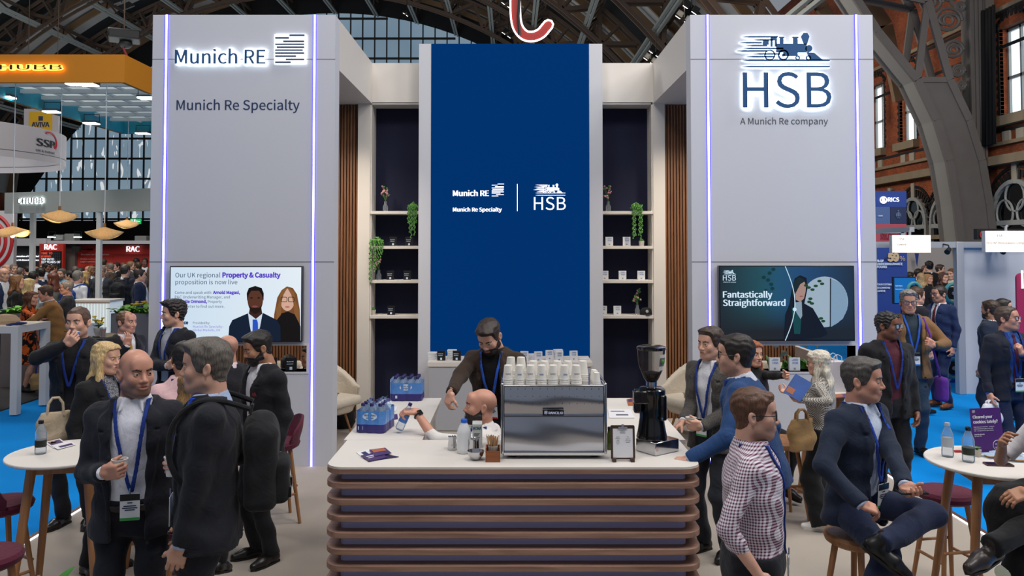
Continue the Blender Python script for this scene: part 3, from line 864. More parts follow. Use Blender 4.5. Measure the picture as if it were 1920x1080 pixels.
class Shape:
 def __init__(s): s.ops = []; s.pad = 0.0
 def u(s, prim, k=0.02): s.ops.append(('u', prim, k)); return s
 def s_(s, prim, k=0.006): s.ops.append(('s', prim, k)); return s
 def fn(s, f): s.ops.append(('f', f, 0)); return s
 def field(s, h):
  los = [o[1][1] for o in s.ops if o[0] == 'u']; his = [o[1][2] for o in s.ops if o[0] == 'u']
  lo = np.min(los, 0) - 3 * h - s.pad; hi = np.max(his, 0) + 3 * h + s.pad
  n = np.maximum(np.ceil((hi - lo) / h).astype(int) + 1, 4)
  ax = [(lo[k] + np.arange(n[k]) * h).astype(np.float32) for k in range(3)]
  D = np.full(n, 0.5, np.float32)
  X, Y, Z = ax[0][:, None, None], ax[1][None, :, None], ax[2][None, None, :]
  for kind, pr, k in s.ops:
   if kind == 'f':
    D = pr(D, X, Y, Z).astype(np.float32); continue
   f, l, q = pr
   pad = k + 2.5 * h + 0.012 + s.pad
   i0 = np.clip(np.floor((l - pad - lo) / h).astype(int), 0, n - 1); i1 = np.clip(np.ceil((q + pad - lo) / h).astype(int) + 1, 1, n)
   if (i1 <= i0).any(): continue
   sl = tuple(slice(i0[j], i1[j]) for j in range(3))
   d = f(X[sl[0]], Y[:, sl[1]], Z[:, :, sl[2]])
   A = D[sl]
   if kind == 'u':
    if k > 0:
     hh = np.clip(0.5 + 0.5 * (A - d) / k, 0, 1)
     D[sl] = A + (d - A) * hh - k * hh * (1 - hh)
    else: D[sl] = np.minimum(A, d)
   else:
    if k > 0:
     hh = np.clip(0.5 - 0.5 * (A + d) / k, 0, 1)
     D[sl] = A + (-d - A) * hh + k * hh * (1 - hh)
    else: D[sl] = np.maximum(A, -d)
  s.lo, s.h, s.D, s.ax = lo, h, D, (X, Y, Z)
  return D
 def mesh(s, h):
  s.field(h); return nets(s.D, s.lo, h)

def np_mesh(name, V, Q, mats, parent=None, midx=None, attr=None, smooth=True):
 me = bpy.data.meshes.new(name)
 V = np.asarray(V, np.float32); Q = np.asarray(Q, np.int32)
 me.vertices.add(len(V)); me.vertices.foreach_set('co', V.ravel())
 me.loops.add(Q.size); me.loops.foreach_set('vertex_index', Q.ravel())
 me.polygons.add(len(Q))
 me.polygons.foreach_set('loop_start', np.arange(0, Q.size, Q.shape[1], dtype=np.int32))
 me.polygons.foreach_set('use_smooth', np.full(len(Q), smooth))
 for m in (mats if isinstance(mats, (list, tuple)) else [mats]): me.materials.append(m)
 if midx is not None: me.polygons.foreach_set('material_index', np.asarray(midx, np.int32))
 if attr is not None:
  a = me.attributes.new('stub', 'FLOAT', 'POINT'); a.data.foreach_set('value', np.asarray(attr, np.float32))
 me.update(calc_edges=True)
 o = bpy.data.objects.new(name, me); COL.objects.link(o)
 adopt(o, parent)
 return o

def wob(X, Y, Z, f, ph, amp):
 return amp * (np.sin(X * f * 1.1 + ph + 2.1 * np.sin(Z * f * .35 + ph)) * np.sin(Y * f * .9 + ph * 1.7 + 1.3 * np.sin(X * f * .4)) + .7 * np.sin(Z * f * 1.7 + 1.9 * np.sin(X * f * .6 + ph) + 1.1 * np.sin(Y * f * .7)))

# ------------------------------------------------------------------ skin, cloth
def skinmat(col, stub):
 n = 'skin_%s_%s' % (col, stub)
 if n in _mats: return _mats[n]
 m, nt, b = nodemat(n)
 at = nt.nodes.new('ShaderNodeAttribute'); at.attribute_name = 'stub'
 tc = nt.nodes.new('ShaderNodeTexCoord'); no = nt.nodes.new('ShaderNodeTexNoise'); no.inputs['Scale'].default_value = 28; no.inputs['Detail'].default_value = 4
 nt.links.new(tc.outputs['Object'], no.inputs['Vector'])
 c = lin(col)
 m1 = nt.nodes.new('ShaderNodeMix'); m1.data_type = 'RGBA'
 m1.inputs[6].default_value = (c[0] * .9, c[1] * .82, c[2] * .8, 1); m1.inputs[7].default_value = (min(1, c[0] * 1.1), c[1] * 1.1, c[2] * 1.1, 1)
 nt.links.new(no.outputs['Fac'], m1.inputs[0])
 m2 = nt.nodes.new('ShaderNodeMix'); m2.data_type = 'RGBA'; m2.inputs[7].default_value = lin(stub)
 nt.links.new(at.outputs['Fac'], m2.inputs[0]); nt.links.new(m1.outputs[2], m2.inputs[6])
 nt.links.new(m2.outputs[2], b.inputs['Base Color'])
 b.inputs['Roughness'].default_value = 0.48
 b.inputs['Subsurface Weight'].default_value = 0.06; b.inputs['Subsurface Radius'].default_value = (1.0, .35, .2); b.inputs['Subsurface Scale'].default_value = 0.008
 return m

def clothmat(col, kind='plain', col2=None):
 n = 'cloth_%s_%s_%s' % (col, kind, col2)
 if n in _mats: return _mats[n]
 m, nt, b = nodemat(n)
 c = tuple(v * 1.1 + .0025 if max(lin(col)[:3]) < .08 else v for v in lin(col)[:3]) + (1,)
 b.inputs['Roughness'].default_value = 0.82; b.inputs['Specular IOR Level'].default_value = 0.25
 b.inputs['Sheen Weight'].default_value = 0.08
 tc = nt.nodes.new('ShaderNodeTexCoord')
 def math_(op, a, bb=None):
  q = nt.nodes.new('ShaderNodeMath'); q.operation = op
  for i, v in enumerate((a, bb)):
   if v is None: continue
   if isinstance(v, (int, float)): q.inputs[i].default_value = v
   else: nt.links.new(v, q.inputs[i])
  return q.outputs[0]
 no = nt.nodes.new('ShaderNodeTexNoise'); no.inputs['Scale'].default_value = 9; no.inputs['Detail'].default_value = 3; no.inputs['Distortion'].default_value = 1.2
 nt.links.new(tc.outputs['Object'], no.inputs['Vector'])
 bp = nt.nodes.new('ShaderNodeBump'); bp.inputs['Strength'].default_value = 0.35; bp.inputs['Distance'].default_value = 0.03
 nt.links.new(no.outputs['Fac'], bp.inputs['Height']); nt.links.new(bp.outputs[0], b.inputs['Normal'])
 base = None
 if kind in ('check', 'hounds', 'stripe', 'tweed', 'floral', 'tie'):
  sp = nt.nodes.new('ShaderNodeSeparateXYZ'); nt.links.new(tc.outputs['Object'], sp.inputs[0])
  mx = nt.nodes.new('ShaderNodeMix'); mx.data_type = 'RGBA'; mx.inputs[6].default_value = c; mx.inputs[7].default_value = lin(col2)
  if kind == 'check':
   fr = 2 * math.pi / 0.0135
   s1 = math_('GREATER_THAN', math_('SINE', math_('MULTIPLY', sp.outputs[2], fr)), 0.1)
   s2 = math_('GREATER_THAN', math_('SINE', math_('MULTIPLY', math_('ADD', sp.outputs[1], math_('MULTIPLY', sp.outputs[0], 0.6)), fr)), 0.1)
   fac = math_('MULTIPLY', math_('ADD', s1, s2), 0.5)
  elif kind == 'hounds':
   ck = nt.nodes.new('ShaderNodeTexChecker'); ck.inputs['Scale'].default_value = 130
   nt.links.new(tc.outputs['Object'], ck.inputs['Vector']); fac = ck.outputs['Fac']
  elif kind == 'stripe':
   fac = math_('GREATER_THAN', math_('SINE', math_('MULTIPLY', sp.outputs[0], 300.0)), 0.3)
  elif kind == 'tie':
   fac = math_('GREATER_THAN', math_('SINE', math_('MULTIPLY', math_('ADD', sp.outputs[2], sp.outputs[0]), 260.0)), 0.55)
  elif kind == 'tweed':
   n2 = nt.nodes.new('ShaderNodeTexNoise'); n2.inputs['Scale'].default_value = 160; nt.links.new(tc.outputs['Object'], n2.inputs['Vector'])
   fac = math_('GREATER_THAN', n2.outputs['Fac'], 0.52)
  else:
   n2 = nt.nodes.new('ShaderNodeTexNoise'); n2.inputs['Scale'].default_value = 7.5; n2.inputs['Detail'].default_value = 2.5; n2.inputs['Distortion'].default_value = 1.5
   nt.links.new(tc.outputs['Object'], n2.inputs['Vector']); fac = math_('GREATER_THAN', n2.outputs['Fac'], 0.52)
  nt.links.new(fac, mx.inputs[0]); base = mx.outputs[2]
 else:
  n2 = nt.nodes.new('ShaderNodeTexNoise'); n2.inputs['Scale'].default_value = 220; nt.links.new(tc.outputs['Object'], n2.inputs['Vector'])
  mx = nt.nodes.new('ShaderNodeMix'); mx.data_type = 'RGBA'
  mx.inputs[6].default_value = tuple(v * .8 for v in c[:3]) + (1,); mx.inputs[7].default_value = tuple(min(1, v * 1.2) for v in c[:3]) + (1,)
  nt.links.new(n2.outputs['Fac'], mx.inputs[0]); base = mx.outputs[2]
 nt.links.new(base, b.inputs['Base Color'])
 return m

def hairmat(col):
 n = 'hair_' + col
 if n in _mats: return _mats[n]
 m, nt, b = nodemat(n)
 c = lin(col); tc = nt.nodes.new('ShaderNodeTexCoord')
 mp = nt.nodes.new('ShaderNodeMapping'); mp.inputs['Scale'].default_value = (1, 1, .12)
 no = nt.nodes.new('ShaderNodeTexNoise'); no.inputs['Scale'].default_value = 190; no.inputs['Detail'].default_value = 3
 nt.links.new(tc.outputs['Object'], mp.inputs[0]); nt.links.new(mp.outputs[0], no.inputs['Vector'])
 rp = nt.nodes.new('ShaderNodeMapRange'); rp.inputs[1].default_value = .32; rp.inputs[2].default_value = .68
 nt.links.new(no.outputs['Fac'], rp.inputs[0])
 mx = nt.nodes.new('ShaderNodeMix'); mx.data_type = 'RGBA'
 mx.inputs[6].default_value = tuple(v * .5 for v in c[:3]) + (1,); mx.inputs[7].default_value = tuple(min(1, v * 1.35) for v in c[:3]) + (1,)
 nt.links.new(rp.outputs[0], mx.inputs[0]); nt.links.new(mx.outputs[2], b.inputs['Base Color'])
 b.inputs['Roughness'].default_value = 0.5
 bp = nt.nodes.new('ShaderNodeBump'); bp.inputs['Strength'].default_value = 0.6; bp.inputs['Distance'].default_value = 0.004
 nt.links.new(no.outputs['Fac'], bp.inputs['Height']); nt.links.new(bp.outputs[0], b.inputs['Normal'])
 return m

# ------------------------------------------------------------------ head (local: centre of the head, face towards -Y)
HAIRLINE = ([-.13, -.075, -.06, -.047, -.03, -.012, .02, .04, .06, .13], [.085, .072, .060, .020, -.012, -.02, -.01, -.045, -.062, -.075])

def head_shape(o):
 f = o.get('fat', 1.0); fem = o.get('fem', False); jaw = o.get('jaw', 1.0) * (0.9 if fem else 1.0)
 S = Shape()
 S.u(ell((0, .014, .034), (.0745, .094, .084)), 0)
 S.u(ell((0, -.030, -.030), (.0585 * f, .062, .082)), .03)
 S.u(ell((0, -.058, -.088), (.030 * jaw * f, .030, .026)), .03)
 for x in (-1, 1):
  S.u(cap((x * .050 * jaw * f, .004, -.062), (x * .022 * jaw, -.060, -.092), .020, .018), .025)
  S.u(ell((x * .038, -.066, -.022), (.022 * f, .018, .022)), .025)
 S.u(cap((-.030, -.079, .024), (.030, -.079, .024), .0125), .02)
 S.u(ell((0, -.070, .055), (.050, .024, .035)), .03)
 nk = .050 if fem else .060
 S.u(cap((0, .026, -.06), (0, .040, -.20), nk * f * .95, nk * f * 1.08), .03)
 for x in (-1, 1): S.s_(ell((x * .032, -.102, .004), (.019, .016, .012)), .012)
 nz = o.get('nose', 1.0)
 S.u(cap((0, -.086, .012), (0, -.106 - .006 * (nz - 1), -.028), .0075, .0115 * nz), .014)
 for x in (-1, 1): S.u(ell((x * .0125 * nz, -.096, -.033), (.0082, .011, .0075)), .008)
 S.u(ell((0, -.083, -.060), (.027, .016, .017)), .015)
 S.u(cap((-.017, -.091, -.055), (.017, -.091, -.055), .0052, .0052), .006)
 S.u(cap((-.014, -.090, -.0655), (.014, -.090, -.0655), .0062, .0062), .006)
 op = o.get('open', 0)
 S.s_(ell((0, -.101, -.0602 - .003 * op), (.022, .012, .0016 + .006 * op)), .003)
 return S

def head_ears(S):
 for x in (-1, 1):
  R = Matrix.Rotation(x * R_(-20), 3, 'Z') @ Matrix.Rotation(R_(-12), 3, 'X')
  S.u(ell((x * .078, .016, -.004), (.009, .019, .031), R), .007)
  S.s_(ell((x * .086, .010, -.002), (.007, .010, .018), R), .004)
 return S

def head_parts(o, far):
 """returns the pieces of a head: list of (kind, V, Q, midx, attr)"""
 h = o.get('hh') or (.0065 if far else .0036)
 seed = o.get('seed', 1)
 S = head_shape(o); D0 = S.field(h).copy()
 X, Y, Z = S.ax
 S2 = head_shape(o); head_ears(S2); S2.field(h)
 V, Q = nets(S2.D, S2.lo, h)
 st = np.zeros(len(V), np.float32)
 x, y, z = V[:, 0], V[:, 1], V[:, 2]
 def sm(v, a, b): return np.clip((v - a) / (b - a), 0, 1)
 if o.get('stubble', 0):
  w = sm(-z, .034, .058) * sm(-y, -.03, .0) * (1 - sm(-z, .112, .135))
  w *= 1 - (np.exp(-((x / .020) ** 2 + ((z + .060) / .011) ** 2)) * .9)
  st = np.maximum(st, w * o['stubble'])
 if o.get('scalp', 0):
  line = np.interp(y, [-.12, -.06, -.02, .02, .06, .12], [.2, .075, .055, .0, -.045, -.06]) if o.get('bald') else np.interp(y, *HAIRLINE)
  w = sm(z - line, -.006, .014) * sm(y, -.075, -.045)
  if o.get('bald'): w *= (1 - sm(z, .045, .085)) * sm(y, -.04, 0)
  st = np.maximum(st, w * o['scalp'])
 fc = V[Q].mean(1)
 mi = np.zeros(len(Q), np.int32)
 lip = (np.abs(fc[:, 0]) < .021) & (fc[:, 1] < -.084) & (np.abs(fc[:, 2] + .0605) < .0105 - 9 * fc[:, 0] ** 2)
 mi[lip] = 1
 out = [('body', V, Q, mi, st)]
 out[0] = ('body', V, Q, mi, st)
 eyes = MB()
 n = 6 if far else 10
 for sx in (-1, 1):
  c = Vector((sx * .0315, -.0805, .004)); r = .0128
  g = o.get('gaze', (0, 0)); M = Matrix.Rotation(R_(g[0]), 3, 'Z') @ Matrix.Rotation(R_(g[1]), 3, 'X') @ Matrix.Rotation(R_(90), 3, 'X')
  rings = [(0.0, 4), (.16, 4), (.42, 3), (.9, 2), (1.5, 2), (2.2, 2)]
  prof = [(math.sin(a) * r, math.cos(a) * r) for a, _ in rings]
  base = len(eyes.v)
  for (rr, zz) in prof:
   for k in range(12):
    t = 2 * math.pi * k / 12
    eyes.v.append(tuple(M @ Vector((rr * math.cos(t), rr * math.sin(t), zz)) + c))
  for i in range(len(prof) - 1):
   for k in range(12):
    l = (k + 1) % 12
    eyes.f.append([base + i * 12 + k, base + (i + 1) * 12 + k, base + (i + 1) * 12 + l, base + i * 12 + l]); eyes.m.append(rings[i + 1][1] if i else 4)
 out.append(('eyes', np.array(eyes.v), np.array(eyes.f), np.array(eyes.m), np.zeros(len(eyes.v))))
 L = Shape()
 for sx in (-1, 1): L.u(ell((sx * .0315, -.0795, .004), (.0150, .0146, .0138)), 0)
 sl = o.get('squint', .78)
 def slot(D, X, Y, Z):
  ax = np.abs(np.abs(X) - .0315)
  hgt = .0052 * sl * np.sqrt(np.clip(1 - (ax / .0138) ** 2, 0, 1))
  return np.maximum(D, np.where(Y < -.082, hgt - np.abs(Z - .0035), -1))
 L.fn(slot)
 V2, Q2 = L.mesh(.0042 if far else .0024)
 out.append(('lids', V2, Q2, np.zeros(len(Q2), int), np.zeros(len(V2))))
 VB, QB, nb_ = [], [], 0
 for sx in (-1, 1):
  B = Shape()
  B.u(cap((sx * .015, -.0965, .0220), (sx * .034, -.0925, .0280), .0050, .0048), .003)
  B.u(cap((sx * .034, -.0925, .0280), (sx * .049, -.0790, .0230), .0048, .0032), .003)
  V3, Q3 = B.mesh(.0032 if far else .002)
  VB.append(V3); QB.append(Q3 + (nb_ if sx > 0 else 0))
  if sx < 0: nb_ = len(V3)
 out.append(('brows', np.concatenate(VB), np.concatenate(QB), nb_, None))
 style = o.get('hair', 'short')
 rec = o.get('rec', 0.0)
 if style not in ('none',):
  th = o.get('th', .010) * .85; top = o.get('top', .014) * .65
  Hs = Shape(); Hs.ops = list(head_shape(o).ops); Hs.pad = .035
  ph = seed * 1.7
  def hairf(D, X, Y, Z):
   Yr = Y
   line = np.interp(Yr, HAIRLINE[0], HAIRLINE[1]).astype(np.float32) + rec * np.clip((-.02 - Y) / .05, 0, 1)
   if style in ('long', 'bob'): line = np.where(Y > -.03, -.16, line)
   t = th + top * np.clip((Z - .03) / .08, 0, 1) + o.get('front', 0) * np.clip((-Y - .0) / .07, 0, 1) * np.clip((Z - .05) / .04, 0, 1)
   fade = o.get('fade', 0)
   if fade: t = t * np.clip((Z - .0) / .05, .12, 1)
   if style not in ('long', 'bob'): t = np.maximum(t * np.clip((Z - line) / .030 + .12, .12, 1), .0032)
   n = wob(X, Y, Z, 95 if style != 'curly' else 130, ph, .0016 if style != 'curly' else .0042)
   if style == 'balding': t = t * np.clip(np.abs(X) / .05 + (Y - .02) / .05, .0, 1) ** .5 - .001
   d = D - t + n
   reg = (line - Z) * .8
   part = np.maximum(d, reg)
   return part
  Hs.fn(hairf)
  if style in ('long', 'bob'):
   ln = o.get('len', .30 if style == 'long' else .14); wv = o.get('wave', .004)
   for sx in (-1, 1):
    Hs.ops.append(('u', cap((sx * .066, .0, .02), (sx * .078, -.01 + o.get('fwd', 0), -.06 - ln * .4), .022, .030), .02))
    Hs.ops.append(('u', cap((sx * .078, -.01 + o.get('fwd', 0), -.06 - ln * .4), (sx * .088, -.105 * min(1, ln / .3), -.06 - ln), .030, .018), .02))
   Hs.ops.append(('u', loft((0, .068, -.06 - ln), np.eye(3), [(0, .06, .020, .06 * min(1, ln / .3)), (ln * .5, .09, .034, .045 * min(1, ln / .3)), (ln, .078, .040, .0), (ln + .08, .06, .03, -.02)]), .03))
   Hs.fn(lambda D, X, Y, Z: D + wob(X, Y, Z * .25, 120, ph, .0018) + wv * np.sin(Z * 45 + X * 20))
   fs = head_shape(dict(o)).ops
   Hs.ops.append(('s', ell((0, -.112, -.015), (.058, .062, .095)), .012))
   Hs.ops.append(('s', cap((0, -.05, -.12), (0, -.06, -.45), .05, .06), .01))
  if style == 'updo': Hs.ops.append(('u', ell((0, .10, .06), (.04, .04, .04)), .01))
  V4, Q4 = Hs.mesh((.009 if style in ('long', 'bob') else .0065) if far else (.0046 if style in ('long', 'bob') else .0036))
  if len(Q4): out.append(('hair', V4, Q4, None, None))
 if o.get('beard', 0):
  Bs = Shape(); Bs.ops = list(head_shape(o).ops); Bs.pad = .02
  bt = o['beard']
  def bf(D, X, Y, Z):
   lim = np.interp(Y, [-.1, -.08, -.05, -.02, 0.0, .02], [-.040, -.044, -.052, -.03, .0, .0])
   reg = np.maximum(Z - lim, Y - .008)
   reg = np.maximum(reg, np.maximum(-.118 - Z, np.minimum(-.080 - Z, Y + .035)))
   lipz = .0105 - np.sqrt((X / 2.2) ** 2 + (Z + .061) ** 2) 
   lipr = np.where(Y < -.07, lipz, -1)
   n = wob(X, Y, Z, 150, seed, .0012)
   t = bt * .62 * np.clip((-.028 - Z) / .06 + .15, .1, 1)
   return np.maximum(np.maximum(D - t + n, reg), lipr)
  Bs.fn(bf)
  V5, Q5 = Bs.mesh(.006 if far else .0034)
  if len(Q5): out.append(('beard', V5, Q5, None, None))
 return out

# ------------------------------------------------------------------ hand (local: wrist at origin, fingers +Z, palm faces -Y, thumb towards +X for thumb=+1)
def hand_shape(pose, th, sc=1.0):
 S = Shape()
 S.u(cap((0, .0, -.012), (0, 0, .012), .0245, .026), 0)
 S.u(rbox((0, 0, .045), (.040, .0135, .043), None, .013), .012)
 S.u(cap((th * .022, -.006, .018), (th * .036, -.010, .052), .018, .014), .012)
 cur = {'relaxed': (18, 28, 18), 'flat': (4, 6, 4), 'grip': (46, 52, 30), 'fist': (78, 92, 55), 'point': (60, 80, 40), 'curl': (35, 45, 30), 'chin': (50, 70, 40)}[pose]
 spread = {'flat': 7, 'relaxed': 3, 'grip': 2.5}.get(pose, 2)
 for i, (x, L) in enumerate(((.030, .070), (.010, .078), (-.010, .073), (-.029, .058))):
  c = cur
  if pose == 'point' and i == 0: c = (8, 10, 6)
  if pose == 'point' and i == 1: c = (14, 22, 12)
  p = Vector((th * x, 0, .083 - abs(i - 1) * .004)); a = 0.0
  side = th * R_(spread * (1.4 - i))
  r = (.0092, .0088, .0078, .0066)
  for k, fr in enumerate((.45, .31, .24)):
   a += R_(c[k] + i * 2)
   d = Vector((math.sin(side) * math.cos(a), -math.sin(a), math.cos(side) * math.cos(a)))
   q = p + d * L * fr
   S.u(cap(p, q, r[k], r[k + 1]), .004)
   p = q
 tc = {'relaxed': .5, 'flat': .2, 'grip': .75, 'fist': 1.1, 'point': .9, 'curl': .7, 'chin': .4}[pose]
 p = Vector((th * .036, -.010, .040))
 for L, r0, r1, o in ((.034, .0115, .0105, 0.0), (.028, .0105, .008, .35)):
  d = Vector((th * math.cos(.75 + o) * (1 - .45 * tc), -.35 - tc * .55 - o * .2, math.sin(.8 + o * .6))).normalized()
  q = p + d * L
  S.u(cap(p, q, r0, r1), .006); p = q
 return S

_handcache = {}
def hand_mesh(pose, th, h):
 k = (pose, th, h)
 if k not in _handcache: _handcache[k] = hand_shape(pose, th).mesh(h)
 return _handcache[k]
# ------------------------------------------------------------------ whole figures
def ik(a, t, l1, l2, hint):
 a, t, hint = Vector(a), Vector(t), Vector(hint)
 d = t - a; L = d.length
 mx = (l1 + l2) * .999
 if L > mx: t = a + d * (mx / L); d = t - a; L = mx
 L = max(L, abs(l1 - l2) + .02)
 x = (l1 * l1 - l2 * l2 + L * L) / (2 * L)
 hgt = math.sqrt(max(l1 * l1 - x * x, 0))
 n = d.normalized(); hn = hint - n * hint.dot(n)
 hn = hn.normalized() if hn.length > 1e-4 else Vector((0, 1, 0))
 return a + n * x + hn * hgt, t

def frame(z, front):
 """matrix whose columns are x,y,z with z given and -y towards front"""
 z = Vector(z).normalized(); f = Vector(front); f = (f - z * f.dot(z))
 f = f.normalized() if f.length > 1e-4 else Vector((1, 0, 0))
 y = -f; x = y.cross(z)
 return Matrix((x, y, z)).transposed()

SKIN = {'pale': 'E0B8A4', 'fair': 'D0A28B', 'ruddy': 'C6927C', 'tan': 'AE7F62', 'brown': '7E5440', 'dark': '452A1D'}

def person(label, px, py, Y, yaw=0.0, H=None, far=False, pose='stand', lean=0.0, roll=0.0, twist=0.0, seat=None,
   head=None, hy=0.0, hp=0.0, hr=0.0, skin='fair', stub='4A3A33',
   hair='2A2019', armL=None, armR=None, legs=None, feet=None,
   top='suit', tc='1C2030', tkind='plain', tcol2=None, shirt='D8D8DC', shkind='plain', shcol2=None,
   trou='1B1E2B', shoe='15110F', vopen=.055, button=1.0, tie=None, lan=None, badge=None, belt=None,
   glasses=None, group=None, sc=None, fat=1.0, shw=1.0, sleeve=1.0, collar=None, fem=False, skirt=None, res=None, hem=-.13, name='person', lowres_body=False, vneck=None, pocket=None, hsc=1.0, legs_on=True, nohead=False, waist=1.0, lapel=True, crownZ=None, sockc=None):
 """px,py,Y: where the crown of the head is in the photograph and how far away; yaw: 0 faces the camera, + turns to the right of the picture"""
 cw = P(px, py, Y)
 if crownZ: cw.z = crownZ
 yr = R_(yaw)
 if collar is None: collar = not fem
 Rz = Matrix.Rotation(yr, 3, 'Z')
 o = dict(head or {}); o['fem'] = fem
 if 'seed' not in o: o['seed'] = (px * 7 + py * 3) % 97
 seated = seat is not None
 Rt = Matrix.Rotation(R_(twist), 3, 'Z') @ Matrix.Rotation(R_(roll), 3, 'Y') @ Matrix.Rotation(R_(lean), 3, 'X')
 Rh = Matrix.Rotation(R_(hy), 3, 'Z') @ Matrix.Rotation(R_(hp), 3, 'X') @ Matrix.Rotation(R_(hr), 3, 'Y')
 nb1 = Rt @ Vector((0, .01, .545))
 hc1 = nb1 + (Rt @ Vector((0, -.014, .032))) + Rh @ Vector((0, -.012, .112))
 cr1 = hc1 + Rh @ Vector((0, .01, .118 * hsc))
 if seated: s = sc or .98
 else: s = sc or cw.z / (.96 + cr1.z)
 pz = cw.z - cr1.z * s
 off = Rz @ (Vector((cr1.x, cr1.y, 0)) * s)
 rx, ry = cw.x - off.x, cw.y - off.y
 root = thing(name, label, 'person', (rx, ry, 0), yr, group)
 def W2L(p): return Rz.transposed() @ (Vector(p) - Vector((rx, ry, 0)))
 pel = Vector((0, 0, pz))
 nb = pel + nb1 * s; hc = pel + hc1 * s
 hs = 1.05 * s * hsc
 T = lambda v: pel + (Rt @ Vector(v)) * s
 sw = (.158 if fem else .178) * shw
 r_ = res or (.021 if far else (.0125 if Y > 6.3 else .0095))
 arms = {}
 for side, spec in ((-1, armR), (1, armL)):
  spec = dict(spec or {})
  sh = T((side * sw, .012, .468))
  if 'w' in spec: t = W2L(spec['w'])
  elif 'px' in spec: t = W2L(P(*spec['px']))
  elif 't' in spec: t = T(spec['t'])
  else: t = T((side * (.235 + .02 * (fat - 1)), -.02, -.07))
  hint = Vector(spec.get('hint', (side * .35, .9, -.15)))
  l1, l2 = .295 * s, .262 * s
  f0 = None
  if spec.get('tip'):
   dd = (t - sh).normalized(); fw = Vector(spec['f']).normalized() if 'f' in spec else dd
   t = t - fw * (.085 * s)
  el, wr = ik(sh, t, l1, l2, hint)
  fd = Vector(spec['f']).normalized() if 'f' in spec else (wr - el).normalized()
  nn = Vector(spec.get('n', (-side, -.1, 0)))
  arms[side] = (sh, el, wr, fd, nn, spec.get('pose', 'relaxed'))
 lg = {}
 for side in (-1, 1):
  hp_ = pel + Vector((side * .088, .0, -.035)) * s
  kh = Vector((side * .08, -1, 0)); an = Vector((side * .105 * s, .02 * s, .085 * s)); toe = Vector((side * .22, -1, 0))
  if seated and not (legs and side in legs):
   an = Vector((side * .12 * s, -.30 * s, max(pz - .52 * s, .09)))
  if legs and side in legs:
   q = legs[side]
   if 'a' in q: an = Vector(q['a'])
   if 'w' in q: an = W2L(q['w'])
   if 'k' in q: kh = Vector(q['k'])
   if 'toe' in q: toe = Vector(q['toe'])
  kn, an = ik(hp_, an, .435 * s, .43 * s, kh)
  lg[side] = (hp_, kn, an, toe)
 sk = skinmat(SKIN.get(skin, skin), stub)
 lipc = {'dark': '5A2F2A', 'brown': '7A4038', 'tan': '96564A'}.get(skin, 'A9705F')
 bm_ = [sk, mat('lips_' + lipc, lipc, .45), mat('eye_white', 'B9B2AC', .25), mat('iris_' + o.get('iris', '3A2A1E'), o.get('iris', '3A2A1E'), .2), mat('pupil', '080808', .15)]
 VS, QS, MI, AT = [], [], [], []
 def addp(V, Q, mi=None, at=None, quad_off=[0]):
  n = sum(len(v) for v in VS)
  VS.append(np.asarray(V, np.float32)); QS.append(np.asarray(Q, np.int64) + n)
  MI.append(np.zeros(len(Q), int) if mi is None else mi); AT.append(np.zeros(len(V)) if at is None else at)
 Rhn = np.array(Rh) * hs
 hcn = np.array(hc)
 extra = {}
 for kind, V, Q, mi, at in ([] if nohead else head_parts(o, far)):
  W = V @ Rhn.T + hcn
  if kind in ('body', 'eyes', 'lids'): addp(W, Q, mi, at)
  else:
   extra[kind] = (W, Q)
   if kind == 'brows': extra['brow_n'] = mi
 B = Shape(); fm_ = fem
 B.u(cap(T((0, .005, .0)), T((0, .005, .38)), .075 * s, .085 * s), 0)
 B.u(cap(T((0, .01, .40)), nb, .075 * s, .052 * s), .05)
 for side in (-1, 1):
  sh, el, wr, fd, nn, hpz = arms[side]
  B.u(cap(T((0, .01, .42)), sh, .06 * s, .045 * s), .04)
  k = 1.0 if sleeve >= 1 else 1.0
  ak = .86 if fm_ else 1.0
  cv = .82 if sleeve >= 1 else 1.0
  B.u(cap(sh, el, .044 * s * ak * .85, .037 * s * ak * cv), .01); B.u(cap(el, wr, .040 * s * ak * cv, .025 * s * ak), .01)
  if legs_on:
   h_, kn, an, toe = lg[side]
   B.u(cap(h_, kn, .07 * s, .047 * s), .03); B.u(cap(kn, kn + (an - kn) * .4, .047 * s, .052 * s), .02); B.u(cap(kn + (an - kn) * .4, an, .052 * s, .033 * s), .02)
 V, Q = B.mesh(.024 if (far or sleeve >= 1) and not skirt else .013)
 addp(V, Q)
 for side in (-1, 1):
  sh, el, wr, fd, nn, hpz = arms[side]
  V, Q = hand_mesh(hpz, side, .0065 if far else .0034)
  Fm = frame(fd, nn)
  thumbdir = (fd.cross(Vector(nn))) * (-side)
  mir = 1.0
  if (Fm @ Vector((side, 0, 0))).dot(thumbdir) < 0: mir = -1.0
  Vh = V * (1.0 * s * (.92 if fem else 1.0))
  if mir < 0: Vh = Vh * np.array((-1, 1, 1)); Q = Q[:, ::-1]
  W = Vh @ np.array(Fm).T + np.array(wr)
  addp(W, Q)
 np_mesh('body', np.concatenate(VS), np.concatenate(QS), bm_, root, np.concatenate(MI), np.concatenate(AT))
 hm = hairmat(hair)
 for kind in ('hair', 'brows', 'beard'):
  if kind in extra and len(extra[kind][1]):
   c = hair if kind != 'beard' else o.get('beardcol', hair)
   if kind == 'brows': c = o.get('browcol', c)
   W, Q = extra[kind]
   if kind == 'brows':
    n0 = extra['brow_n']
    m_ = (Q < n0).all(1)
    np_mesh('eyebrow', W[:n0], Q[m_], hairmat(c), root); np_mesh('eyebrow', W[n0:], Q[~m_] - n0, hairmat(c), root)
   else: np_mesh(kind, W, Q, hairmat(c), root)
 ph = o['seed'] * .9
 fm = fem
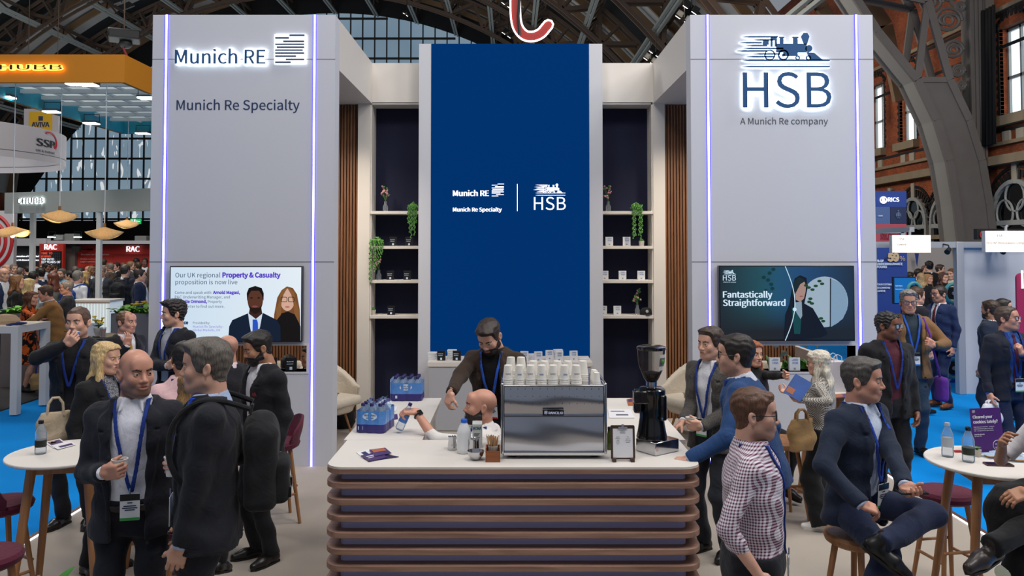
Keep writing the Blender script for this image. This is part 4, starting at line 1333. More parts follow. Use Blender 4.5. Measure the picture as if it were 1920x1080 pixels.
 def torso(g, z0, z1=.57, wide=1.0):
  rings = [(-.16, .200, .140), (-.06, .192, .136), (.10, .170 * waist, .122 * waist), (.22, .178, .126), (.36, .198, .138), (.45, .186, .122), (.50, .140, .098), (.57, .082, .072)] if not fm else \
    [(-.16, .196, .132), (-.06, .188, .128), (.10, .146 * waist, .104 * waist), (.22, .156, .112), (.34, .172, .142, -.008), (.45, .158, .110), (.50, .120, .09), (.57, .07, .062)]
  out = []
  for q in rings:
   z = q[0]
   f = fat if z < .3 else (1 + (fat - 1) * .5)
   out.append((z * s, (q[1] * f + g) * s * wide, (q[2] * f + g) * s, (q[3] if len(q) > 3 else 0) * s - (fat - 1) * .07 * s * (1 if -.1 < z < .25 else .3)))
  zs = [r[0] for r in out]
  a = [z for z in out if z0 * s <= z[0] <= z1 * s]
  def at(z): return tuple(float(np.interp(z * s, zs, [r[i] for r in out])) for i in range(4))
  res_ = [at(z0)] + [r for r in a if z0 * s < r[0] < z1 * s] + [at(z1)]
  return loft(pel, Rt, res_, 2.25)
 def tl(X, Y_, Z):
  Rm = np.array(Rt, np.float32); a, b, c = X - pel.x, Y_ - pel.y, Z - pel.z
  return [(Rm[0, k] * a + Rm[1, k] * b + Rm[2, k] * c) / s for k in range(3)]
 def sleeves(S, g, end=1.0, k=.022, flare=1.0, part='all'):
  for side in (-1, 1):
   sh, el, wr, fd, nn, _ = arms[side]
   if part != 'arm': S.u(cap(T((side * .05, .012, .475)), sh, (.062 + g) * s, (.058 + g) * s), .05)
   if part == 'sh': continue
   if end > .5: S.u(cap(sh, el, (.060 + g) * s * (1 + (fat - 1) * .4), (.048 + g) * s), k)
   else: e = sh + (el - sh) * (end * 2); S.u(ccap(sh, e, (.060 + g) * s, (.054 + g) * s, e, (el - sh).normalized()), k)
   if end > .5:
    e = el + (wr - el) * (1.0 if end >= 1 else (end - .5) * 2)
    S.u(ccap(el, e, (.049 + g) * s, (.036 + g) * s * flare, e, (wr - el).normalized()), k)
  return S
 wr_amp = .0045 * s
 def folds(S, amp=1.0, f=26):
  S.fn(lambda D, X, Y_, Z: D + wob(X, Y_, Z, f / s, ph, wr_amp * amp)); return S
 zt = button
 zb = .14 if button == 1.0 else button
 jopen = (vopen, zb)
 def wv(z):
  w = np.clip((z - zb) / (.50 - zb), 0, 1) ** .85 * .072
  if vopen > 0: w = np.maximum(w, vopen * np.clip(1.2 - 0.2 * (z < zb), 0, 1.0)) 
  return w
 J = None
 collar_c = shirt
 Sh = Shape()
 if top == 'suit':
  Sh.u(torso(-.013, -.01), 0)
  folds(Sh, .6)
  if far: pass
  else:
   for side in (-1, 1):
    sh, el, wr, fd, nn, _ = arms[side]
    d = (wr - el).normalized()
    Sh.u(loft(wr + d * .013 * s, frame(-d, (0, -1, .1)), [(0, .0345 * s, .0345 * s), (.07 * s, .034 * s, .034 * s)]), 0)
 else:
  Sh.u(torso(.0 if top == 'shirt' else .006, hem if top != 'shirt' else .0), 0)
  sleeves(Sh, -.004 if not fem else -.008, sleeve)
  folds(Sh, 1.1)
 if vneck:
  Sh.s_(cap(T((0, -.14, .575)), T((0, -.13, .52 - vneck)), .055 * s, .012 * s), .005)
 if collar and top != 'dress':
  nd = (hc - nb).normalized(); nr = (.058 if fem else .066) * s * (1 + (fat - 1) * .3)
  fr = Rt @ Vector((0, -1, 0))
  Cf = frame((Rt @ Vector((0, -.16, 1))), fr)
  Cl = loft(nb + (Rt @ Vector((0, .008, -.012))) * s, Cf, [(-.035 * s, nr * 1.30, nr * 1.28), (0, nr * 1.16, nr * 1.16), (.032 * s, nr * 1.04, nr * 1.04), (.040 * s, nr * 1.0, nr * 1.0)])
  Sh.u(Cl, .004)
  Sh.s_(cap(nb - nd * .02 * s, nb + nd * .2 * s, nr * .93), .002)
  Sh.s_(cap(nb + (Rt @ Vector((0, -.085, .045))) * s, nb + (Rt @ Vector((0, -.10, -.045 if not tie else .012))) * s, (.030 if not tie else .014) * s, .004 * s), .003)
  for side in (-1, 1):
   a = nb + (Rt @ Vector((side * .040, -.070, .010))) * s; b = nb + (Rt @ Vector((side * .062, -.108, -.052))) * s
   Sh.u(cap(a, b, .014 * s, .005 * s), .004)
 if top == 'suit' or top in ('shirt', 'tee', 'dress', 'knit', 'blouse'):
  shm = clothmat(shirt, shkind, shcol2) if top == 'suit' else clothmat(tc, tkind, tcol2)
 Vs, Qs = Sh.mesh(r_ if top != 'suit' else r_ * .95)
 np_mesh('shirt' if top in ('suit', 'shirt', 'tee') else {'dress': 'dress', 'knit': 'jumper', 'blouse': 'blouse'}[top], Vs, Qs, shm, root)
 OUT = Sh.ops[:]
 if top == 'suit':
  J = Shape()
  J.u(torso(.006, hem, .555, 1.02), 0)
  sleeves(J, .006, 1.0, part='sh')
  def openf(D, X, Y_, Z):
   lx, ly, lz = tl(X, Y_, Z)
   w = wv(lz)
   cut = np.where(ly < .02, w - np.abs(lx), -1.0)
   D2 = np.maximum(D, np.minimum(cut * s, .5))
   return D2
  def lapelf(D, X, Y_, Z):
   if not lapel: return D
   lx, ly, lz = tl(X, Y_, Z)
   w = wv(lz)
   lw = .062 * np.clip((lz - zb) / (.40 - zb), 0, 1) ** .7 * np.clip((.54 - lz) / .06, .25, 1)
   notch = (lz > .405) & (lz < .42) & (np.abs(lx) > w + .035)
   reg = np.maximum(np.abs(lx) - (w + lw), np.maximum(ly, zb + .01 - lz))
   reg = np.where(notch, .02, reg)
   return np.minimum(D, np.maximum(np.maximum(D - .011 * s, reg * s), np.where(ly < .02, (w - np.abs(lx)) * s, -1)))
  J.fn(openf)
  if not far or Y < 13: J.fn(lapelf)
  nd = (hc - nb).normalized()
  J.s_(cap(nb - nd * .01 * s + (Rt @ Vector((0, -.02, 0))) * s, nb + nd * .2 * s, .076 * s), .004)
  J.s_(cap(T((0, -.06, .56)), T((0, -.20, .50)), .06 * s), .008)
  sleeves(J, .006, 1.0, part='arm')
  folds(J, 1.0)
  Vj, Qj = J.mesh(r_)
  jm = clothmat(tc, tkind, tcol2)
  jo = np_mesh('jacket', Vj, Qj, jm, root)
  if not far:
   for dz in (0, -.10):
    bt = MB()
    z = zb - .005 + dz; w = float(np.interp(z, [zb, .5], [vopen if vopen > 0 else .0, .07])) + .018
    yfront = -.142 * (1 + (fat - 1) * .9)
    bt.cyl(T((w, yfront - .004, z)), T((w, yfront - .014, z)), .009 * s, n=10)
    bt.build('button', mat('button_dark', '15151A', .35), jo)
   if pocket:
    pm = MB(); c0 = T((.105, -.132, .335)); M_ = Rt @ Matrix.Rotation(R_(12), 3, 'Z')
    pm._add([c0 + M_ @ Vector(v) * s for v in ((-.026, -.006, 0), (.026, -.002, 0), (.026, -.008, .008), (.010, -.012, .040), (-.008, -.012, .020), (-.018, -.012, .034))], [(0, 1, 2, 3, 4, 5)])
    pm.build('pocket_square', clothmat(pocket), jo)
 def chest_field(g):
  F = Shape()
  F.u(torso(-.013 if top == 'suit' else 0.0, -.12), 0)
  return F
 if tie:
  Tn = chest_field(0)
  folds(Tn, .6)
  def tief(D, X, Y_, Z):
   lx, ly, lz = tl(X, Y_, Z)
   w = np.where(lz > .49, .016, .018 + .020 * np.clip((.49 - lz) / .35, 0, 1))
   return np.maximum(np.abs(D) - .006 * s, np.maximum(np.maximum(np.abs(lx) - w, ly), np.maximum(.05 - lz, lz - .515)) * s)
  Tn.fn(tief)
  Tn.u(ell(nb + (Rt @ Vector((0, -.088, -.020))) * s, (.018 * s, .014 * s, .018 * s)), .006)
  Vt, Qt = Tn.mesh(.012 if far else .0062)
  if len(Qt): np_mesh('tie', Vt, Qt, clothmat(*tie) if isinstance(tie, tuple) else clothmat(tie), root)
 if lan:
  F = Shape()
  if J is not None:
   F.u(torso(-.013, -.12), 0); F.u(torso(.006, hem, .555, 1.02), .01)
   sleeves(F, .006, .3)
  else:
   F.u(torso(.002, -.12), 0); sleeves(F, -.004, .3)
  folds(F, .8)
  zl = o.get('lz', .19); lxo = o.get('lx', 0.0)
  def lanf(D, X, Y_, Z):
   lx, ly, lz = tl(X, Y_, Z)
   t = np.clip((lz - zl) / (.53 - zl), 0, 1)
   lw = lxo * (1 - t) + np.sign(lx - lxo * (1 - t)) * (t ** .8) * .080
   band = np.abs(lx - lw) * .93 - .0095
   reg = np.maximum(band, np.maximum(ly - .06, np.maximum(zl - lz, lz - .56)))
   return np.maximum(np.abs(D - .004 * s) - .0045 * s, reg * s)
  F.fn(lanf)
  Vl, Ql = F.mesh(.012 if far else .0048)
  lo_ = None
  if len(Ql): lo_ = np_mesh('lanyard', Vl, Ql, clothmat(lan), root)
  if badge and lo_ is not None:
   yf = -(.155 + (fat - 1) * .20) - (.0 if top == 'suit' else -.01)
   b0 = T((lxo, yf, zl)); Mb = Rt @ FRONT @ Matrix.Rotation(R_(o.get('btilt', 0)), 3, 'Z')
   bw, bh = .047, .135
   bmh = MB(); bmh.poly(rrect(-bw, -bh, bw, 0, .004), -.002, .001, 0, Mb * s, b0)
   bo = bmh.build('badge', mat('badge_card', 'E4E6EA', .35), lo_)
   q = MB(); q.poly([(-bw, -.035), (bw, -.035), (bw, -.002), (-bw, -.002)], .0015, .0025, 0, Mb * s, b0); q.build('badge_header', mat('badge_header', '1E1C1C', .4), bo)
   q = MB(); q.poly([(-bw, -bh + .001), (bw, -bh + .001), (bw, -bh + .014), (-bw, -bh + .014)], .0015, .0025, 0, Mb * s, b0); q.build('badge_stripe', mat('badge_' + badge, badge, .4), bo)
   q = MB()
   for k, (a, b, zz) in enumerate(((-.030, .030, -.062), (-.036, .036, -.072), (-.024, .024, -.082), (-.012, .012, -.046))):
    q.poly([(a, zz - .0025), (b, zz - .0025), (b, zz + .0025), (a, zz + .0025)], .0015, .0025, 0, Mb * s, b0)
   q.build('badge_print', mat('print_dark', '22304F', .5), bo)
   q = MB(); q.tube([b0 + Mb @ Vector((0, 0, .003)), b0 + Mb @ Vector((0, .03, .004))], .004 * s, 6); q.build('clip', mat('chrome', 'C8C8CC', .2, 1.0), bo)
 if legs_on:
  if skirt:
   kind, sz = skirt
   K = Shape()
   l = pz - sz
   c_ = pel
   K.u(loft(c_ + Vector((0, 0, -l)), np.eye(3), [(0, .20 * s, .17 * s), (l * .5, .205 * s, .155 * s), (l, .185 * s, .13 * s), (l + .1 * s, .150 * s, .108 * s)]), 0)
   folds(K, 1.5, 16)
   V, Q = K.mesh(r_); np_mesh('skirt', V, Q, clothmat(trou, 'plain') if top != 'dress' else clothmat(tc, tkind, tcol2), root)
  else:
   K = Shape()
   tk = 1.035 if top in ('shirt',) else .93
   K.u(loft(pel, np.eye(3), [(-.13 * s, .175 * s * fat * tk, .122 * s * fat * tk), (-.02 * s, .190 * s * fat * tk, .135 * s * fat * tk), (.055 * s, .187 * s * fat * tk, .133 * s * fat * tk)], 2.25), 0)
   wl = 1.45 if trou.startswith('w') else 1.0
   for side in (-1, 1):
    h_, kn, an, toe = lg[side]
    K.u(cap(h_ + Vector((0, .01, 0)), kn, .092 * s * (1 + (fat - 1) * .6), .068 * s * wl), .035)
    d = (an - kn).normalized(); e = an + d * .045 * s
    K.u(ccap(kn, e, .066 * s * wl, .058 * s * wl * wl, an + d * .02 * s, d), .03)
   folds(K, 1.3, 22)
   V, Q = K.mesh(max(r_, .0115)); np_mesh('trousers', V, Q, clothmat(trou.lstrip('w')), root)
   if belt:
    F = Shape(); F.u(loft(pel, Rt, [(-.02 * s, .186 * s * fat, .134 * s * fat), (.08 * s, .182 * s * fat, .132 * s * fat)], 2.25), 0)
    zc = .018 * s
    F.fn(lambda D, X, Y_, Z: np.maximum(np.maximum(np.abs(D - .001) - .004 * s, np.abs(Z - pel.z - zc) - .018 * s), np.maximum(np.abs(X) - (.02 + max(vopen, .02)) * s, Y_) if top == 'suit' else -1))
    V, Q = F.mesh(.0075); bo = np_mesh('belt', V, Q, mat('belt_leather', belt, .4), root)
    q = MB(); q.box(pel + Vector((0, -.141 * s * fat, zc)), (.045 * s, .008, .036 * s)); q.build('buckle', mat('chrome', 'C8C8CC', .2, 1.0), bo, bevel=.003)
  for side in (-1, 1):
   h_, kn, an, toe = lg[side]
   d = (an - kn).normalized(); toe = Vector(toe); 
   up = -d
   if abs(an.z - .085 * s) < .06: up = Vector((0, 0, 1))
   if legs and 'up' in legs.get(side, {}): up = Vector(legs[side]['up'])
   F_ = frame(up, toe)
   A = lambda v: an + F_ @ Vector(v) * s
   S = Shape()
   S.u(cap(A((0, .035, -.045)), A((0, -.09, -.05)), .038 * s, .044 * s), .02)
   S.u(cap(A((0, -.09, -.052)), A((0, -.175, -.056)), .043 * s, .030 * s), .02)
   S.u(cap(A((0, .02, -.04)), A((0, .01, .02)), .040 * s, .042 * s), .03)
   Fn = np.array(F_, np.float32); an_ = np.array(an)
   zc = -.083 * s
   S.fn(lambda D, X, Y_, Z: np.maximum(D, zc - (Fn[0, 2] * (X - an_[0]) + Fn[1, 2] * (Y_ - an_[1]) + Fn[2, 2] * (Z - an_[2]))))
   V, Q = S.mesh(.014 if far else .0075)
   so = np_mesh('shoe', V, Q, mat('shoe_' + shoe, shoe, .35 if shoe != 'E8E6E2' else .7), root)
   if not far:
    sl = MB()
    pts = [(-.034, .06), (-.042, .0), (-.046, -.10), (-.032, -.175), (0, -.205), (.032, -.175), (.046, -.10), (.042, 0), (.034, .06), (0, .075)]
    sl.poly([(x * 1.0, y) for x, y in pts], -.0845, -.070, 0, F_ * s, an)
    sl.build('sole', mat('sole_' + ('w' if shoe == 'E8E6E2' else 'k'), 'D8D4CC' if shoe == 'E8E6E2' else '0E0C0B', .6), so)
 if glasses:
  g = MB(); Hm = lambda v: hc + (Rh @ Vector(v)) * hs
  for sx in (-1, 1):
   g.tube([Hm((sx * .033 + x, -.0985 + abs(x + sx * .033) * .12 - .003, .004 + z)) for x, z in [(p_[0], p_[1]) for p_ in rrect(-.0255, -.018, .0255, .018, .010, 4)]], .0028 * hs, 6, closed=True)
   g.tube([Hm((sx * .058, -.089, .010)), Hm((sx * .074, -.07, .010)), Hm((sx * .082, .012, .010)), Hm((sx * .083, .03, -.008))], .0019 * hs, 6)
  g.tube([Hm((-.008, -.099, .008)), Hm((0, -.103, .011)), Hm((.008, -.099, .008))], .002 * hs, 6)
  go = g.build('glasses', mat('frame_' + glasses, glasses, .25), root)
  if not far:
   q = MB()
   for sx in (-1, 1): q.poly(rrect(-.0250, -.0175, .0250, .0175, .010, 4), -.0004, .0004, 0, Rh @ FRONT * hs, hc + (Rh @ Vector((sx * .033, -.0985, .004))) * hs)
   q.build('lens', glassmat('spectacle_glass', 'C8D4DC', .03, .06), go)
 info = dict(root=root, arms=arms, s=s, hc=hc, hs=hs, Rh=Rh, T=T, L2W=lambda v: Rz @ Vector(v) + Vector((rx, ry, 0)), Rz=Rz, pel=pel, lg=lg, Rt=Rt, nb=nb)
 info['head'] = lambda v: info['L2W'](hc + (Rh @ Vector(v)) * hs)
 def palm(side, d=.075, out=.028):
  sh, el, wr, fd, nn, _ = arms[side]
  n = Vector(nn); n = (n - fd * n.dot(fd)).normalized()
  return info['L2W'](wr + fd * d * s + n * out * s)
 info['palm'] = palm
 return info
# ================================================================== THE BAR COUNTER AND WHAT STANDS ON IT
CT = 1.10
cx0, cx1, cy0, cy1 = -1.105, 1.12, 4.73, 5.39
def cnt_outline(g=0.0, back=cy1):
 r = .115 - g; n = 8
 p = [(cx0 + g, back)]
 for c, a0 in (((cx0 + g + r, cy0 + g + r), 180), ((cx1 - g - r, cy0 + g + r), 270)):
  p += [(c[0] + r * math.cos(R_(a0 + 90 * k / n)), c[1] + r * math.sin(R_(a0 + 90 * k / n))) for k in range(n + 1)]
 p.append((cx1 - g, back)); return p
bar = wthing('bar_counter', 'U shaped coffee bar with white top and stacked walnut bands', 'counter', (0, 5.1, 0))
f = MB(); f.poly(cnt_outline(.004), CT - .012, CT); f.build('worktop', M_white, bar)
f = MB()
f.poly([(cx0 - .02, cy1 + .003), (-.60, cy1 + .003), (-.60, 6.86), (cx0 + .13, 6.86), (cx0 + .04, 6.83), (cx0 - .02, 6.74)], CT - .03, CT); f.build('worktop', M_white, bar)
f = MB()
f.poly([(.62, cy1 + .003), (1.16, cy1 + .003), (1.16, 6.76), (1.12, 6.84), (1.04, 6.86), (.62, 6.86)], CT - .03, CT); f.build('worktop', M_white, bar)
M_cnt = mat('laminate_lilac', 'B6B8E4', .6)
f = MB(); f.poly(cnt_outline(.082), 0, CT - .02); f.build('front_panel', M_cnt, bar)
f = MB(); f.bb(cx0 + .06, -.63, cy1, 6.80, 0, CT - .03); f.build('side_cabinet', M_white, bar)
f = MB(); f.bb(.65, 1.10, cy1, 6.80, 0, CT - .03); f.build('side_cabinet', M_white, bar)
f = MB(); f.poly(cnt_outline(0), CT - .040, CT - .012); f.build('slat', M_walnut, bar)
for k in range(1, 12):
 z = 1.105 - .096 * k
 f = MB(); f.poly(cnt_outline(0, 5.36), z - .034, z); f.build('slat', M_walnut, bar, bevel=.003)

M_steel = mat('steel_brushed', 'B9BCC6', .2, 1.0, bump=.02, bscale=9)
M_steelp = mat('steel_polished', 'C5C6CA', .12, 1.0)
M_blk = mat('black_gloss', '0A0A0C', .18, coat=.4)
M_blkm = mat('black_matt', '121214', .55)
# espresso machine, its back to the room
ex0, ex1, ez0, ez1 = P(942, 800, 4.92).x, P(1135, 800, 4.92).x, 1.135, P(960, 722, 4.92).z
em = wthing('espresso_machine', 'wide stainless steel espresso machine on the bar, cups stacked on its top', 'coffee machine', ((ex0 + ex1) / 2, 5.13, CT))
zc = ez0 + .285 * (ez1 - ez0) / .42
f = MB(); N = 24
for z0, z1, bow in ((ez0, ez0 + .22, .010), (ez0 + .226, ez1, .016)):
 vs = []; fs = []
 for j in range(9):
  for i in range(N + 1):
   t = i / N; q = j / 8
   vs.append((ex0 + .012 + (ex1 - ex0 - .024) * t, 4.925 - bow * math.sin(math.pi * q) - .004 * math.sin(t * 7 + q * 3) * math.sin(math.pi * q), z0 + (z1 - z0) * q))
 for j in range(8):
  for i in range(N): fs.append((j * (N + 1) + i, j * (N + 1) + i + 1, (j + 1) * (N + 1) + i + 1, (j + 1) * (N + 1) + i))
 f._add(vs, fs, 0, True)
f.build('back_panel', M_steel, em)
f = MB(); f.bb(ex0 + .004, ex1 - .004, 4.94, 5.36, ez0, ez1 - .03); f.build('body', M_blkm, em)
for x in (ex0, ex1):
 f = MB(); f.bb(x - .009, x + .009, 4.905, 5.37, ez0 - .004, ez1 + .012); f.build('side_panel', M_steelp, em, bevel=.006)
f = MB(); f.bb(ex0, ex1, 4.915, 5.37, ez1 - .012, ez1); f.build('cup_tray', M_steelp, em, bevel=.003)
f = MB(); f.bb(ex0 + .01, ex1 - .01, 4.908, 4.925, ez0 - .012, ez0 + .004); f.build('trim_strip', M_steelp, em)
f = MB(); f.bb(ex0 + .01, ex1 - .01, 4.910, 4.925, ez0 + .2195, ez0 + .2265); f.build('trim_strip', M_steelp, em)
for x in (ex0 + .06, ex1 - .06):
 for y in (4.99, 5.30):
  f = MB(); f.lathe([(.030, 0), (.032, .012), (.026, .036)], (x, y, CT), 16); f.build('foot', M_blkm, em)
f = MB()
for zz in (.30, .345, .39):
 for k in range(13): f.cyl((ex0 + .05 + .045 * k, 4.914, ez0 + zz), (ex0 + .05 + .045 * k, 4.906, ez0 + zz), .0022, n=6)
tag(f.build('screw_holes', M_blkm, em), kind='stuff')
a, b_ = P(1018, 779, 4.90), P(1057, 768, 4.90)
f = MB(); f.bb(a.x, b_.x, 4.893, 4.912, a.z, b_.z); pl = f.build('name_plate', M_blk, em, bevel=.002)
lettering('lettering', 'RANCILIO', mat('plate_letter', 'B9BEDD', .4, emit=.25), pl, P(1028.5, 776.5, 4.893), width=wpx(1028.5, 1055.5, 4.893), depth=.001, bold=.011)
f = MB(); c = P(1023.5, 773.5, 4.892)
for k in range(4):
 q = [c + Vector((.008 * math.cos(R_(45 + 90 * k)) + .0055 * math.cos(t * .9), 0, .008 * math.sin(R_(45 + 90 * k)) + .0055 * math.sin(t * .9))) * .8 for t in range(7)]
 f.tube(q, .0012, 5, closed=True)
f.build('plate_emblem', mat('plate_letter', 'B9BEDD', .4), pl)

# paper cups, upside down in nested stacks on the machine
M_cup = mat('paper_cup', 'E6E2DA', .6)
M_cupin = mat('cup_print', '3A4A6A', .6)
def cup_mesh(name, r=.034, h=.088, up=False, mats=M_cup):
 f = MB()
 pr = [(r * .70, h), (r * .70, h - .004), (r * .735, h - .004), (r * .98, .006), (r * 1.03, .006), (r * 1.05, .003), (r * 1.03, 0), (r * .94, 0), (r * .66, h - .008), (0, h - .008)]
 if up: pr = [(q[0], h - q[1]) for q in pr]
 f.lathe(pr, (0, 0, 0), 22); return f.build(name, mats)
cup_plain = cup_mesh('paper_cup'); tag(cup_plain, 'white paper coffee cup nested upside down on the espresso machine', 'cup', 'upturned paper cups on the espresso machine')
cup_plain.location = (0, 5.2, ez1)
def cup_printed(kind):
 o = cup_mesh('paper_cup')
 if kind == 'a':
  t = lettering('cup_print', 'Munich RE', mat('print_dark', '22304F', .5), o, (-.017, -.0305, .036), width=.034, depth=.0008, bold=.011)
 else:
  t = lettering('cup_print', 'HSB', mat('print_blue', '5C84B8', .5), o, (-.012, -.0305, .030), width=.024, depth=.0008, bold=.011)
 return o
ca, cb = cup_printed('a'), cup_printed('b')
first = [True]
def put_cup(src, x, y, z, label, used=[]):
 if src in used: c = copy_tree(src)
 else: c = src; used.append(src)
 c.location = (x, y, z); c.rotation_euler = (0, 0, rnd.uniform(-.12, .12))
 tag(c, label, 'cup', 'upturned paper cups on the espresso machine'); return c
M_CUPW = 'white paper coffee cup nested upside down on the espresso machine'
fx = [P(v, 715, 4.99).x for v in (953, 974.5, 995, 1016, 1037, 1058.5, 1080)]
names = ('first', 'second', 'third', 'fourth', 'fifth', 'sixth', 'seventh')
for i, x in enumerate(fx):
 for k in range(3):
  src = cup_plain if k < 2 else (cb if i in (1, 3, 5) else ca)
  lb = M_CUPW if k < 2 else '%s paper cup from the left topping the front row of stacks, %s print' % (names[i], 'pale blue' if i in (1, 3, 5) else 'dark')
  put_cup(src, x, 4.985, ez1 + .012 * k, lb)
for i, (px, n) in enumerate(((958, 5), (977, 5), (1000, 4), (1021, 4), (1045, 4), (1065, 4), (1093, 4))):
 for k in range(n): put_cup(cup_plain, P(px, 715, 5.075).x, 5.08, ez1 + .012 * k + (.012 if n == 5 and k > 2 else 0), M_CUPW)
cup_s = cup_mesh('paper_cup', .024, .056)
for i, px in enumerate((1113.5, 1116, 1118.5)):
 for k in range(2): put_cup(cup_s, P(px, 715, 4.99 + .06 * (2 - i)).x, 4.985 + .062 * (2 - i), ez1 + .010 * k, 'small espresso paper cup upside down at the right end of the machine top')

# grinder
gc = P(1223, 800, 5.08); gx, gy = gc.x, 5.10
gr = wthing('coffee_grinder', 'black coffee grinder with clear bean hopper on a steel drawer box', 'coffee grinder', (gx, gy, CT))
M20 = Matrix.Rotation(R_(38), 3, 'Z')
f = MB(); f.box((gx + .035, gy, CT + .042), (.21, .17, .078), M=Matrix.Rotation(R_(36), 3, 'Z')); f.build('knock_box', M_steelp, gr, bevel=.004)
f = MB(); z0 = CT + .083
f.lathe([(.095, z0), (.098, z0 + .01), (.088, z0 + .05), (.076, z0 + .13), (.078, z0 + .24), (.086, z0 + .27), (.086, z0 + .305), (.070, z0 + .32), (.0, z0 + .325)], (gx, gy, 0), 28); f.build('motor_housing', M_blk, gr)
f = MB(); f.box((gx - .07, gy - .03, z0 + .265), (.10, .09, .085)); f.box((gx - .095, gy - .03, z0 + .20), (.05, .07, .07)); f.build('dosing_head', M_blk, gr, bevel=.012)
f = MB(); f.box((gx + .055, gy - .055, z0 + .20), (.045, .05, .16), M=M20); f.build('control_cover', M_blk, gr, bevel=.01)
f = MB(); f.cyl((gx + .045, gy - .08, z0 + .14), (gx + .05, gy - .092, z0 + .14), .007, n=12); f.build('button', M_chrome, gr)
f = MB(); f.lathe([(.034, z0 + .32), (.036, z0 + .355), (.030, z0 + .36)], (gx, gy, 0), 20); f.build('collar', M_chrome, gr)
f = MB(); hz0 = z0 + .352
f.lathe([(.030, hz0), (.045, hz0 + .02), (.070, hz0 + .075), (.084, hz0 + .13), (.088, hz0 + .205)], (gx, gy, 0), 32); hp = f.build('hopper', glassmat('hopper_smoke', '4A3E38', .05, .28), gr)
f = MB(); f.lathe([(.0, hz0 + .005), (.027, hz0 + .01), (.040, hz0 + .025), (.056, hz0 + .06), (0, hz0 + .072)], (gx, gy, 0), 24); tag(f.build('coffee_beans', mat('coffee_beans', '2A1810', .5, bump=1.0, bscale=130), gr), kind='stuff')
f = MB(); f.lathe([(.088, hz0 + .203), (.092, hz0 + .208), (.092, hz0 + .222), (.060, hz0 + .232), (.0, hz0 + .234)], (gx, gy, 0), 32); f.build('hopper_lid', M_blk, gr)
f = MB(); R0 = .0885
vs = []; fs = []
for k in range(6):
 a = R_(-62 + 44 * k / 5)
 for zz, rr in ((hz0 + .08, .074), (hz0 + .18, .0885)): vs.append((gx + rr * math.cos(a), gy + rr * math.sin(a), zz))
for k in range(5): fs.append((2 * k, 2 * k + 2, 2 * k + 3, 2 * k + 1))
f._add(vs, fs, 0, True); sl = f.build('paper_label', mat('label_paper', 'CFCFCA', .6), gr)
f = MB(); c = Vector((gx + .088 * math.cos(R_(-48)), gy + .088 * math.sin(R_(-48)), hz0 + .135)); f.ball(c, (.012, .006, .015), 6); f.build('label_leaf', mat('leaf_print', '3F8A3A', .6), sl)

# menu clipboard on little feet
mc = P(1168.5, 858, 4.86); M_brd = woodmat('board_brown', '4A3226', '35231A', 'Z', 10)
mn = wthing('menu_clipboard', 'brown clipboard holding a printed drinks menu upright on the bar', 'menu', (mc.x, 4.86, CT))
def tilt_at(p, deg): return Matrix.Rotation(R_(deg), 3, 'X'), Vector(p)
Mt = Matrix.Rotation(R_(-6), 3, 'X') @ FRONT
f = MB(); f.poly(rrect(-.073, .012, .073, .212, .008), -.007, 0, 0, Mt, (mc.x, 4.86, CT)); f.build('board', M_brd, mn)
for x in (-.055, .055):
 f = MB(); f.box((mc.x + x, 4.862, CT + .010), (.022, .05, .020)); f.build('foot', M_brd, mn)
f = MB(); f.poly([(-.060, .022), (.060, .022), (.060, .192), (-.060, .192)], .0005, .0015, 0, Mt, (mc.x, 4.86, CT)); pg = f.build('page', mat('paper_white', 'DCDCE0', .7), mn)
f = MB(); f.poly(rrect(-.028, .192, .028, .204, .004), .001, .008, 0, Mt, (mc.x, 4.86, CT)); f.poly(rrect(-.008, .204, .008, .218, .004), .001, .006, 0, Mt, (mc.x, 4.86, CT)); f.build('clip', M_chrome, mn)
def on(M, c, x, y, z=.0018): return Vector(c) + M @ Vector((x, y, z))
lettering('page_text', 'MENU', M_txtgrey, pg, on(Mt, (mc.x, 4.86, CT), 0, .164), width=.030, depth=.0004, align='center', M=Mt)
lettering('page_text', 'Munich RE', M_txtgrey, pg, on(Mt, (mc.x, 4.86, CT), 0, .176), width=.026, depth=.0004, align='center', M=Mt)
for i, (t, x, y, w) in enumerate((('Espresso', -.030, .142, .020), ('Americano', -.030, .132, .030), ('Latte', -.030, .122, .014), ('Flat White', -.030, .112, .022), ('Mocha', -.030, .102, .014), ('Tea', .030, .142, .010), ('Green Tea', .030, .130, .026), ('Hot Chocolate', .030, .120, .034), ('Oat Milk', .030, .110, .024))):
 lettering('page_text', t, M_txtgrey, pg, on(Mt, (mc.x, 4.86, CT), x, y), width=w, depth=.0004, align='center', M=Mt)

# jugs, milk, stirrers
def at_bar(px, py): g = G(px, py, CT); return g
p = at_bar(848, 843)
j = wthing('milk_jug', 'small plain steel milk jug left of the plastic milk bottle', 'jug', tuple(p))
f = MB(); f.lathe([(.028, 0), (.030, .004), (.029, .03), (.025, .06), (.028, .085), (.026, .083), (.023, .06), (.026, .01), (0, .008)], p, 22); f.build('body', M_steelp, j)
f = MB(); f.tube([p + Vector((.026, .01, .07)), p + Vector((.048, .015, .068)), p + Vector((.050, .016, .04)), p + Vector((.028, .01, .025))], .003, 6); f.build('handle', M_steelp, j)
p = at_bar(888, 850)
j = wthing('milk_jug', 'steel milk jug with a wide open handle beside the stirrer box', 'jug', tuple(p))
f = MB(); f.lathe([(.034, 0), (.037, .004), (.038, .04), (.034, .075), (.038, .092), (.036, .09), (.032, .075), (.034, .01), (0, .008)], p, 22); f.build('body', M_steelp, j)
f = MB(); f.tube([p + Vector((-.035, -.01, .08)), p + Vector((-.062, -.012, .075)), p + Vector((-.064, -.012, .035)), p + Vector((-.045, -.01, .016)), p + Vector((-.034, -.005, .018))], .0032, 6); f.build('handle', M_steelp, j)
p = at_bar(892, 862)
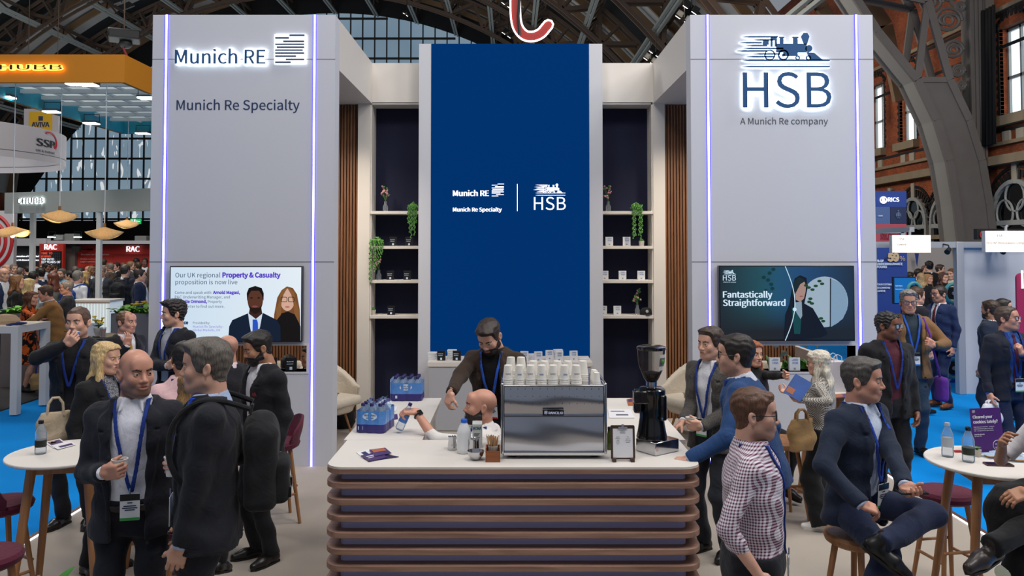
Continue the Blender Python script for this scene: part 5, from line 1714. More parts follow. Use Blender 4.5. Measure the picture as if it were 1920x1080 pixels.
tag(MB().lathe([(.018, 0), (.030, .006), (.046, .030), (.053, .055), (.051, .055), (.043, .030), (.027, .010), (0, .008)], (0, 0, 0), 26).build('steel_bowl', M_steelp, off=tuple(p)), 'round shiny steel bowl at the front of the bar', 'bowl')
p = at_bar(870, 849)
j = wthing('milk_bottle', 'white plastic milk bottle with bright blue cap on the bar', 'bottle', tuple(p))
f = MB(); f.lathe([(.038, 0), (.043, .006), (.044, .03), (.044, .125), (.040, .145), (.026, .175), (.019, .188), (.019, .195), (0, .196)], p, 20, sx=1.0, sy=.95); f.build('body', mat('milk_plastic', 'E0E2E4', .35, trans=.0), j)
f = MB(); f.lathe([(.0205, .190), (.0205, .207), (.018, .210), (0, .210)], p, 18); f.build('cap', mat('cap_blue', '1F62D0', .4), j)
p = at_bar(895, 838)
j = wthing('milk_carton', 'small white carton with green lettering behind the steel jugs', 'carton', tuple(p))
f = MB(); f.box(p + Vector((0, 0, .075)), (.062, .05, .15)); f._add([p + Vector(v) for v in ((-.031, -.025, .15), (.031, -.025, .15), (.031, .025, .15), (-.031, .025, .15), (-.031, 0, .168), (.031, 0, .168))], [(0, 1, 5, 4), (2, 3, 4, 5), (1, 2, 5), (3, 0, 4)]); cbx = f.build('body', mat('carton_white', 'C9CDCB', .6), j)
lettering('lettering', 'MOMA', mat('carton_green', '235A5E', .6), cbx, p + Vector((0, -.0255, .115)), width=.054, depth=.0006, align='center', bold=.011, stretch=1.5)
f = MB()
for k in range(5): f.bb(p.x - .022, p.x + .018 - .006 * (k % 3), p.y - .0262, p.y - .0255, p.z + .09 - .008 * k, p.z + .093 - .008 * k)
tag(f.build('small_print', M_txtgrey, cbx), kind='stuff')
p = at_bar(924, 867)
sb = wthing('stirrer_box', 'varnished wooden box of stirrers left of the espresso machine', 'box', tuple(p))
f = MB(); h_ = .085
for a in ((-.044, .044, -.044, -.036), (-.044, .044, .036, .044), (-.044, -.036, -.036, .036), (.036, .044, -.036, .036)): f.bb(p.x + a[0], p.x + a[1], p.y + .044 + a[2], p.y + .044 + a[3], p.z, p.z + (h_ if a[2] > 0 or a[0] != -.044 or a[1] != .044 else h_ * .78))
f.bb(p.x - .04, p.x + .04, p.y + .004, p.y + .084, p.z, p.z + .01); f.build('case', woodmat('box_orange', '9A5A30', '7A4424', 'X', 9), sb)
f = MB(); f.lathe([(.028, .012), (.030, .05), (.030, .088), (.027, .09), (.026, .02)], (p.x, p.y + .044, p.z), 18); f.build('glass', glassmat('tumbler_glass', 'D8E0E0', .03, .15), sb)
f = MB()
for k in range(26):
 a = rnd.uniform(0, 6.28); r0, r1 = rnd.uniform(0, .018), rnd.uniform(.008, .045)
 f.beam((p.x + r0 * math.cos(a), p.y + .05 + r0 * math.sin(a), p.z + .02), (p.x + r1 * math.cos(a), p.y + .05 + r1 * math.sin(a) * .7, p.z + .145 + rnd.uniform(-.012, .012)), .006, .0016)
tag(f.build('stirrers', mat('birch', 'B58A5C', .7), sb), kind='stuff')
p = at_bar(1143, 842)
j = wthing('syrup_bottle', 'stubby green glass bottle between the espresso machine and the menu', 'bottle', tuple(p))
f = MB(); f.lathe([(.026, 0), (.028, .006), (.028, .075), (.015, .10), (.011, .125), (0, .126)], p, 18); f.build('body', mat('glass_green', '4A5A1E', .1, trans=.3), j)
f = MB(); f.lathe([(.013, .122), (.013, .14), (0, .141)], p, 14); f.build('cap', M_blkm, j)

# leaflets on the bar
def leaflet(name, label, pts, z, mats, group=None, art=None, parent=None):
 """pts: four corner pixels"""
 q = [G(x, y, z) for x, y in pts]
 f = MB(); vs = [v + Vector((0, 0, 0)) for v in q] + [v + Vector((0, 0, .003)) for v in q]
 ar = sum(q[i].x * q[(i + 1) % 4].y - q[(i + 1) % 4].x * q[i].y for i in range(4))
 if ar < 0: vs = vs[:4][::-1] + vs[4:][::-1]
 f._add(vs, [(3, 2, 1, 0), (4, 5, 6, 7), (0, 1, 5, 4), (1, 2, 6, 5), (2, 3, 7, 6), (3, 0, 4, 7)])
 o = f.build(name, mats); tag(o, label, 'leaflet', group)
 for (u0, u1, v0, v1, m_, nm) in (art or []):
  def bi(u, v): return (q[0] * (1 - u) + q[1] * u) * (1 - v) + (q[3] * (1 - u) + q[2] * u) * v + Vector((0, 0, .0036))
  g = MB(); w_ = [bi(u0, v0), bi(u1, v0), bi(u1, v1), bi(u0, v1)]
  if ar < 0: w_ = w_[::-1]
  g.quad(*w_); g.build(nm, m_, o)
 return o
M_purp = mat('leaflet_purple', '463066', .35); M_purpd = mat('leaflet_dark', '2E2148', .35); M_orange = mat('photo_warm', 'A8603A', .5); M_paper = mat('paper_white', 'DCDCE0', .7)
leaflet('leaflet', 'white leaflet with dark stripe under the purple leaflets on the bar', ((668, 849), (692, 843), (706, 852), (680, 859)), CT + .001, M_paper, None, ((.25, .6, .2, .8, M_txtnavy, 'printed_stripe'),))
leaflet('leaflet', 'dark purple leaflet lying lowest and furthest right in the bar pile', ((712, 850), (748, 857), (720, 861), (690, 866)), CT + .002, M_purpd)
leaflet('leaflet', 'purple leaflet with pale printed lines in the middle of the bar pile', ((676, 855), (712, 847), (726, 858), (692, 865)), CT + .006, M_purp, None, ((.15, .6, .3, .4, M_paper, 'printed_line'), (.15, .45, .55, .62, M_paper, 'printed_line')))
leaflet('leaflet', 'purple leaflet with a warm orange photograph on top of the bar pile', ((692, 844), (722, 840), (734, 850), (704, 856)), CT + .010, M_purp, None, ((.1, .9, .05, .5, M_orange, 'printed_photo'),))
leaflet('leaflet', 'purple leaflet lying flat on the left wing of the bar beside the water', ((720, 778), (745, 777), (746, 786), (721, 788)), CT + .002, M_purp)
leaflet('leaflet', 'white sheet with a dark stripe on the left wing behind the bottles', ((722, 765), (746, 763), (742, 771), (722, 772)), CT + .002, M_paper, None, ((.45, .75, .2, .8, M_txtnavy, 'printed_stripe'),))
leaflet('leaflet', 'white printed sheet lying on the right wing of the bar', ((1140, 768), (1182, 768), (1190, 784), (1142, 784)), CT + .002, M_paper, None, ((.1, .7, .2, .3, M_txtgrey, 'printed_line'), (.3, .8, .6, .75, M_txtgrey, 'printed_line')))
leaflet('leaflet', 'small brown photo leaflet at the back of the right wing', ((1175, 749), (1194, 746), (1198, 760), (1178, 760)), CT + .003, M_orange, None, ((.1, .5, .1, .5, M_purp, 'printed_photo'),))

# water bottles
M_pet = glassmat('clear_plastic', 'BCD2E4', .06, .22)
M_wrap = glassmat('wrap_film', '9FC0EE', .12, .22)
M_hlab = mat('label_sky', '3C74C0', .4); M_hlab2 = mat('label_violet', '2C2470', .4); M_capv = mat('cap_violet', '2A1F5C', .4)
def water_bottle(parent, p, r=.031, h=.20, lab=(M_hlab2,), cap=M_capv, name='bottle', rot=None, filled=False, labz=(.30, .56)):
 M = rot or Matrix.Identity(3)
 f = MB(); f.lathe([(r * .8, 0), (r, .008), (r, h * .20), (r * .93, h * .24), (r, h * .28), (r, h * .60), (r * .94, h * .66), (r * .6, h * .80), (r * .40, h * .88), (r * .40, h * .93)], p, 18, M=M)
 b = f.build(name, M_pet, parent)
 f = MB(); f.lathe([(r * 1.02, h * labz[0]), (r * 1.02, h * labz[1])], p, 18, M=M); f.build('label', lab[0], b)
 f = MB(); f.lathe([(r * .46, h * .90), (r * .46, h * .985), (r * .40, h), (0, h)], p, 14, M=M); f.build('cap', cap, b)
 return b
def pack(label, px, py, nx, ny, rz, torn):
 p0 = at_bar(px, py); R0 = Matrix.Rotation(R_(rz), 3, 'Z')
 r = wthing('water_pack', label, 'water pack', tuple(p0))
 W, D = nx * .062, ny * .062
 for i in range(nx):
  for j in range(ny):
   q = p0 + R0 @ Vector(((i + .5) * .062 - W / 2, (j + .5) * .062, 0))
   water_bottle(r, q, .0305, .20, (M_hlab2,))
 def pt(x, y, z): return p0 + R0 @ Vector((x, y, z))
 g = .003
 for (z0, z1, m_, nm) in ((.004, .060, M_hlab2, 'film_print'), (.060, .150, mat('film_sky', '4E86CC', .25, var=.25, vscale=25), 'film_print'), (.150, .176, M_wrap, 'film')):
  f = MB(); pts = [(-W / 2 - g, -g), (W / 2 + g, -g), (W / 2 + g, D + g), (-W / 2 - g, D + g)]
  for k in range(4):
   if torn and nm == 'film': continue
   a, b_ = pts[k], pts[(k + 1) % 4]
   n = 10; vs = []
   for t in range(n + 1):
    u = t / n; x = a[0] + (b_[0] - a[0]) * u; y = a[1] + (b_[1] - a[1]) * u
    bul = .010 * abs(math.sin(u * math.pi * (nx if k % 2 == 0 else ny)))
    nx_, ny_ = [(0, -1), (1, 0), (0, 1), (-1, 0)][k]
    for z in (z0, z1): vs.append(pt(x + nx_ * bul, y + ny_ * bul, z))
   if torn and k == 0: vs = vs[:]
   f._add(vs, [(2 * t, 2 * t + 2, 2 * t + 3, 2 * t + 1) for t in range(n)], 0, True)
  fo = f.build(nm, m_, r)
 fx_ = lambda x, z: pt(x, -g - .0065, z)
 Mf = R0 @ FRONT
 f = MB(); f.poly([(.052 * math.cos(2 * math.pi * k / 20), .026 * math.sin(2 * math.pi * k / 20)) for k in range(20)], 0, .001, 0, Mf, fx_(0, .115)); ov = f.build('printed_oval', mat('print_pale', 'C8D8EE', .4), r)
 lettering('lettering', 'HIGHLAND', M_txtnavy, ov, fx_(0, .117) + R0 @ Vector((0, -.0012, 0)), width=.085, depth=.0004, align='center', M=Mf, bold=.011)
 lettering('lettering', 'SPRING', M_txtnavy, ov, fx_(0, .098) + R0 @ Vector((0, -.0012, 0)), width=.055, depth=.0004, align='center', M=Mf, bold=.011)
 f = MB(); f.poly([(-.018, -.012), (.018, -.012), (.018, .012), (-.018, .012)], 0, .001, 0, Mf, fx_(-W * .36, .035)); f.build('printed_panel', mat('print_pale', 'C8D8EE', .4), r)
 if torn:
  f = MB()
  for k in range(7):
   a = pt(W * (.5 - k * .1), D * rnd.uniform(.0, .6), .19); 
   f._add([a, a + Vector((rnd.uniform(-.05, .05), rnd.uniform(-.03, .03), .05)), a + Vector((rnd.uniform(-.04, .06), rnd.uniform(-.04, .03), .01)), a + Vector((rnd.uniform(-.02, .05), -.02, -.05))], [(0, 1, 2), (0, 2, 3)])
  f.build('torn_film', M_wrap, r)
 return r
pack('shrink wrapped pack of small water bottles at the back of the left wing', 761, 752, 4, 3, 0, False)
pack('torn open pack of small water bottles at the front of the left wing', 694, 812, 3, 4, -8, True)

# ================================================================== BACK CABINET, SHELF THINGS, CARD BOXES
cbx0, cbx1 = P(801, 700, 10.25).x, P(1111, 700, 10.25).x
cab = wthing('storage_cabinet', 'low white cabinet with grey doors in front of the video wall', 'cabinet', (0, 10.5, 0))
zt_ = P(960, 679, 10.25).z
f = MB(); f.bb(cbx0 + .02, cbx1 - .02, 10.27, 10.82, 0, zt_ - .06); f.build('body', M_white, cab)
f = MB(); f.bb(cbx0, cbx1, 10.25, 10.83, zt_ - .06, zt_); f.build('top', M_white, cab, bevel=.004)
M_door = mat('door_grey', 'A9ABB2', .6)
nd = 3; w_ = (cbx1 - cbx0 - .04) / nd
for k in range(nd):
 x0 = cbx0 + .02 + k * w_
 f = MB(); f.bb(x0 + .006, x0 + w_ - .006, 10.252, 10.275, .05, zt_ - .075); d = f.build('door', M_door, cab)
 f = MB(); f.tube([(x0 + w_ - .04, 10.25, .55), (x0 + w_ - .04, 10.225, .55), (x0 + w_ - .04, 10.225, .70), (x0 + w_ - .04, 10.25, .70)], .005, 6); f.build('handle', M_chrome, d)
M_cardk = mat('card_black', '121216', .4); M_cardw = mat('card_white', 'D6D9DE', .5); M_pale = mat('print_pale', 'C8D8EE', .4); M_pblue = mat('print_blue', '5C84B8', .5)
def card_box(black, w=.105, h=.125):
 f = MB(); f.bb(-w / 2, w / 2, -.015, .015, 0, h); o = f.build('card_box', M_cardk if black else M_cardw, bevel=.002)
 if black:
  lettering('printed_name', 'Munich RE', M_pale, o, (-w * .36, -.0155, h * .66), width=w * .6, depth=.0006, bold=.011)
  f = MB(); f.bb(-w * .36, w * .2, -.0162, -.0155, h * .50, h * .54); f.build('printed_line', M_pale, o)
  f = MB(); f.bb(-w * .12, w * .12, -.0162, -.0155, h * .08, h * .3); f.build('printed_square', M_pale, o)
 else:
  lettering('printed_name', 'HSB', M_pblue, o, (-w * .2, -.0155, h * .52), width=w * .5, depth=.0006, bold=.011)
  f = MB()
  for k in range(4): f.bb(-w * .3 + .006 * k, w * .3, -.0162, -.0155, h * (.76 + .04 * k), h * (.775 + .04 * k))
  f.build('printed_emblem', M_pblue, o)
  f = MB(); f.bb(-w * .10, w * .10, -.0162, -.0155, h * .1, h * .24); f.build('printed_square', mat('print_mid', '8A8F9A', .5), o)
 return o
cbk, cwh = card_box(True), card_box(False)
_u = set()
def put_card(black, px, Y, z, label, rz=0, group=None, sc=1.0):
 src = cbk if black else cwh
 o = src if src.name not in _u else copy_tree(src); _u.add(src.name)
 o.location = (P(px, 500, Y).x, Y, z); o.rotation_euler = (0, 0, R_(rz)); o.scale = (sc, sc, sc)
 tag(o, label, 'box', group); return o
Ys = YB + .10
for row, pxs in ((1, (737, 767)), (2, (732, 763.5)), (3, (734,))):
 for i, px in enumerate(pxs):
  put_card(True, px, Ys, SHZ[row], ('black card box on the %s left shelf, %s one' % (('', 'second', 'third', 'lowest')[row], ('left', 'right')[i])) if row < 3 else 'lone black card box beside the cactus on the lowest left shelf')
for row, px, t in ((1, 1142.5, 'second right shelf, nearest the pillar'), (1, 1175, 'second right shelf beside the potted plant'), (2, 1133.5, 'third right shelf, half behind the pillar'), (2, 1167, 'third right shelf, middle one'), (2, 1202, 'third right shelf, rightmost one'), (3, 1130.5, 'lowest right shelf, half behind the pillar'), (3, 1157, 'lowest right shelf left of the flowers')):
 put_card(False, px, Ys, SHZ[row], 'white card box on the ' + t)
Yc = 10.40
for px, t in ((828, 'left'), (857, 'right')): put_card(True, px, Yc, zt_, 'black card box on the storage cabinet, %s one beside the man in brown' % t, -6)
cl = ('leftmost', 'second from the left', 'third from the left', 'fourth from the left', 'rightmost')
for i, (px, Y) in enumerate(((983, 10.35), (1009, 10.32), (1030, 10.45), (1048, 10.33), (1075, 10.40))):
 put_card(False, px, Y, zt_, 'white card box standing on the storage cabinet behind the cups, %s' % cl[i], 4)
def flat_stack(px, Y, n, label):
 x = P(px, 500, Y).x
 for k in range(n):
  f = MB(); f.box((0, 0, .012), (.12, .10, .022), R_(rnd.uniform(-8, 8))); o = f.build('card_box', M_cardw, bevel=.002, off=(x, Y, zt_ + .024 * k)); tag(o, label, 'box', label + ' stack')
flat_stack(812, 10.5, 4, 'white card box lying in the flat stack left of the black boxes')
flat_stack(848, 10.55, 5, 'white card box lying in the flat stack between the black boxes')
flat_stack(996, 10.5, 3, 'white card box lying flat behind the upright ones, left pile')
flat_stack(1046, 10.58, 5, 'white card box lying flat in the tall pile behind the upright ones')
flat_stack(1094, 10.5, 1, 'white card box lying alone at the right end of the cabinet')
# boxes on the window sills of the display walls
for px, t in ((510.5, 'left'), (547.5, 'right')): put_card(True, px, YT + .06, P(960, 697, YT).z + .003, 'black card box on the window ledge of the left display wall, %s one' % t, 8, None, 1.15)
for px, t in ((1450, 'left'), (1487, 'right')): put_card(False, px, YT + .06, P(960, 697, YT).z + .003, 'white card box on the window ledge of the right display wall, %s one' % t, 0, None, 1.15)

M_leaf = mat('leaf_green', '3F7A2E', .5, var=.35, vscale=30); M_leafb = mat('leaf_bright', '5FA23C', .45, var=.3, vscale=20); M_stem = mat('stem_green', '4A6A34', .6)
M_pink = mat('petal_pink', 'D59AA0', .6, var=.2, vscale=40)
def leaf(f, base, d, L, w, droop=.3, mi=0, n=5, up=Vector((0, 0, 1))):
 d = Vector(d).normalized(); s = d.cross(up); s = s.normalized() if s.length > 1e-3 else Vector((1, 0, 0))
 vs = []
 for k in range(n + 1):
  t = k / n; c = Vector(base) + d * L * t + up * (-droop * L * t * t)
  ww = w * math.sin(math.pi * min(.97, (t * .86 + .10))) 
  nn = s.cross(d).normalized()
  vs += [c - s * ww + nn * ww * .25, c, c + s * ww + nn * ww * .25]
 fs = []
 for k in range(n):
  a = 3 * k; fs += [(a, a + 1, a + 4, a + 3), (a + 1, a + 2, a + 5, a + 4)]
 f._add(vs, fs, mi, True)
def bud_vase(px, row, label, cols, lean):
 p = Vector((P(px, 500, Ys).x, Ys, SHZ[row]))
 r = wthing('bud_vase', label, 'vase', tuple(p))
 f = MB(); f.lathe([(.030, 0), (.034, .006), (.034, .07), (.018, .10), (.017, .135), (.021, .14)], p, 16); f.build('glass', glassmat('vase_glass', 'B8C0C8', .04, .22), r)
 f = MB(); g = MB()
 for k in range(9):
  a = rnd.uniform(0, 6.28); t = p + Vector((lean * rnd.uniform(.5, 1.2) + .04 * math.cos(a), .02 * math.sin(a), rnd.uniform(.20, .36)))
  f.tube([p + Vector((0, 0, .02)), p + Vector((0, 0, .14)), t], .0028, 5)
  for q in range(3): g.ball(t + Vector((rnd.uniform(-.02, .02), rnd.uniform(-.02, .02), rnd.uniform(-.02, .02))), rnd.uniform(.010, .017), 5, mi=0 if rnd.random() < cols else 1)
 f.build('stem', M_stem, r); tag(g.build('blossom', [M_pink, M_leaf], r), kind='stuff')
bud_vase(722, 0, 'glass bud vase of pink flowers on the top left shelf', .85, .0)
bud_vase(710.5, 2, 'glass bud vase of pink flowers on the third left shelf', .85, -.03)
bud_vase(1141, 0, 'glass bud vase of pink flowers on the top right shelf', .8, -.02)
bud_vase(1194.5, 3, 'glass bud vase of mixed flowers beside the black cap', .55, -.01)
def trailing(px, row, label, lens, w, dense=1.0):
 p = Vector((P(px, 500, YB + .03).x, YB + .03, SHZ[row]))
 r = wthing('trailing_plant', label, 'plant', tuple(p))
 f = MB(); f.lathe([(.035, 0), (.045, .05), (.04, .05), (0, .045)], p + Vector((0, .05, 0)), 14); f.build('pot', M_blkm, r)
 f = MB()
 for i, L in enumerate(lens):
  x = p.x - w + 2 * w * i / max(1, len(lens) - 1) + rnd.uniform(-.006, .006); n = int(L / .013)
  y0 = YB - .035 - .014 * (i % 2)
  for k in range(n):
   t = k / n; z = p.z + .085 * math.sin(min(1, k / 6) * 1.57) - max(0, k - 5) * .0145
   yy = p.y + .04 + (y0 - p.y - .04) * min(1, k / 7)
   f.ball((x + .008 * math.sin(k * 1.3 + i) , yy + .006 * math.cos(k * 1.9), z), (.0105, .009, .008), 4, mi=(k + i) % 2)
 for k in range(60):
  a = rnd.uniform(0, 6.28); rr = rnd.uniform(0, 1) ** .5 * (w + .01)
  f.ball(p + Vector((rr * math.cos(a), .03 + .5 * rr * math.sin(a), .055 + .06 * (1 - rr / (w + .01)) + rnd.uniform(-.01, .02))), (.012, .011, .010), 4, mi=k % 2)
 tag(f.build('foliage', [M_leafb, M_leaf], r), kind='stuff')
trailing(774, 0, 'trailing green bead plant hanging from the top left shelf', (.30, .42, .50, .40, .36, .46, .30), .055)
trailing(706, 1, 'trailing green bead plant hanging from the second left shelf', (.58, .62, .44, .48, .40, .30, .26), .085)
trailing(1194, 0, 'trailing green plant in two tresses on the top right shelf', (.48, .50, .46, .20, .22, .46, .50, .44), .065)
def tiny_pot(px, row, label):
 p = Vector((P(px, 500, Ys).x, Ys, SHZ[row])); r = wthing('cactus_pot', label, 'plant', tuple(p))
 f = MB(); f.lathe([(.034, 0), (.040, .07), (.036, .07), (0, .06)], p, 16); f.build('pot', mat('pot_stone', 'B8B2A8', .7), r)
 f = MB()
 for k in range(16):
  a = 2.4 * k; f.ball(p + Vector((.022 * math.cos(a) * (k / 16), .022 * math.sin(a) * (k / 16), .075 + .014 * (1 - k / 16))), (.012, .012, .016), 5)
 tag(f.build('cactus', M_leaf, r), kind='stuff')
tiny_pot(700, 3, 'tiny cactus in a pale pot on the lowest left shelf')
tiny_pot(1203, 1, 'tiny green plant in a pale pot on the second right shelf')
p = Vector((P(1211.5, 500, Ys).x, Ys + .02, SHZ[3])); cp = wthing('baseball_cap', 'black baseball cap with a white badge on the lowest right shelf', 'cap', tuple(p))
f = MB(); f.lathe([(.088, 0), (.088, .03), (.078, .065), (.05, .095), (.0, .105)], p, 24); f.build('crown', clothmat('17181A'), cp)
f = MB(); f.poly([(.075 * math.cos(R_(180 + 180 * k / 12)), -.02 + .13 * math.sin(R_(180 + 180 * k / 12))) for k in range(13)], .004, .012, c=p); f.build('peak', clothmat('17181A'), cp)
f = MB(); f.cyl(p + Vector((0, -.078, .055)), p + Vector((0, -.090, .052)), .02, n=14); f.build('badge', M_cardw, cp)

# ================================================================== SCREENS
def flatpoly(name, pts, m_, parent, Y, d=.0008, order=0):
 """a shape shown on a flat screen: pts in photo pixels"""
 q = [P(x, y, Y) for x, y in pts]; n = len(q)
 ar = sum(q[i].x * q[(i + 1) % n].z - q[(i + 1) % n].x * q[i].z for i in range(n))
 if ar < 0: q = q[::-1]
 yy = Y - d * (1 + order)
 f = MB(); f._add([(v.x, yy, v.z) for v in q], [tuple(range(n))]); return f.build(name, m_, parent)
def oval(cx, cy, rx, ry, n=28, a0=0, a1=360): return [(cx + rx * math.cos(R_(a0 + (a1 - a0) * k / n)), cy + ry * math.sin(R_(a0 + (a1 - a0) * k / n))) for k in range(n + (a1 - a0 < 360))]
def em(col, s=.95):
 m_ = mat('screen_' + col, '0A0A0C', .5, emit=s, ecol=col, spec=.2); return m_
def tv(label, px0, px1, py0, py1, Y, screencol):
 a, b_ = P(px0, py1, Y), P(px1, py0, Y)
 r = wthing('wall_screen', label, 'television', ((a.x + b_.x) / 2, Y, a.z))
 f = MB(); f.bb(a.x, b_.x, Y, YT - .012, a.z, b_.z); f.build('casing', mat('tv_black', '08080A', .3), r, bevel=.004)
 f = MB(); f.bb(a.x + .2, b_.x - .2, YT - .014, YT, a.z + .1, b_.z - .1); f.build('bracket', M_blkm, r)
 e = .012
 f = MB(); f.bb(a.x + e, b_.x - e, Y - .002, Y, a.z + e * 1.3, b_.z - e); s = f.build('display_panel', screencol, r)
 return r, s
YV = 8.70
m, nt, b = nodemat('screen_pale_blue')
tc = nt.nodes.new('ShaderNodeTexCoord'); sp = nt.nodes.new('ShaderNodeSeparateXYZ'); nt.links.new(tc.outputs['Generated'], sp.inputs[0])
mx = nt.nodes.new('ShaderNodeMix'); mx.data_type = 'RGBA'; mx.inputs[6].default_value = lin('CFE4F6'); mx.inputs[7].default_value = lin('EAF4FC'); nt.links.new(sp.outputs[0], mx.inputs[0])
b.inputs['Base Color'].default_value = (.005, .005, .005, 1); nt.links.new(mx.outputs[2], b.inputs['Emission Color']); b.inputs['Emission Strength'].default_value = .92
r, s_ = tv('wall screen showing two portraits and purple headings on pale blue', 316.5, 567, 499, 641.5, YV, m)
def stext(t, x0, x1, y, m_, bold=0, order=1): return lettering('screen_text', t, m_, s_, P(x0, y, YV) + Vector((0, -.003, 0)), width=wpx(x0, x1, YV), depth=.0005, bold=bold)
tn, tp, tl_ = em('2C4468'), em('5A3FC8'), em('8A7FE0')
stext('Our UK regional', 329, 413, 520, tn); stext('Property & Casualty', 417, 526, 520, tp, .02); stext('proposition is now live', 329, 445, 533, tn)
stext('Come and speak with', 328, 396, 551, tn); stext('Arnold Magasi,', 399.5, 450, 551, tp, .02)
stext('P&C Underwriting Manager, and', 328, 431, 559.5, tn); stext('Michelle Ormond,', 328, 388, 568, tp, .02); stext('Property', 390, 416, 568, tn); stext('Underwriter to find out more.', 328, 420.5, 577, tn)
stext('insurance', 318, 353, 607.5, tn, .03); stext('Provided by', 362, 393, 607.5, tn); stext('Munich Re Specialty -', 362, 420, 614.5, tl_); stext('Global Markets, UK', 362, 413, 621, tl_)
fp = lambda nm, pts, c, o, st=.9: flatpoly(nm, pts, em(c, st), s_, YV - .003, .0008, o)
# portraits on the screen
fp('screen_portrait', [(511, 637), (514, 590), (520, 558), (528, 544), (538, 537), (549, 540), (557, 552), (562, 580), (563.5, 637)], '7A4E2C', 0)
fp('screen_portrait', [(511, 640), (516, 605), (526, 588), (540, 584), (554, 590), (563.5, 612), (563.5, 640)], '100C0C', 1)
fp('screen_portrait', oval(539, 562, 13.5, 21), 'D9AE98', 2)
fp('screen_portrait', [(524, 565), (526, 548), (534, 541), (539, 540), (532, 552), (528, 566), (527, 590), (519, 600), (518, 580)], '8A5C34', 3)
fp('screen_portrait', [(554, 565), (552, 548), (544, 541), (539, 540), (546, 552), (550, 566), (552, 588), (560, 604), (561, 580)], '8A5C34', 3)
for x in (532.5, 546):
 f = MB(); pts = [P(x + q[0], 561.5 + q[1], YV - .0065) for q in rrect(-5.6, -4.4, 5.6, 4.4, 2.4, 3)]; f.tube(pts, .0034, 5, closed=True); f.build('screen_portrait', em('141216'), s_)
fp('screen_portrait', oval(539, 575.5, 4.5, 1.3, 12), 'B4605C', 4)
fp('screen_portrait', [(428, 639.5), (430, 612), (436, 600), (466, 587), (494, 587), (520, 600), (526, 612), (526.5, 639.5)], '101E34', 5)
fp('screen_portrait', [(465, 585), (493, 585), (488, 612), (480, 640), (474, 640), (468, 606)], 'D4E2F2', 6)
fp('screen_portrait', [(474, 599), (482, 599), (484, 605), (485, 639.5), (473.5, 639.5), (474, 606)], '2A54C8', 7)
fp('screen_portrait', [(469, 575), (490, 575), (492, 588), (480, 598), (467, 588)], '3A2018', 7)
fp('screen_portrait', oval(479, 562, 14.5, 24), '5A3424', 8)
fp('screen_portrait', [(464, 565), (463, 550), (467, 540), (479, 536), (491, 540), (495, 550), (494.5, 565), (491, 552), (486, 545), (472, 545), (467, 552)], '0E0A0A', 9)
fp('screen_portrait', [(467, 572), (472, 577), (486, 577), (491.5, 572), (488, 584), (479, 589), (470, 584)], '20120E', 9)
fp('screen_portrait', oval(478.5, 574.5, 5.5, 2, 12), '8A4A44', 10)
for x in (472, 485.5): fp('screen_portrait', oval(x, 558.5, 2.6, 1.3, 10), '140C0A', 10)
m, nt, b = nodemat('screen_teal')
tc = nt.nodes.new('ShaderNodeTexCoord'); sp = nt.nodes.new('ShaderNodeSeparateXYZ'); nt.links.new(tc.outputs['Generated'], sp.inputs[0])
cr = nt.nodes.new('ShaderNodeValToRGB'); e = cr.color_ramp.elements
e[0].position = 0; e[0].color = lin('04202E'); e[1].position = 1; e[1].color = lin('08263E')
for pos, c in ((.3, '0A4A58'), (.42, '0A5070'), (.62, '0C4676')): q = e.new(pos); q.color = lin(c)
nt.links.new(sp.outputs[0], cr.inputs[0])
cr2 = nt.nodes.new('ShaderNodeMix'); cr2.data_type = 'RGBA'; mr = nt.nodes.new('ShaderNodeMapRange'); mr.inputs[1].default_value = .12; mr.inputs[2].default_value = .5; nt.links.new(sp.outputs[2], mr.inputs[0])
nt.links.new(mr.outputs[0], cr2.inputs[0]); cr2.inputs[6].default_value = lin('04121E'); nt.links.new(cr.outputs[0], cr2.inputs[7])
b.inputs['Base Color'].default_value = (.005, .005, .005, 1); nt.links.new(cr2.outputs[2], b.inputs['Emission Color']); b.inputs['Emission Strength'].default_value = .85
r, s_ = tv('wall screen showing a seated woman and white headline on teal blue', 1349, 1601.5, 498, 639.5, YV, m)
fp('screen_disc', oval(1546, 566, 44, 47.5, 40), 'A8BED0', 0, .8)
fp('screen_panel', [(1558, 523), (1575, 530), (1588, 550), (1588.5, 580), (1580, 598), (1560, 612), (1557, 613)], '8AA8C4', 1, .8)
fp('screen_panel', [(1556, 522), (1558.2, 522), (1557.6, 614), (1555.6, 614)], '141C28', 2)
fp('screen_person', [(1470, 637), (1472, 590), (1480, 570), (1484, 545), (1490, 522), (1500, 516), (1512, 521), (1514, 540), (1510, 560), (1508, 569), (1524, 578), (1538, 602), (1552, 626), (1540, 632), (1500, 636)], '0A1424', 3)
fp('screen_person', [(1491, 567), (1503, 565), (1504, 592), (1500, 600), (1490, 580)], '90A8BC', 4, .8)
fp('screen_person', [(1484, 575), (1492, 585), (1502, 600), (1500, 626), (1489, 626)], '0E4A50', 5, .8)
fp('screen_person', [(1491, 540), (1498, 534), (1508, 528), (1511, 536), (1510, 548), (1507, 560), (1500, 566), (1492, 562), (1490, 550)], 'B8968C', 5, .75)
fp('screen_person', [(1484, 552), (1488, 528), (1498, 519), (1509, 526), (1500, 533), (1494, 545), (1490, 552)], '12262E', 6)
fp('screen_person', oval(1502, 555.5, 3.6, 1.2, 10), '9A5A58', 6, .8)
for c in ((1536, 527), (1541, 532), (1529, 536), (1523, 543), (1517, 566), (1522, 569), (1519, 560), (1539, 597), (1543, 602), (1511, 535), (1516, 539)): fp('screen_leaf', oval(c[0], c[1], 4.2, 2.6, 10), '1E4A2E', 7, .8)
for c in ((1440, 525), (1446, 533), (1436, 545), (1448, 541), (1450, 505), (1443, 512), (1432, 520)): fp('screen_leaf', oval(c[0], c[1], 4.0, 3.4, 10), '083A3E', 1, .8)
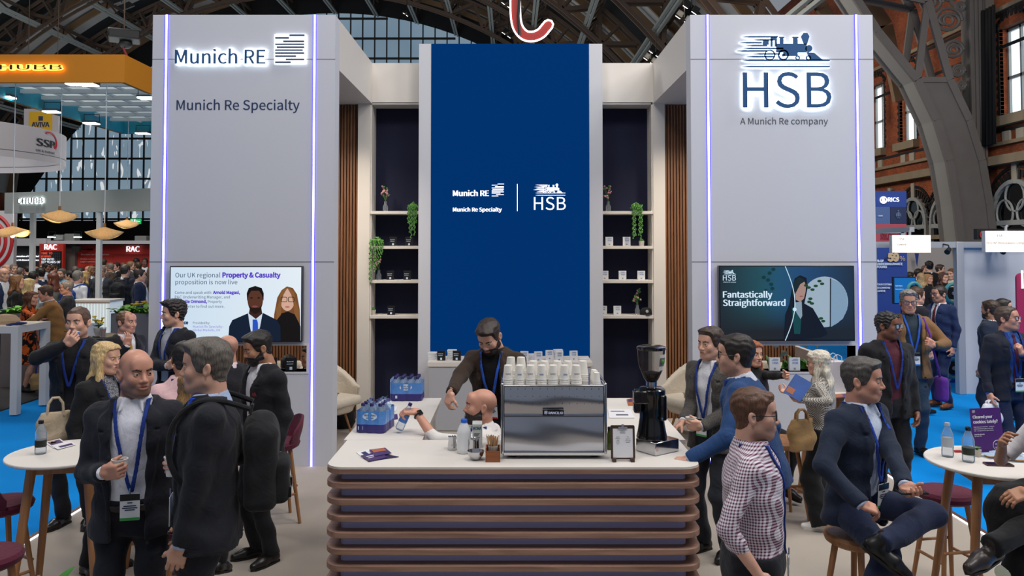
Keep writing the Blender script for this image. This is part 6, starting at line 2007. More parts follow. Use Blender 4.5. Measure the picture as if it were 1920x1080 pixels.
f = MB(); f.tube([P(1461 + 29 * math.sin(math.pi * (.16 + .68 * k / 24)) ** 1.3 * 1.02, 499.5 + 139 * k / 24, YV - .010) for k in range(25)], .0045, 5); f.build('screen_arc', em('C8E4F4'), s_)
f = MB(); f.cyl(P(1490, 580, YV - .008), P(1490, 580, YV - .014), .020, n=18); f.build('screen_dot', em('C8E4F4'), s_)
lettering('screen_text', 'Fantastically', em('D8ECFF'), s_, P(1355.5, 558, YV - .006), width=wpx(1355.5, 1448, YV), depth=.0005, bold=.011)
lettering('screen_text', 'Straightforward', em('D8ECFF'), s_, P(1355.5, 573.5, YV - .006), width=wpx(1355.5, 1472.5, YV), depth=.0005, bold=.011)
train(lambda x, y: P(1355 + (x - 298) * 25 / 522, 506 + (y - 188) * 9.5 / 191, YV - .005), em('C8E4F4'), 'screen_train_emblem', s_, .001)
lettering('screen_text', 'HSB', em('D8ECFF'), s_, P(1355.5, 526, YV - .006), width=wpx(1355.5, 1380, YV), depth=.0005)
lettering('screen_text', 'A Munich Re company', em('D8ECFF'), s_, P(1356, 529.8, YV - .006), width=wpx(1356, 1380, YV), depth=.0005)

# ================================================================== FURNITURE
M_ash = woodmat('ash_wood', 'A9784E', '8A5C38', 'Z', 8); M_maroon = clothmat('5A1F34'); M_cream = clothmat('C9C0B0')
def high_table(label, x, y, r, z=1.06, rz=0):
 t = thing('poseur_table', label, 'table', (x, y, 0), R_(rz))
 f = MB(); f.lathe([(0, z - .022), (r - .012, z - .022), (r, z - .012), (r, z - .004), (r - .004, z), (0, z)], (0, 0, 0), 48); f.build('table_top', M_white, t)
 f = MB()
 for k in range(4):
  a = R_(45 + 90 * k); b2 = R_(135 + 90 * k); q = r * .62
  f.beam((q * math.cos(a), q * math.sin(a), z - .06), (q * math.cos(b2), q * math.sin(b2), z - .06), .024, .07)
 f.build('apron', M_ash, t)
 for k in range(4):
  a = R_(45 + 90 * k); q = r * .62; e = r * 1.02
  f = MB(); f.tube([(q * math.cos(a), q * math.sin(a), z - .024), (e * math.cos(a), e * math.sin(a), 0)], [.030, .019], 10); f.build('leg', M_ash, t)
 return t
high_table('round white high table with oak legs in front of the blonde woman, left edge', -2.88, 5.24, .36, rz=12)
high_table('round white high table carrying the purple cookie sign', 2.99, 5.02, .385, rz=-5)
high_table('round white high table behind the seated blonde woman in the turquoise group', -2.72, 6.35, .35, 1.04, 20)
high_table('round white high table carrying the white paper bag by the right display wall', 3.12, 7.75, .34, 1.02, 30)
def bar_stool(label, x, y, rz, seat=.72, back=True, wood_seat=False, group=None):
 t = thing('bar_stool', label, 'stool', (x, y, 0), R_(rz), group)
 m_ = M_ash if wood_seat else M_maroon
 f = MB(); f.lathe([(0, seat - .07), (.15, seat - .07), (.185, seat - .05), (.195, seat - .02), (.18, seat), (.10, seat + .006), (0, seat + .004)], (0, 0, 0), 30); f.build('seat', m_, t)
 if back:
  f = MB(); vs = []; n = 16
  for k in range(n + 1):
   a = R_(20 + 140 * k / n); h_ = .05 + .15 * math.sin(math.pi * k / n) ** .7
   for rr, zz in ((.18, seat - .03), (.215, seat + h_ * .5), (.225, seat + h_), (.205, seat + h_ + .006), (.19, seat + h_ * .6), (.165, seat - .01)):
    vs.append((rr * math.cos(a), rr * math.sin(a), zz))
  fs = []
  for k in range(n):
   for j in range(6): fs.append((k * 6 + j, (k + 1) * 6 + j, (k + 1) * 6 + (j + 1) % 6, k * 6 + (j + 1) % 6))
  fs.append(tuple(range(6))); fs.append(tuple(n * 6 + j for j in range(5, -1, -1)))
  f._add(vs, fs, 0, True); f.build('backrest', m_, t)
 for k in range(4):
  a = R_(45 + 90 * k)
  f = MB(); f.tube([(.12 * math.cos(a), .12 * math.sin(a), seat - .05), (.225 * math.cos(a), .225 * math.sin(a), 0)], [.020, .014], 8); f.build('leg', M_ash, t)
 for k in range(4):
  a, b2 = R_(45 + 90 * k), R_(135 + 90 * k); q = .19; z = .25 if k % 2 else .32
  f = MB(); f.tube([(q * math.cos(a), q * math.sin(a), z), (q * math.cos(b2), q * math.sin(b2), z)], .011, 8); f.build('foot_rail', M_ash, t)
 return t
bar_stool('maroon stool with low back beside the white table, left edge', -3.36, 5.32, 150)
bar_stool('maroon stool in the bottom left corner, nearest the camera', -2.88, 4.42, 160, .72, False)
bar_stool('maroon stool with curved back behind the man with the black backpack', -2.05, 7.05, -60, .70)
bar_stool('maroon stool half hidden under the purple cookie sign table', 3.02, 5.62, 10, .70, False)
# cream tub chairs in the seating bays
def tub_chair(label, x, y, rz):
 t = thing('tub_chair', label, 'chair', (x, y, 0), R_(rz))
 S = Shape()
 S.u(loft((0, 0, .30), np.eye(3), [(0, .26, .25), (.14, .33, .31), (.35, .37, .35), (.58, .37, .35)], 2.4), 0)
 S.fn(lambda D, X, Y_, Z: np.maximum(D, (Z - (.62 + .28 * np.clip((Y_ + .15) / .42, 0, 1)))))
 S.s_(loft((0, -.05, .44), np.eye(3), [(0, .26, .27), (.2, .285, .29), (.6, .31, .32)], 2.4), .03)
 V, Q = S.mesh(.022); np_mesh('shell', V, Q, M_cream, t)
 S = Shape(); S.u(rbox((0, -.05, .45), (.26, .27, .06), None, .05), 0); V, Q = S.mesh(.022); np_mesh('seat_cushion', V, Q, M_cream, t)
 for k in range(4):
  a = R_(45 + 90 * k); f = MB(); f.tube([(.17 * math.cos(a), .17 * math.sin(a), .31), (.27 * math.cos(a), .27 * math.sin(a), 0)], [.018, .011], 8); f.build('leg', M_ash, t)
 return t
tub_chair('cream tub chair in the left bay next to the timber slats', P(618, 700, 10.1).x, 10.15, 60)
tub_chair('cream tub chair in the left bay seen through the window opening', P(528, 700, 10.3).x, 10.3, 10)
tub_chair('cream tub chair in the right bay left of the man in grey', P(1296, 700, 10.1).x, 10.15, -60)
tub_chair('cream tub chair in the right bay seen through the window opening', P(1428, 700, 10.3).x, 10.3, -10)
tag(MB().lathe([(0, 0), (.10, 0), (.14, .08), (.13, .2), (.06, .27), (0, .28)], (0, 0, 0), 14, sx=1.2, sy=.8).build('black_bag', clothmat('101012'), off=(P(640, 760, 10.5).x, 10.6, 0)), 'black bag slumped on the floor by the left timber slats', 'bag')
# lilies behind the right window opening
p = P(1497, 700, 9.25); r = wthing('lily_planter', 'white lilies growing in a trough behind the right window opening', 'plant', (p.x, 9.25, 0))
f = MB(); f.bb(p.x - .35, p.x + .35, 9.1, 9.4, 0, .92); f.build('planter', M_white, r)
f = MB(); g = MB()
for k in range(42):
 a = rnd.uniform(0, 6.28); b0 = Vector((p.x + rnd.uniform(-.3, .3), 9.25 + rnd.uniform(-.1, .1), .92)); leaf(f, b0, (math.cos(a) * .6, math.sin(a) * .5, 1), rnd.uniform(.15, .34), .035, .25)
for k in range(9):
 b0 = Vector((p.x + rnd.uniform(-.28, .28), 9.2, 1.12 + rnd.uniform(0, .16))); 
 leaf(g, b0, (rnd.uniform(-.5, .5), -.6, .7), .11, .035, .1); g.ball(b0, .014, 5)
tag(f.build('foliage', M_leafb, r), kind='stuff'); tag(g.build('blossom', mat('petal_white', 'E6E6DA', .6), r), kind='stuff')

# ---- things on the tables
TZ_ = 1.06
def at_t(px, py, z=TZ_): return G(px, py, z)
p = at_t(76, 851); b0 = wthing('water_bottle', 'clear water bottle with black cap on the left round table', 'bottle', tuple(p)); water_bottle(b0, p, .034, .215, (mat('label_black', '141A14', .4),), M_blk, 'body', labz=(.22, .42))
M_green = mat('label_forest', '1E2A1E', .4)
p = at_t(1777, 856); b0 = wthing('water_bottle', 'clear water bottle with pale cap on the right round table, left one', 'bottle', tuple(p)); water_bottle(b0, p, .036, .215, (mat('label_clear', 'B4BCC4', .3),), mat('cap_clear', 'A8B4BE', .3), 'body')
p = at_t(1816, 866); b0 = wthing('water_bottle', 'clear water bottle with dark label and black cap on the right round table', 'bottle', tuple(p)); water_bottle(b0, p, .036, .215, (M_green,), M_blk, 'body', labz=(.22, .42))
leaflet('leaflet', 'leaflet with purple and orange photograph on the left round table', ((84, 830), (112, 823), (128, 834), (100, 841)), TZ_ + .001, M_paper, None, ((.1, .9, .1, .6, M_purp, 'printed_photo'), (.2, .6, .15, .4, M_orange, 'printed_photo')))
leaflet('leaflet', 'white leaflet lying nearer the bald man on the left round table', ((96, 836), (132, 828), (142, 834), (108, 843)), TZ_ + .005, M_paper, None, ((.2, .9, .5, .9, M_purp, 'printed_photo'),))
# the purple sign about cookies
p = at_t(1856, 850); Ms = Matrix.Rotation(R_(10), 3, 'Z') @ Matrix.Rotation(R_(-7), 3, 'X') @ FRONT
sg = wthing('table_sign', 'purple table sign asking about cookies, white lettering', 'sign', tuple(p))
f = MB(); f.poly([(-.112, 0), (.112, 0), (.112, .285), (-.112, .285)], -.004, 0, 0, Ms, p); bd = f.build('board', mat('sign_purple', '4A1E6A', .4), sg)
f = MB(); f.beam(p + Vector((0, .09, .002)), p + Ms @ Vector((0, .19, -.012)), .08, .004); f.build('back_strut', mat('sign_purple', '4A1E6A', .4), sg)
for t, x, y, w, bo in (('Cleared your', -.098, .222, .145, .014), ('cookies lately?', -.098, .190, .180, .014), ('Help enjoy your customers’ purposes', -.098, .165, .150, 0), ('and commercial cyber risks with', -.098, .153, .140, 0), ('CNA’s comprehensive cyber solution.', -.098, .141, .146, 0), ('Scan the QR code', -.098, .118, 0.075, .014), ('for more info', -.098, .107, .052, 0), ('CNA', -.098, .265, .022, .014), ('HARDY', -.098, .257, .020, .0)):
 lettering('lettering', t, M_paper, bd, on(Ms, p, x, y, .0006), width=w, depth=.0005, M=Ms, bold=bo)
f = MB(); c = (.062, .048)
f.tube([on(Ms, p, c[0] + .032 * math.cos(R_(a)), c[1] + .032 * math.sin(R_(a)), .001) for a in range(60, 380, 16)] + [on(Ms, p, c[0] + .018, c[1] + .014, .001), on(Ms, p, c[0] + .010, c[1] + .024, .001)], .0016, 5, closed=True)
for x, y in ((-.010, .008), (.008, -.012), (-.012, -.014), (.012, .004)): f.tube([on(Ms, p, c[0] + x + .004 * math.cos(k), c[1] + y + .004 * math.sin(k), .001) for k in range(6)], .0012, 5, closed=True)
f.build('cookie_drawing', M_paper, bd)
for i, (px, py, rz) in enumerate(((1858, 857, 10), (1884, 862, -15), (1874, 853, 25), (1902, 856, 5), (1908, 864, -8))):
 p = at_t(px, py); r = wthing('cookie_packet', 'iced purple cookie in a clear packet on the right table, %s' % ('furthest left', 'beside the brown phone', 'behind the others', 'far right at the back', 'far right at the front')[i], 'cookie', tuple(p))
 f = MB(); f.lathe([(0, .003), (.036, .003), (.038, .008), (.034, .013), (0, .014)], p, 20); f.build('biscuit', mat('biscuit', 'B08048', .8), r)
 f = MB(); f.lathe([(.030, .0135), (.028, .0165), (0, .017)], p, 18); f.build('icing', mat('icing_purple', '5A3A98', .4), r)
 f = MB(); f.poly(rrect(-.055, -.05, .055, .05, .006), .0, .0022, 0, Matrix.Rotation(R_(rz), 3, 'Z'), p); f.poly(rrect(-.05, -.045, .05, .045, .02), .0175, .019, 0, Matrix.Rotation(R_(rz), 3, 'Z'), p); f.build('packet', M_pet, r)
p = at_t(1872, 872); r = wthing('mobile_phone', 'phone in a brown case lying at the front of the right table', 'phone', tuple(p))
f = MB(); f.poly(rrect(-.078, -.036, .078, .036, .008), 0, .009, 0, Matrix.Rotation(R_(-8), 3, 'Z'), p); f.build('case', mat('leather_brown', '4A2420', .5), r)
f = MB(); f.poly(rrect(-.072, -.031, .072, .031, .006), .009, .010, 0, Matrix.Rotation(R_(-8), 3, 'Z'), p); f.build('screen', M_blk, r)
p = at_t(1796, 848); f = MB(); f.poly(rrect(-.022, -.012, .022, .012, .004), 0, .012); tag(f.build('red_sachet', mat('sachet_red', 'A8242C', .4), off=tuple(p)), 'small red sachet between the two bottles on the right table', 'sachet')
p = at_t(1832, 856); r = wthing('mini_plant', 'mini succulent in a white pot behind the dark labelled bottle', 'plant', tuple(p))
f = MB(); f.lathe([(.022, 0), (.026, .045), (.022, .045), (0, .04)], p, 14); f.build('pot', mat('pot_stone', 'B8B2A8', .7), r)
f = MB()
for k in range(14): leaf(f, p + Vector((0, 0, .042)), (math.cos(2.4 * k), math.sin(2.4 * k), 1.0), .035, .009, .2)
tag(f.build('foliage', M_leaf, r), kind='stuff')
# paper bag by the right display wall
p = G(1570, 734, 1.02); r = wthing('paper_bag', 'white paper carrier bag with rope handles on the far right table', 'bag', tuple(p))
f = MB(); f.bb(p.x - .085, p.x + .085, p.y - .02, p.y + .09, p.z, p.z + .28); f.build('body', mat('bag_white', 'CFCBCF', .7), r)
for yy in (-.021, .091):
 f = MB(); f.tube([p + Vector((-.04, yy, .27)), p + Vector((-.035, yy, .33)), p + Vector((0, yy, .35)), p + Vector((.035, yy, .33)), p + Vector((.04, yy, .27))], .004, 6); f.build('handle', M_paper, r)
leaflet('leaflet', 'colourful leaflet under the paper bag at the far right table', ((1560, 740), (1590, 738), (1594, 745), (1564, 747)), 1.022, M_purp, None, ((.1, .6, .1, .8, M_orange, 'printed_photo'),))
# planters in the two bottom corners
def foreground_plant(name, label, p, n, L, white):
 r = wthing(name, label, 'plant', (p.x, p.y, 0))
 f = MB(); f.lathe([(.15, 0), (.19, .02), (.20, p.z - .3), (.18, p.z - .3), (0, p.z - .33)], (p.x, p.y, 0), 24); f.build('pot', mat('pot_charcoal', '2A2A2C', .6), r)
 f = MB()
 for k in range(n):
  a = 2.399 * k; q = rnd.uniform(.5, 1.0); leaf(f, (p.x + .10 * math.cos(a) * q, p.y + .10 * math.sin(a) * q, p.z - .34), (.55 * math.cos(a), .55 * math.sin(a), 1.1), L * q, .040, .35, 0, 7)
 tag(f.build('foliage', mat('lily_leaf', '3E8030', .4, var=.3, vscale=9), r), kind='stuff')
 if white:
  g = MB()
  for dx, dz in ((-.10, .02), (.02, -.02), (.12, .04)):
   b0 = Vector((p.x + dx, p.y - .1, p.z + dz - .05)); leaf(g, b0, (-.3, -.3, .8), .10, .03, .0); g.tube([b0 + Vector((.01, 0, .01)), b0 + Vector((0, -.02, .06))], .006, 6)
  g.build('blossom', mat('petal_white', 'E6E6DA', .6), r)
foreground_plant('broadleaf_plant', 'broad leaved green plant in the bottom left corner', P(14, 1052, 3.3), 30, .42, False)
foreground_plant('peace_lily', 'white flowering peace lily in the bottom right corner', P(1900, 1062, 3.3), 46, .40, True)

# ================================================================== NEIGHBOURING STANDS, LEFT
M_or = mat('fascia_orange', 'D98A1C', .55); M_teal = mat('fascia_teal', '2A9AAC', .55)
cn = wthing('canopy_orange', 'hanging square canopy with orange fascia and white tiled ceiling', 'canopy', (-7.6, 15.6, 4.9))
ox0, ox1, oy0, oy1, oz0, oz1 = -9.12, -6.19, 12.7, 18.6, 5.0, 5.45
for a in ((ox0, ox1, oy0, oy0 + .06), (ox0, ox1, oy1 - .06, oy1), (ox0, ox0 + .06, oy0 + .06, oy1 - .06), (ox1 - .06, ox1, oy0 + .06, oy1 - .06)):
 f = MB(); f.bb(*a, oz0, oz1); f.build('fascia', M_or, cn)
for a in ((ox0 + .06, ox1 - .06, oy0 + .06, oy0 + .08), (ox0 + .06, ox1 - .06, oy1 - .08, oy1 - .06), (ox0 + .06, ox0 + .08, oy0 + .06, oy1 - .06), (ox1 - .08, ox1 - .06, oy0 + .06, oy1 - .06)):
 f = MB(); f.bb(*a, oz0 + .005, oz1); f.build('inner_fascia', M_teal, cn)
f = MB(); f.bb(ox0 + .08, ox1 - .08, oy0 + .08, oy1 - .08, oz0 + .30, oz0 + .33); f.build('ceiling_panel', mat('canopy_tile', 'D8DCDC', .7, emit=.38, ecol='DCE6E6'), cn)  # tiles are no lamps: their glow stands in for bounced light
f = MB()
for k in range(1, 9): y = oy0 + (oy1 - oy0) * k / 9; f.bb(ox0 + .08, ox1 - .08, y - .05, y + .05, oz0 + .2, oz0 + .27)
for k in range(1, 6): x = ox0 + (ox1 - ox0) * k / 6; f.bb(x - .02, x + .02, oy0 + .08, oy1 - .08, oz0 + .25, oz0 + .29)
f.build('ceiling_rail', mat('rail_pale', 'B4BABB', .6, emit=.12, ecol='B4BABB'), cn)  # faint glow on the rails, bounced light put into the material
fr = lettering('fascia_lettering', 'CHUBB', mat('letter_brown', '3A2208', .4), cn, P(-27, 132, oy0) + Vector((0, -.05, 0)), width=wpx(-27, 121, oy0), size=.31, depth=.015, spacing=1.0)
lettering('halo_light', 'CHUBB', emat('halo_yellow', 'FFC04A', 3.5), fr, P(-27.5, 132, oy0) + Vector((0, -.03, 0)), width=wpx(-28, 122, oy0), size=.31, depth=.01, bold=.035)
M_lamp = emat('lamp_cool', 'F0FFFF', 9.0)
def floodlight(label, p, rz=0, s=1.0):
 r = wthing('floodlight', label, 'light', tuple(p))
 f = MB(); f.tube([p + Vector((-.16 * s, 0, 0)), p + Vector((-.16 * s, 0, .16)), p + Vector((.16 * s, 0, .16)), p + Vector((.16 * s, 0, 0))], .008, 6); f.build('yoke', M_blkm, r)
 f = MB(); f.box(p, (.30 * s, .2 * s, .05)); f.build('housing', mat('lamp_grey', '5A5E60', .5), r, bevel=.01)
 f = MB(); f.box(p + Vector((0, -.01, -.032)), (.27 * s, .19 * s, .02)); f.build('lens', M_lamp, r)
for i, (px, py, Y, t) in enumerate(((12, 180, 14.3, 'far left corner of the orange canopy'), (143, 155, 13.3, 'front middle of the orange canopy, left of a pair'), (166, 156, 13.3, 'front middle of the orange canopy, right of a pair'), (98, 207, 15.3, 'left rim of the orange canopy, second along'), (172, 229, 16.8, 'left rim of the orange canopy, third along'), (268, 248, 18.4, 'back rim of the orange canopy'), (276, 181, 14.0, 'right rim of the orange canopy'))):
 floodlight('bright floodlight under the ' + t, P(px, py, Y), 0, 1.0)
M_straw = woodmat('woven_straw', 'F0D6A4', 'D2A868', 'Z', 16, .8)
_nt = M_straw.node_tree; _tr = _nt.nodes.new('ShaderNodeBsdfTranslucent'); _tr.inputs[0].default_value = lin('F4E0BC'); _mx = _nt.nodes.new('ShaderNodeMixShader'); _mx.inputs[0].default_value = .35
_nt.links.new(_nt.nodes['Principled BSDF'].outputs[0], _mx.inputs[1]); _nt.links.new(_tr.outputs[0], _mx.inputs[2]); _nt.links.new(_mx.outputs[0], _nt.nodes['Material Output'].inputs[0])
def pendant(label, px, py, w, Y, ph):
 p = P(px, py, Y); R0 = w / 2 * Y / FPX; ph -= math.pi / 2 + math.atan2(-p.y, -p.x)
 r = wthing('pendant_lamp', label, 'lamp', tuple(p))
 f = MB(); n = 40; prof = [.05, .12, .3, .55, .8, 1.0]
 vs = []
 for rr in prof:
  for k in range(n):
   a = 2 * math.pi * k / n; q = rr * R0
   vs.append(p + Vector((q * math.cos(a), q * math.sin(a) * .8, R0 * (.02 - .30 * rr ** .75 - .42 * rr ** 2 * math.sin(a + ph) ** 2))))
 fs = [(i * n + k, i * n + (k + 1) % n, (i + 1) * n + (k + 1) % n, (i + 1) * n + k) for i in range(len(prof) - 1) for k in range(n)]
 f._add(vs, fs, 0, True); sh = f.build('shade', M_straw, r); so = sh.modifiers.new('thick', 'SOLIDIFY'); so.thickness = .008
 f = MB(); f.tube([p + Vector((0, 0, .2 * R0)), (p.x, p.y, oz0 + .3)], .008, 6); f.build('cord', mat('cord_white', 'D8DADA', .6), r)
 f = MB(); f.cyl(p, p + Vector((0, 0, .22 * R0)), .022, n=10); f.build('lamp_holder', mat('holder_wood', '9A6A3A', .6), r)
 f = MB(); f.ball(p + Vector((0, 0, -.16)), .035, 8); f.build('bulb', emat('bulb_warm', 'FFC070', 14.0), r)
 l = bpy.data.lights.new('bulb_light', 'POINT'); l.energy = 16; l.color = (1, .78, .5); l.shadow_soft_size = .05
 o = bpy.data.objects.new('bulb_light', l); o.location = p + Vector((0, 0, -.25)); COL.objects.link(o)
pendant('wavy woven straw pendant lamp hanging leftmost, cut by the picture edge', 24, 424, 60, 13.4, .6)
pendant('wavy woven straw pendant lamp below the pale grey fascia lettering', 112, 394, 68, 13.7, 0)
pendant('wavy woven straw pendant lamp in front of the white pole', 196, 426, 68, 13.6, .12)
pendant('small wavy woven straw pendant lamp under the green exit sign', 238, 412, 47, 18.3, 0)
# grey fascia on white poles
r = wthing('fascia_grey', 'pale grey stand fascia with glowing white lettering on white poles', 'stand fascia', (-9.3, 17.0, 0))
Yf = 16.6
M_fg = mat('fascia_pale', 'A9AFAC', .6)
def slab(a, b_, z0, z1, y0, y1, nm, m_, pr):
 f = MB(); f._add([(a.x, y0, z0[0]), (b_.x, y1, z0[1]), (b_.x, y1, z1[1]), (a.x, y0, z1[0]), (a.x, y0 + .1, z0[0]), (b_.x, y1 + .1, z0[1]), (b_.x, y1 + .1, z1[1]), (a.x, y0 + .1, z1[0])], [(0, 1, 2, 3), (7, 6, 5, 4), (3, 2, 6, 7), (4, 5, 1, 0), (1, 5, 6, 2), (4, 0, 3, 7)]); return f.build(nm, m_, pr)
za, zb_ = P(960, 397, Yf).z, P(960, 356, Yf).z
slab(P(45, 380, Yf + 1.6), P(204, 380, Yf), (za, za), (zb_, zb_), Yf + .9, Yf, 'fascia_panel', M_fg, r)
slab(P(204, 380, Yf), P(300, 380, Yf), (za, za), (zb_, zb_), Yf, Yf - .5, 'fascia_panel', M_fg, r)
pa, pb = P(45, 380, Yf + 1.6), P(204, 380, Yf); pa.y = Yf + .9; yw_ = math.atan2(pb.y - pa.y, pb.x - pa.x); Mq = facing(yw_); dq = (pb - pa).normalized(); dq.z = 0
o1 = pa + dq * .42; o1.z = P(67, 382, Yf + .75).z
fr = lettering('fascia_lettering', 'CHUBB', mat('letter_dim', '4A4C50', .4), r, o1 + Mq @ Vector((0, 0, .04)), width=.72, size=.46, depth=.01, M=Mq)
lettering('halo_light', 'CHUBB', emat('halo_cool', 'F8FFFF', 3.0), fr, o1 + Mq @ Vector((0, 0, .015)), width=.73, size=.46, depth=.01, bold=.011, M=Mq)
for px, yb in ((60, Yf + .9), (185, Yf + .1)):
 f = MB(); x = P(px, 400, yb).x; f.bb(x - .045, x + .045, yb, yb + .09, 0, za); f.build('pole', mat('pole_white', 'D0D4D4', .5), r)
# hanging ring banner and yellow banner
r = wthing('ring_banner', 'large pale hanging ring banner with black and red lettering', 'banner', tuple(P(20, 265, 26)))
R0 = 4.5; c = Vector((-21.36, 29.0, 0))
f = MB(); n = 72; vs = []
z0, z1, zs_ = P(0, 296, 27.6).z, P(0, 233, 27.6).z, P(0, 283, 27.6).z
for k in range(n):
 a = 2 * math.pi * k / n
 for z in (z0, z1): vs.append((c.x + R0 * math.cos(a), c.y + R0 * math.sin(a), z))
f._add(vs, [(2 * k, 2 * ((k + 1) % n), 2 * ((k + 1) % n) + 1, 2 * k + 1) for k in range(n)], 0, True); f.build('banner_cloth', mat('banner_cloth', 'B9B4B6', .8), r)
def ringpt(px, py):
 best = None
 for k in range(1200):
  a = -math.pi * .75 + k * .0025; q = Vector((c.x + (R0 + .05) * math.cos(a), c.y + (R0 + .05) * math.sin(a), 0))
  if a > .5: break
  e = abs(960 + 1500 * q.x / q.y - px)
  if best is None or e < best[0]: best = (e, q)
 q = best[1]; q.z = P(px, py, q.y).z; return q
q0, q1 = ringpt(66, 272), ringpt(104, 272); a0 = math.atan2(q0.y - c.y, q0.x - c.x); wl = (math.atan2(q1.y - c.y, q1.x - c.x) - a0) * R0; zb0 = q0.z
def bend(o):
 for v in o.data.vertices:
  x, y, z = v.co; t = a0 + x / R0; v.co = (c.x + (R0 + .02 - y) * math.cos(t), c.y + (R0 + .02 - y) * math.sin(t), zb0 + z)
 return o
bend(lettering('lettering', 'SSP', mat('letter_black', '1A1A1C', .5), r, (0, 0, 0), width=wl * .92, size=1.0, depth=.01, bold=.012))
bend(lettering('lettering', 'UK & Ireland', M_txtgrey, r, (0, 0, -.21), width=wl * .88, size=.30, depth=.01))
f = MB(); f.tube([(wl * .62 + wl * .40 * math.cos(R_(t)), 0, .18 + .36 * math.sin(R_(t))) for t in range(-30, 125, 10)], .03, 6); f.ball((wl * .93, 0, .05), .06, 6); bend(f.build('red_swoosh', mat('swoosh_red', 'B02030', .5), r))
f = MB(); f.tube([(c.x + R0 * math.cos(k * .0873), c.y + R0 * math.sin(k * .0873), zs_) for k in range(72)], .012, 5, closed=True); f.build('seam', M_txtgrey, r)
Ya = 31.0
r = wthing('yellow_banner', 'hanging white banner with a yellow lettered square', 'banner', tuple(P(80, 225, Ya)))
a, b_ = P(44, 262, Ya), P(110, 204, Ya); f = MB(); f.bb(a.x, b_.x, Ya, Ya + .1, a.z, b_.z); f.build('banner_cloth', mat('banner_cloth', 'B9B4B6', .8), r)
f = MB()
for x in (a.x + .1, b_.x - .1): f.tube([(x, Ya + .05, b_.z), (x, Ya + .05, b_.z + 9)], .015, 5)
f.build('suspension_cable', M_irond, r)
a, b_ = P(54, 250, Ya), P(98.5, 210, Ya); f = MB(); f.bb(a.x, b_.x, Ya - .02, Ya, a.z, b_.z); yb_ = f.build('yellow_square', mat('square_yellow', 'D8A818', .5), r)
lettering('lettering', 'AVIVA', M_txtnavy, yb_, P(59, 238, Ya - .03), width=wpx(59, 93, Ya), depth=.01, bold=.011)
a, b_ = P(72, 226, Ya - .04), P(80, 218, Ya - .04); f = MB(); f.bb(a.x, b_.x, Ya - .04, Ya - .02, a.z, b_.z); f.build('emblem', M_txtnavy, yb_)
# white panel with red rings, dark stand, red stand
Yq = 24.0
r = wthing('stand_wall', 'tall white stand panel with red concentric rings at the left edge', 'stand panel', (P(5, 450, Yq).x, Yq, 0))
a, b_ = P(-40, 395, Yq), P(27, 395, Yq); f = MB(); f.bb(a.x, b_.x, Yq, Yq + .15, 0, a.z); pn = f.build('panel', mat('panel_white', 'BFBCC0', .7), r)
c = P(-22, 452, Yq)
for R1 in (.72, .53, .34):
 f = MB(); f.tube([(c.x + R1 * math.cos(2 * math.pi * k / 40), Yq - .004, c.z + R1 * 1.15 * math.sin(2 * math.pi * k / 40)) for k in range(40)], .055, 6, closed=True); f.build('red_ring', mat('ring_red', 'B81E26', .5), pn)
Yk = 29.0
r = wthing('dark_stand', 'charcoal stand wall with white slogan, left of the red stand', 'stand wall', (P(50, 500, Yk).x, Yk, 0))
a, b_ = P(24, 462, Yk), P(74, 462, Yk); f = MB(); f.bb(a.x, b_.x, Yk, Yk + .2, 0, a.z); pn = f.build('wall_panel', mat('stand_charcoal', '2A2C2E', .7), r)
lettering('lettering', 'Generation of Connected', M_wht_e, pn, P(27, 482, Yk - .02), width=wpx(27, 73, Yk), depth=.01, bold=.011); lettering('lettering', 'Data / AI-driven intelligence', M_wht_e, pn, P(25, 489, Yk - .02), width=wpx(25, 73, Yk), depth=.01, bold=.011)
a, b_ = P(24, 461, Yk - .3), P(86, 447, Yk - .3); f = MB(); f.bb(a.x, b_.x, Yk - .3, Yk, a.z, b_.z); f.build('fascia', mat('panel_white', 'BFBCC0', .7), r)
r = wthing('red_stand', 'red exhibition stand with a letter board and white lettering', 'stand wall', (P(180, 500, Yk).x, Yk, 0))
M_red = mat('stand_red', 'C03226', .6); M_redd = mat('stand_red_deep', 'A8241C', .6)
def wallp(px0, px1, py, y, nm, m_, t=.15):
 a, b_ = P(px0, py, y), P(px1, py, y); f = MB(); f.bb(a.x, b_.x, y, y + t, 0, a.z); return f.build(nm, m_, r)
wallp(74, 119, 457, Yk - .4, 'letter_board_frame', M_red)
wallp(119, 141, 459, Yk + .3, 'poster_panel', mat('poster_grey', '6A5F5A', .7))
wp = wallp(139, 290, 459, Yk + .5, 'wall_panel', M_red)
f = MB(); a, b_ = P(76, 462, Yk), P(290, 457.5, Yk); f.bb(a.x, b_.x, Yk - .2, Yk + .6, b_.z, b_.z + .12); f.build('fascia', mat('panel_white', 'BFBCC0', .7), r)
a, b_ = P(213, 520, Yk + .45), P(290, 476, Yk + .45); f = MB(); f.bb(a.x, b_.x, Yk + .42, Yk + .5, a.z, b_.z); f.build('inset_panel', M_redd, r)
lettering('lettering', 'RAC', M_wht_e, r, P(83, 468, Yk - .43), width=wpx(83, 107, Yk - .4), depth=.02, bold=.01); lettering('lettering', 'RAC', M_wht_e, r, P(237, 472, Yk + .4), width=wpx(237, 262, Yk + .4), depth=.02, bold=.01)
pk = mat('letter_pink', 'D8A8A4', .5)
lettering('lettering', 'Become an RAC Partner', pk, r, P(152, 479, Yk + .45), width=wpx(152, 205, Yk + .45), depth=.01, bold=.011); lettering('lettering', 'Breakdown Cover', pk, r, P(151, 487, Yk + .45), width=wpx(151, 181, Yk + .45), depth=.01); lettering('lettering', 'Legal Expenses Insurance', pk, r, P(151, 492, Yk + .45), width=wpx(151, 197, Yk + .45), depth=.01)
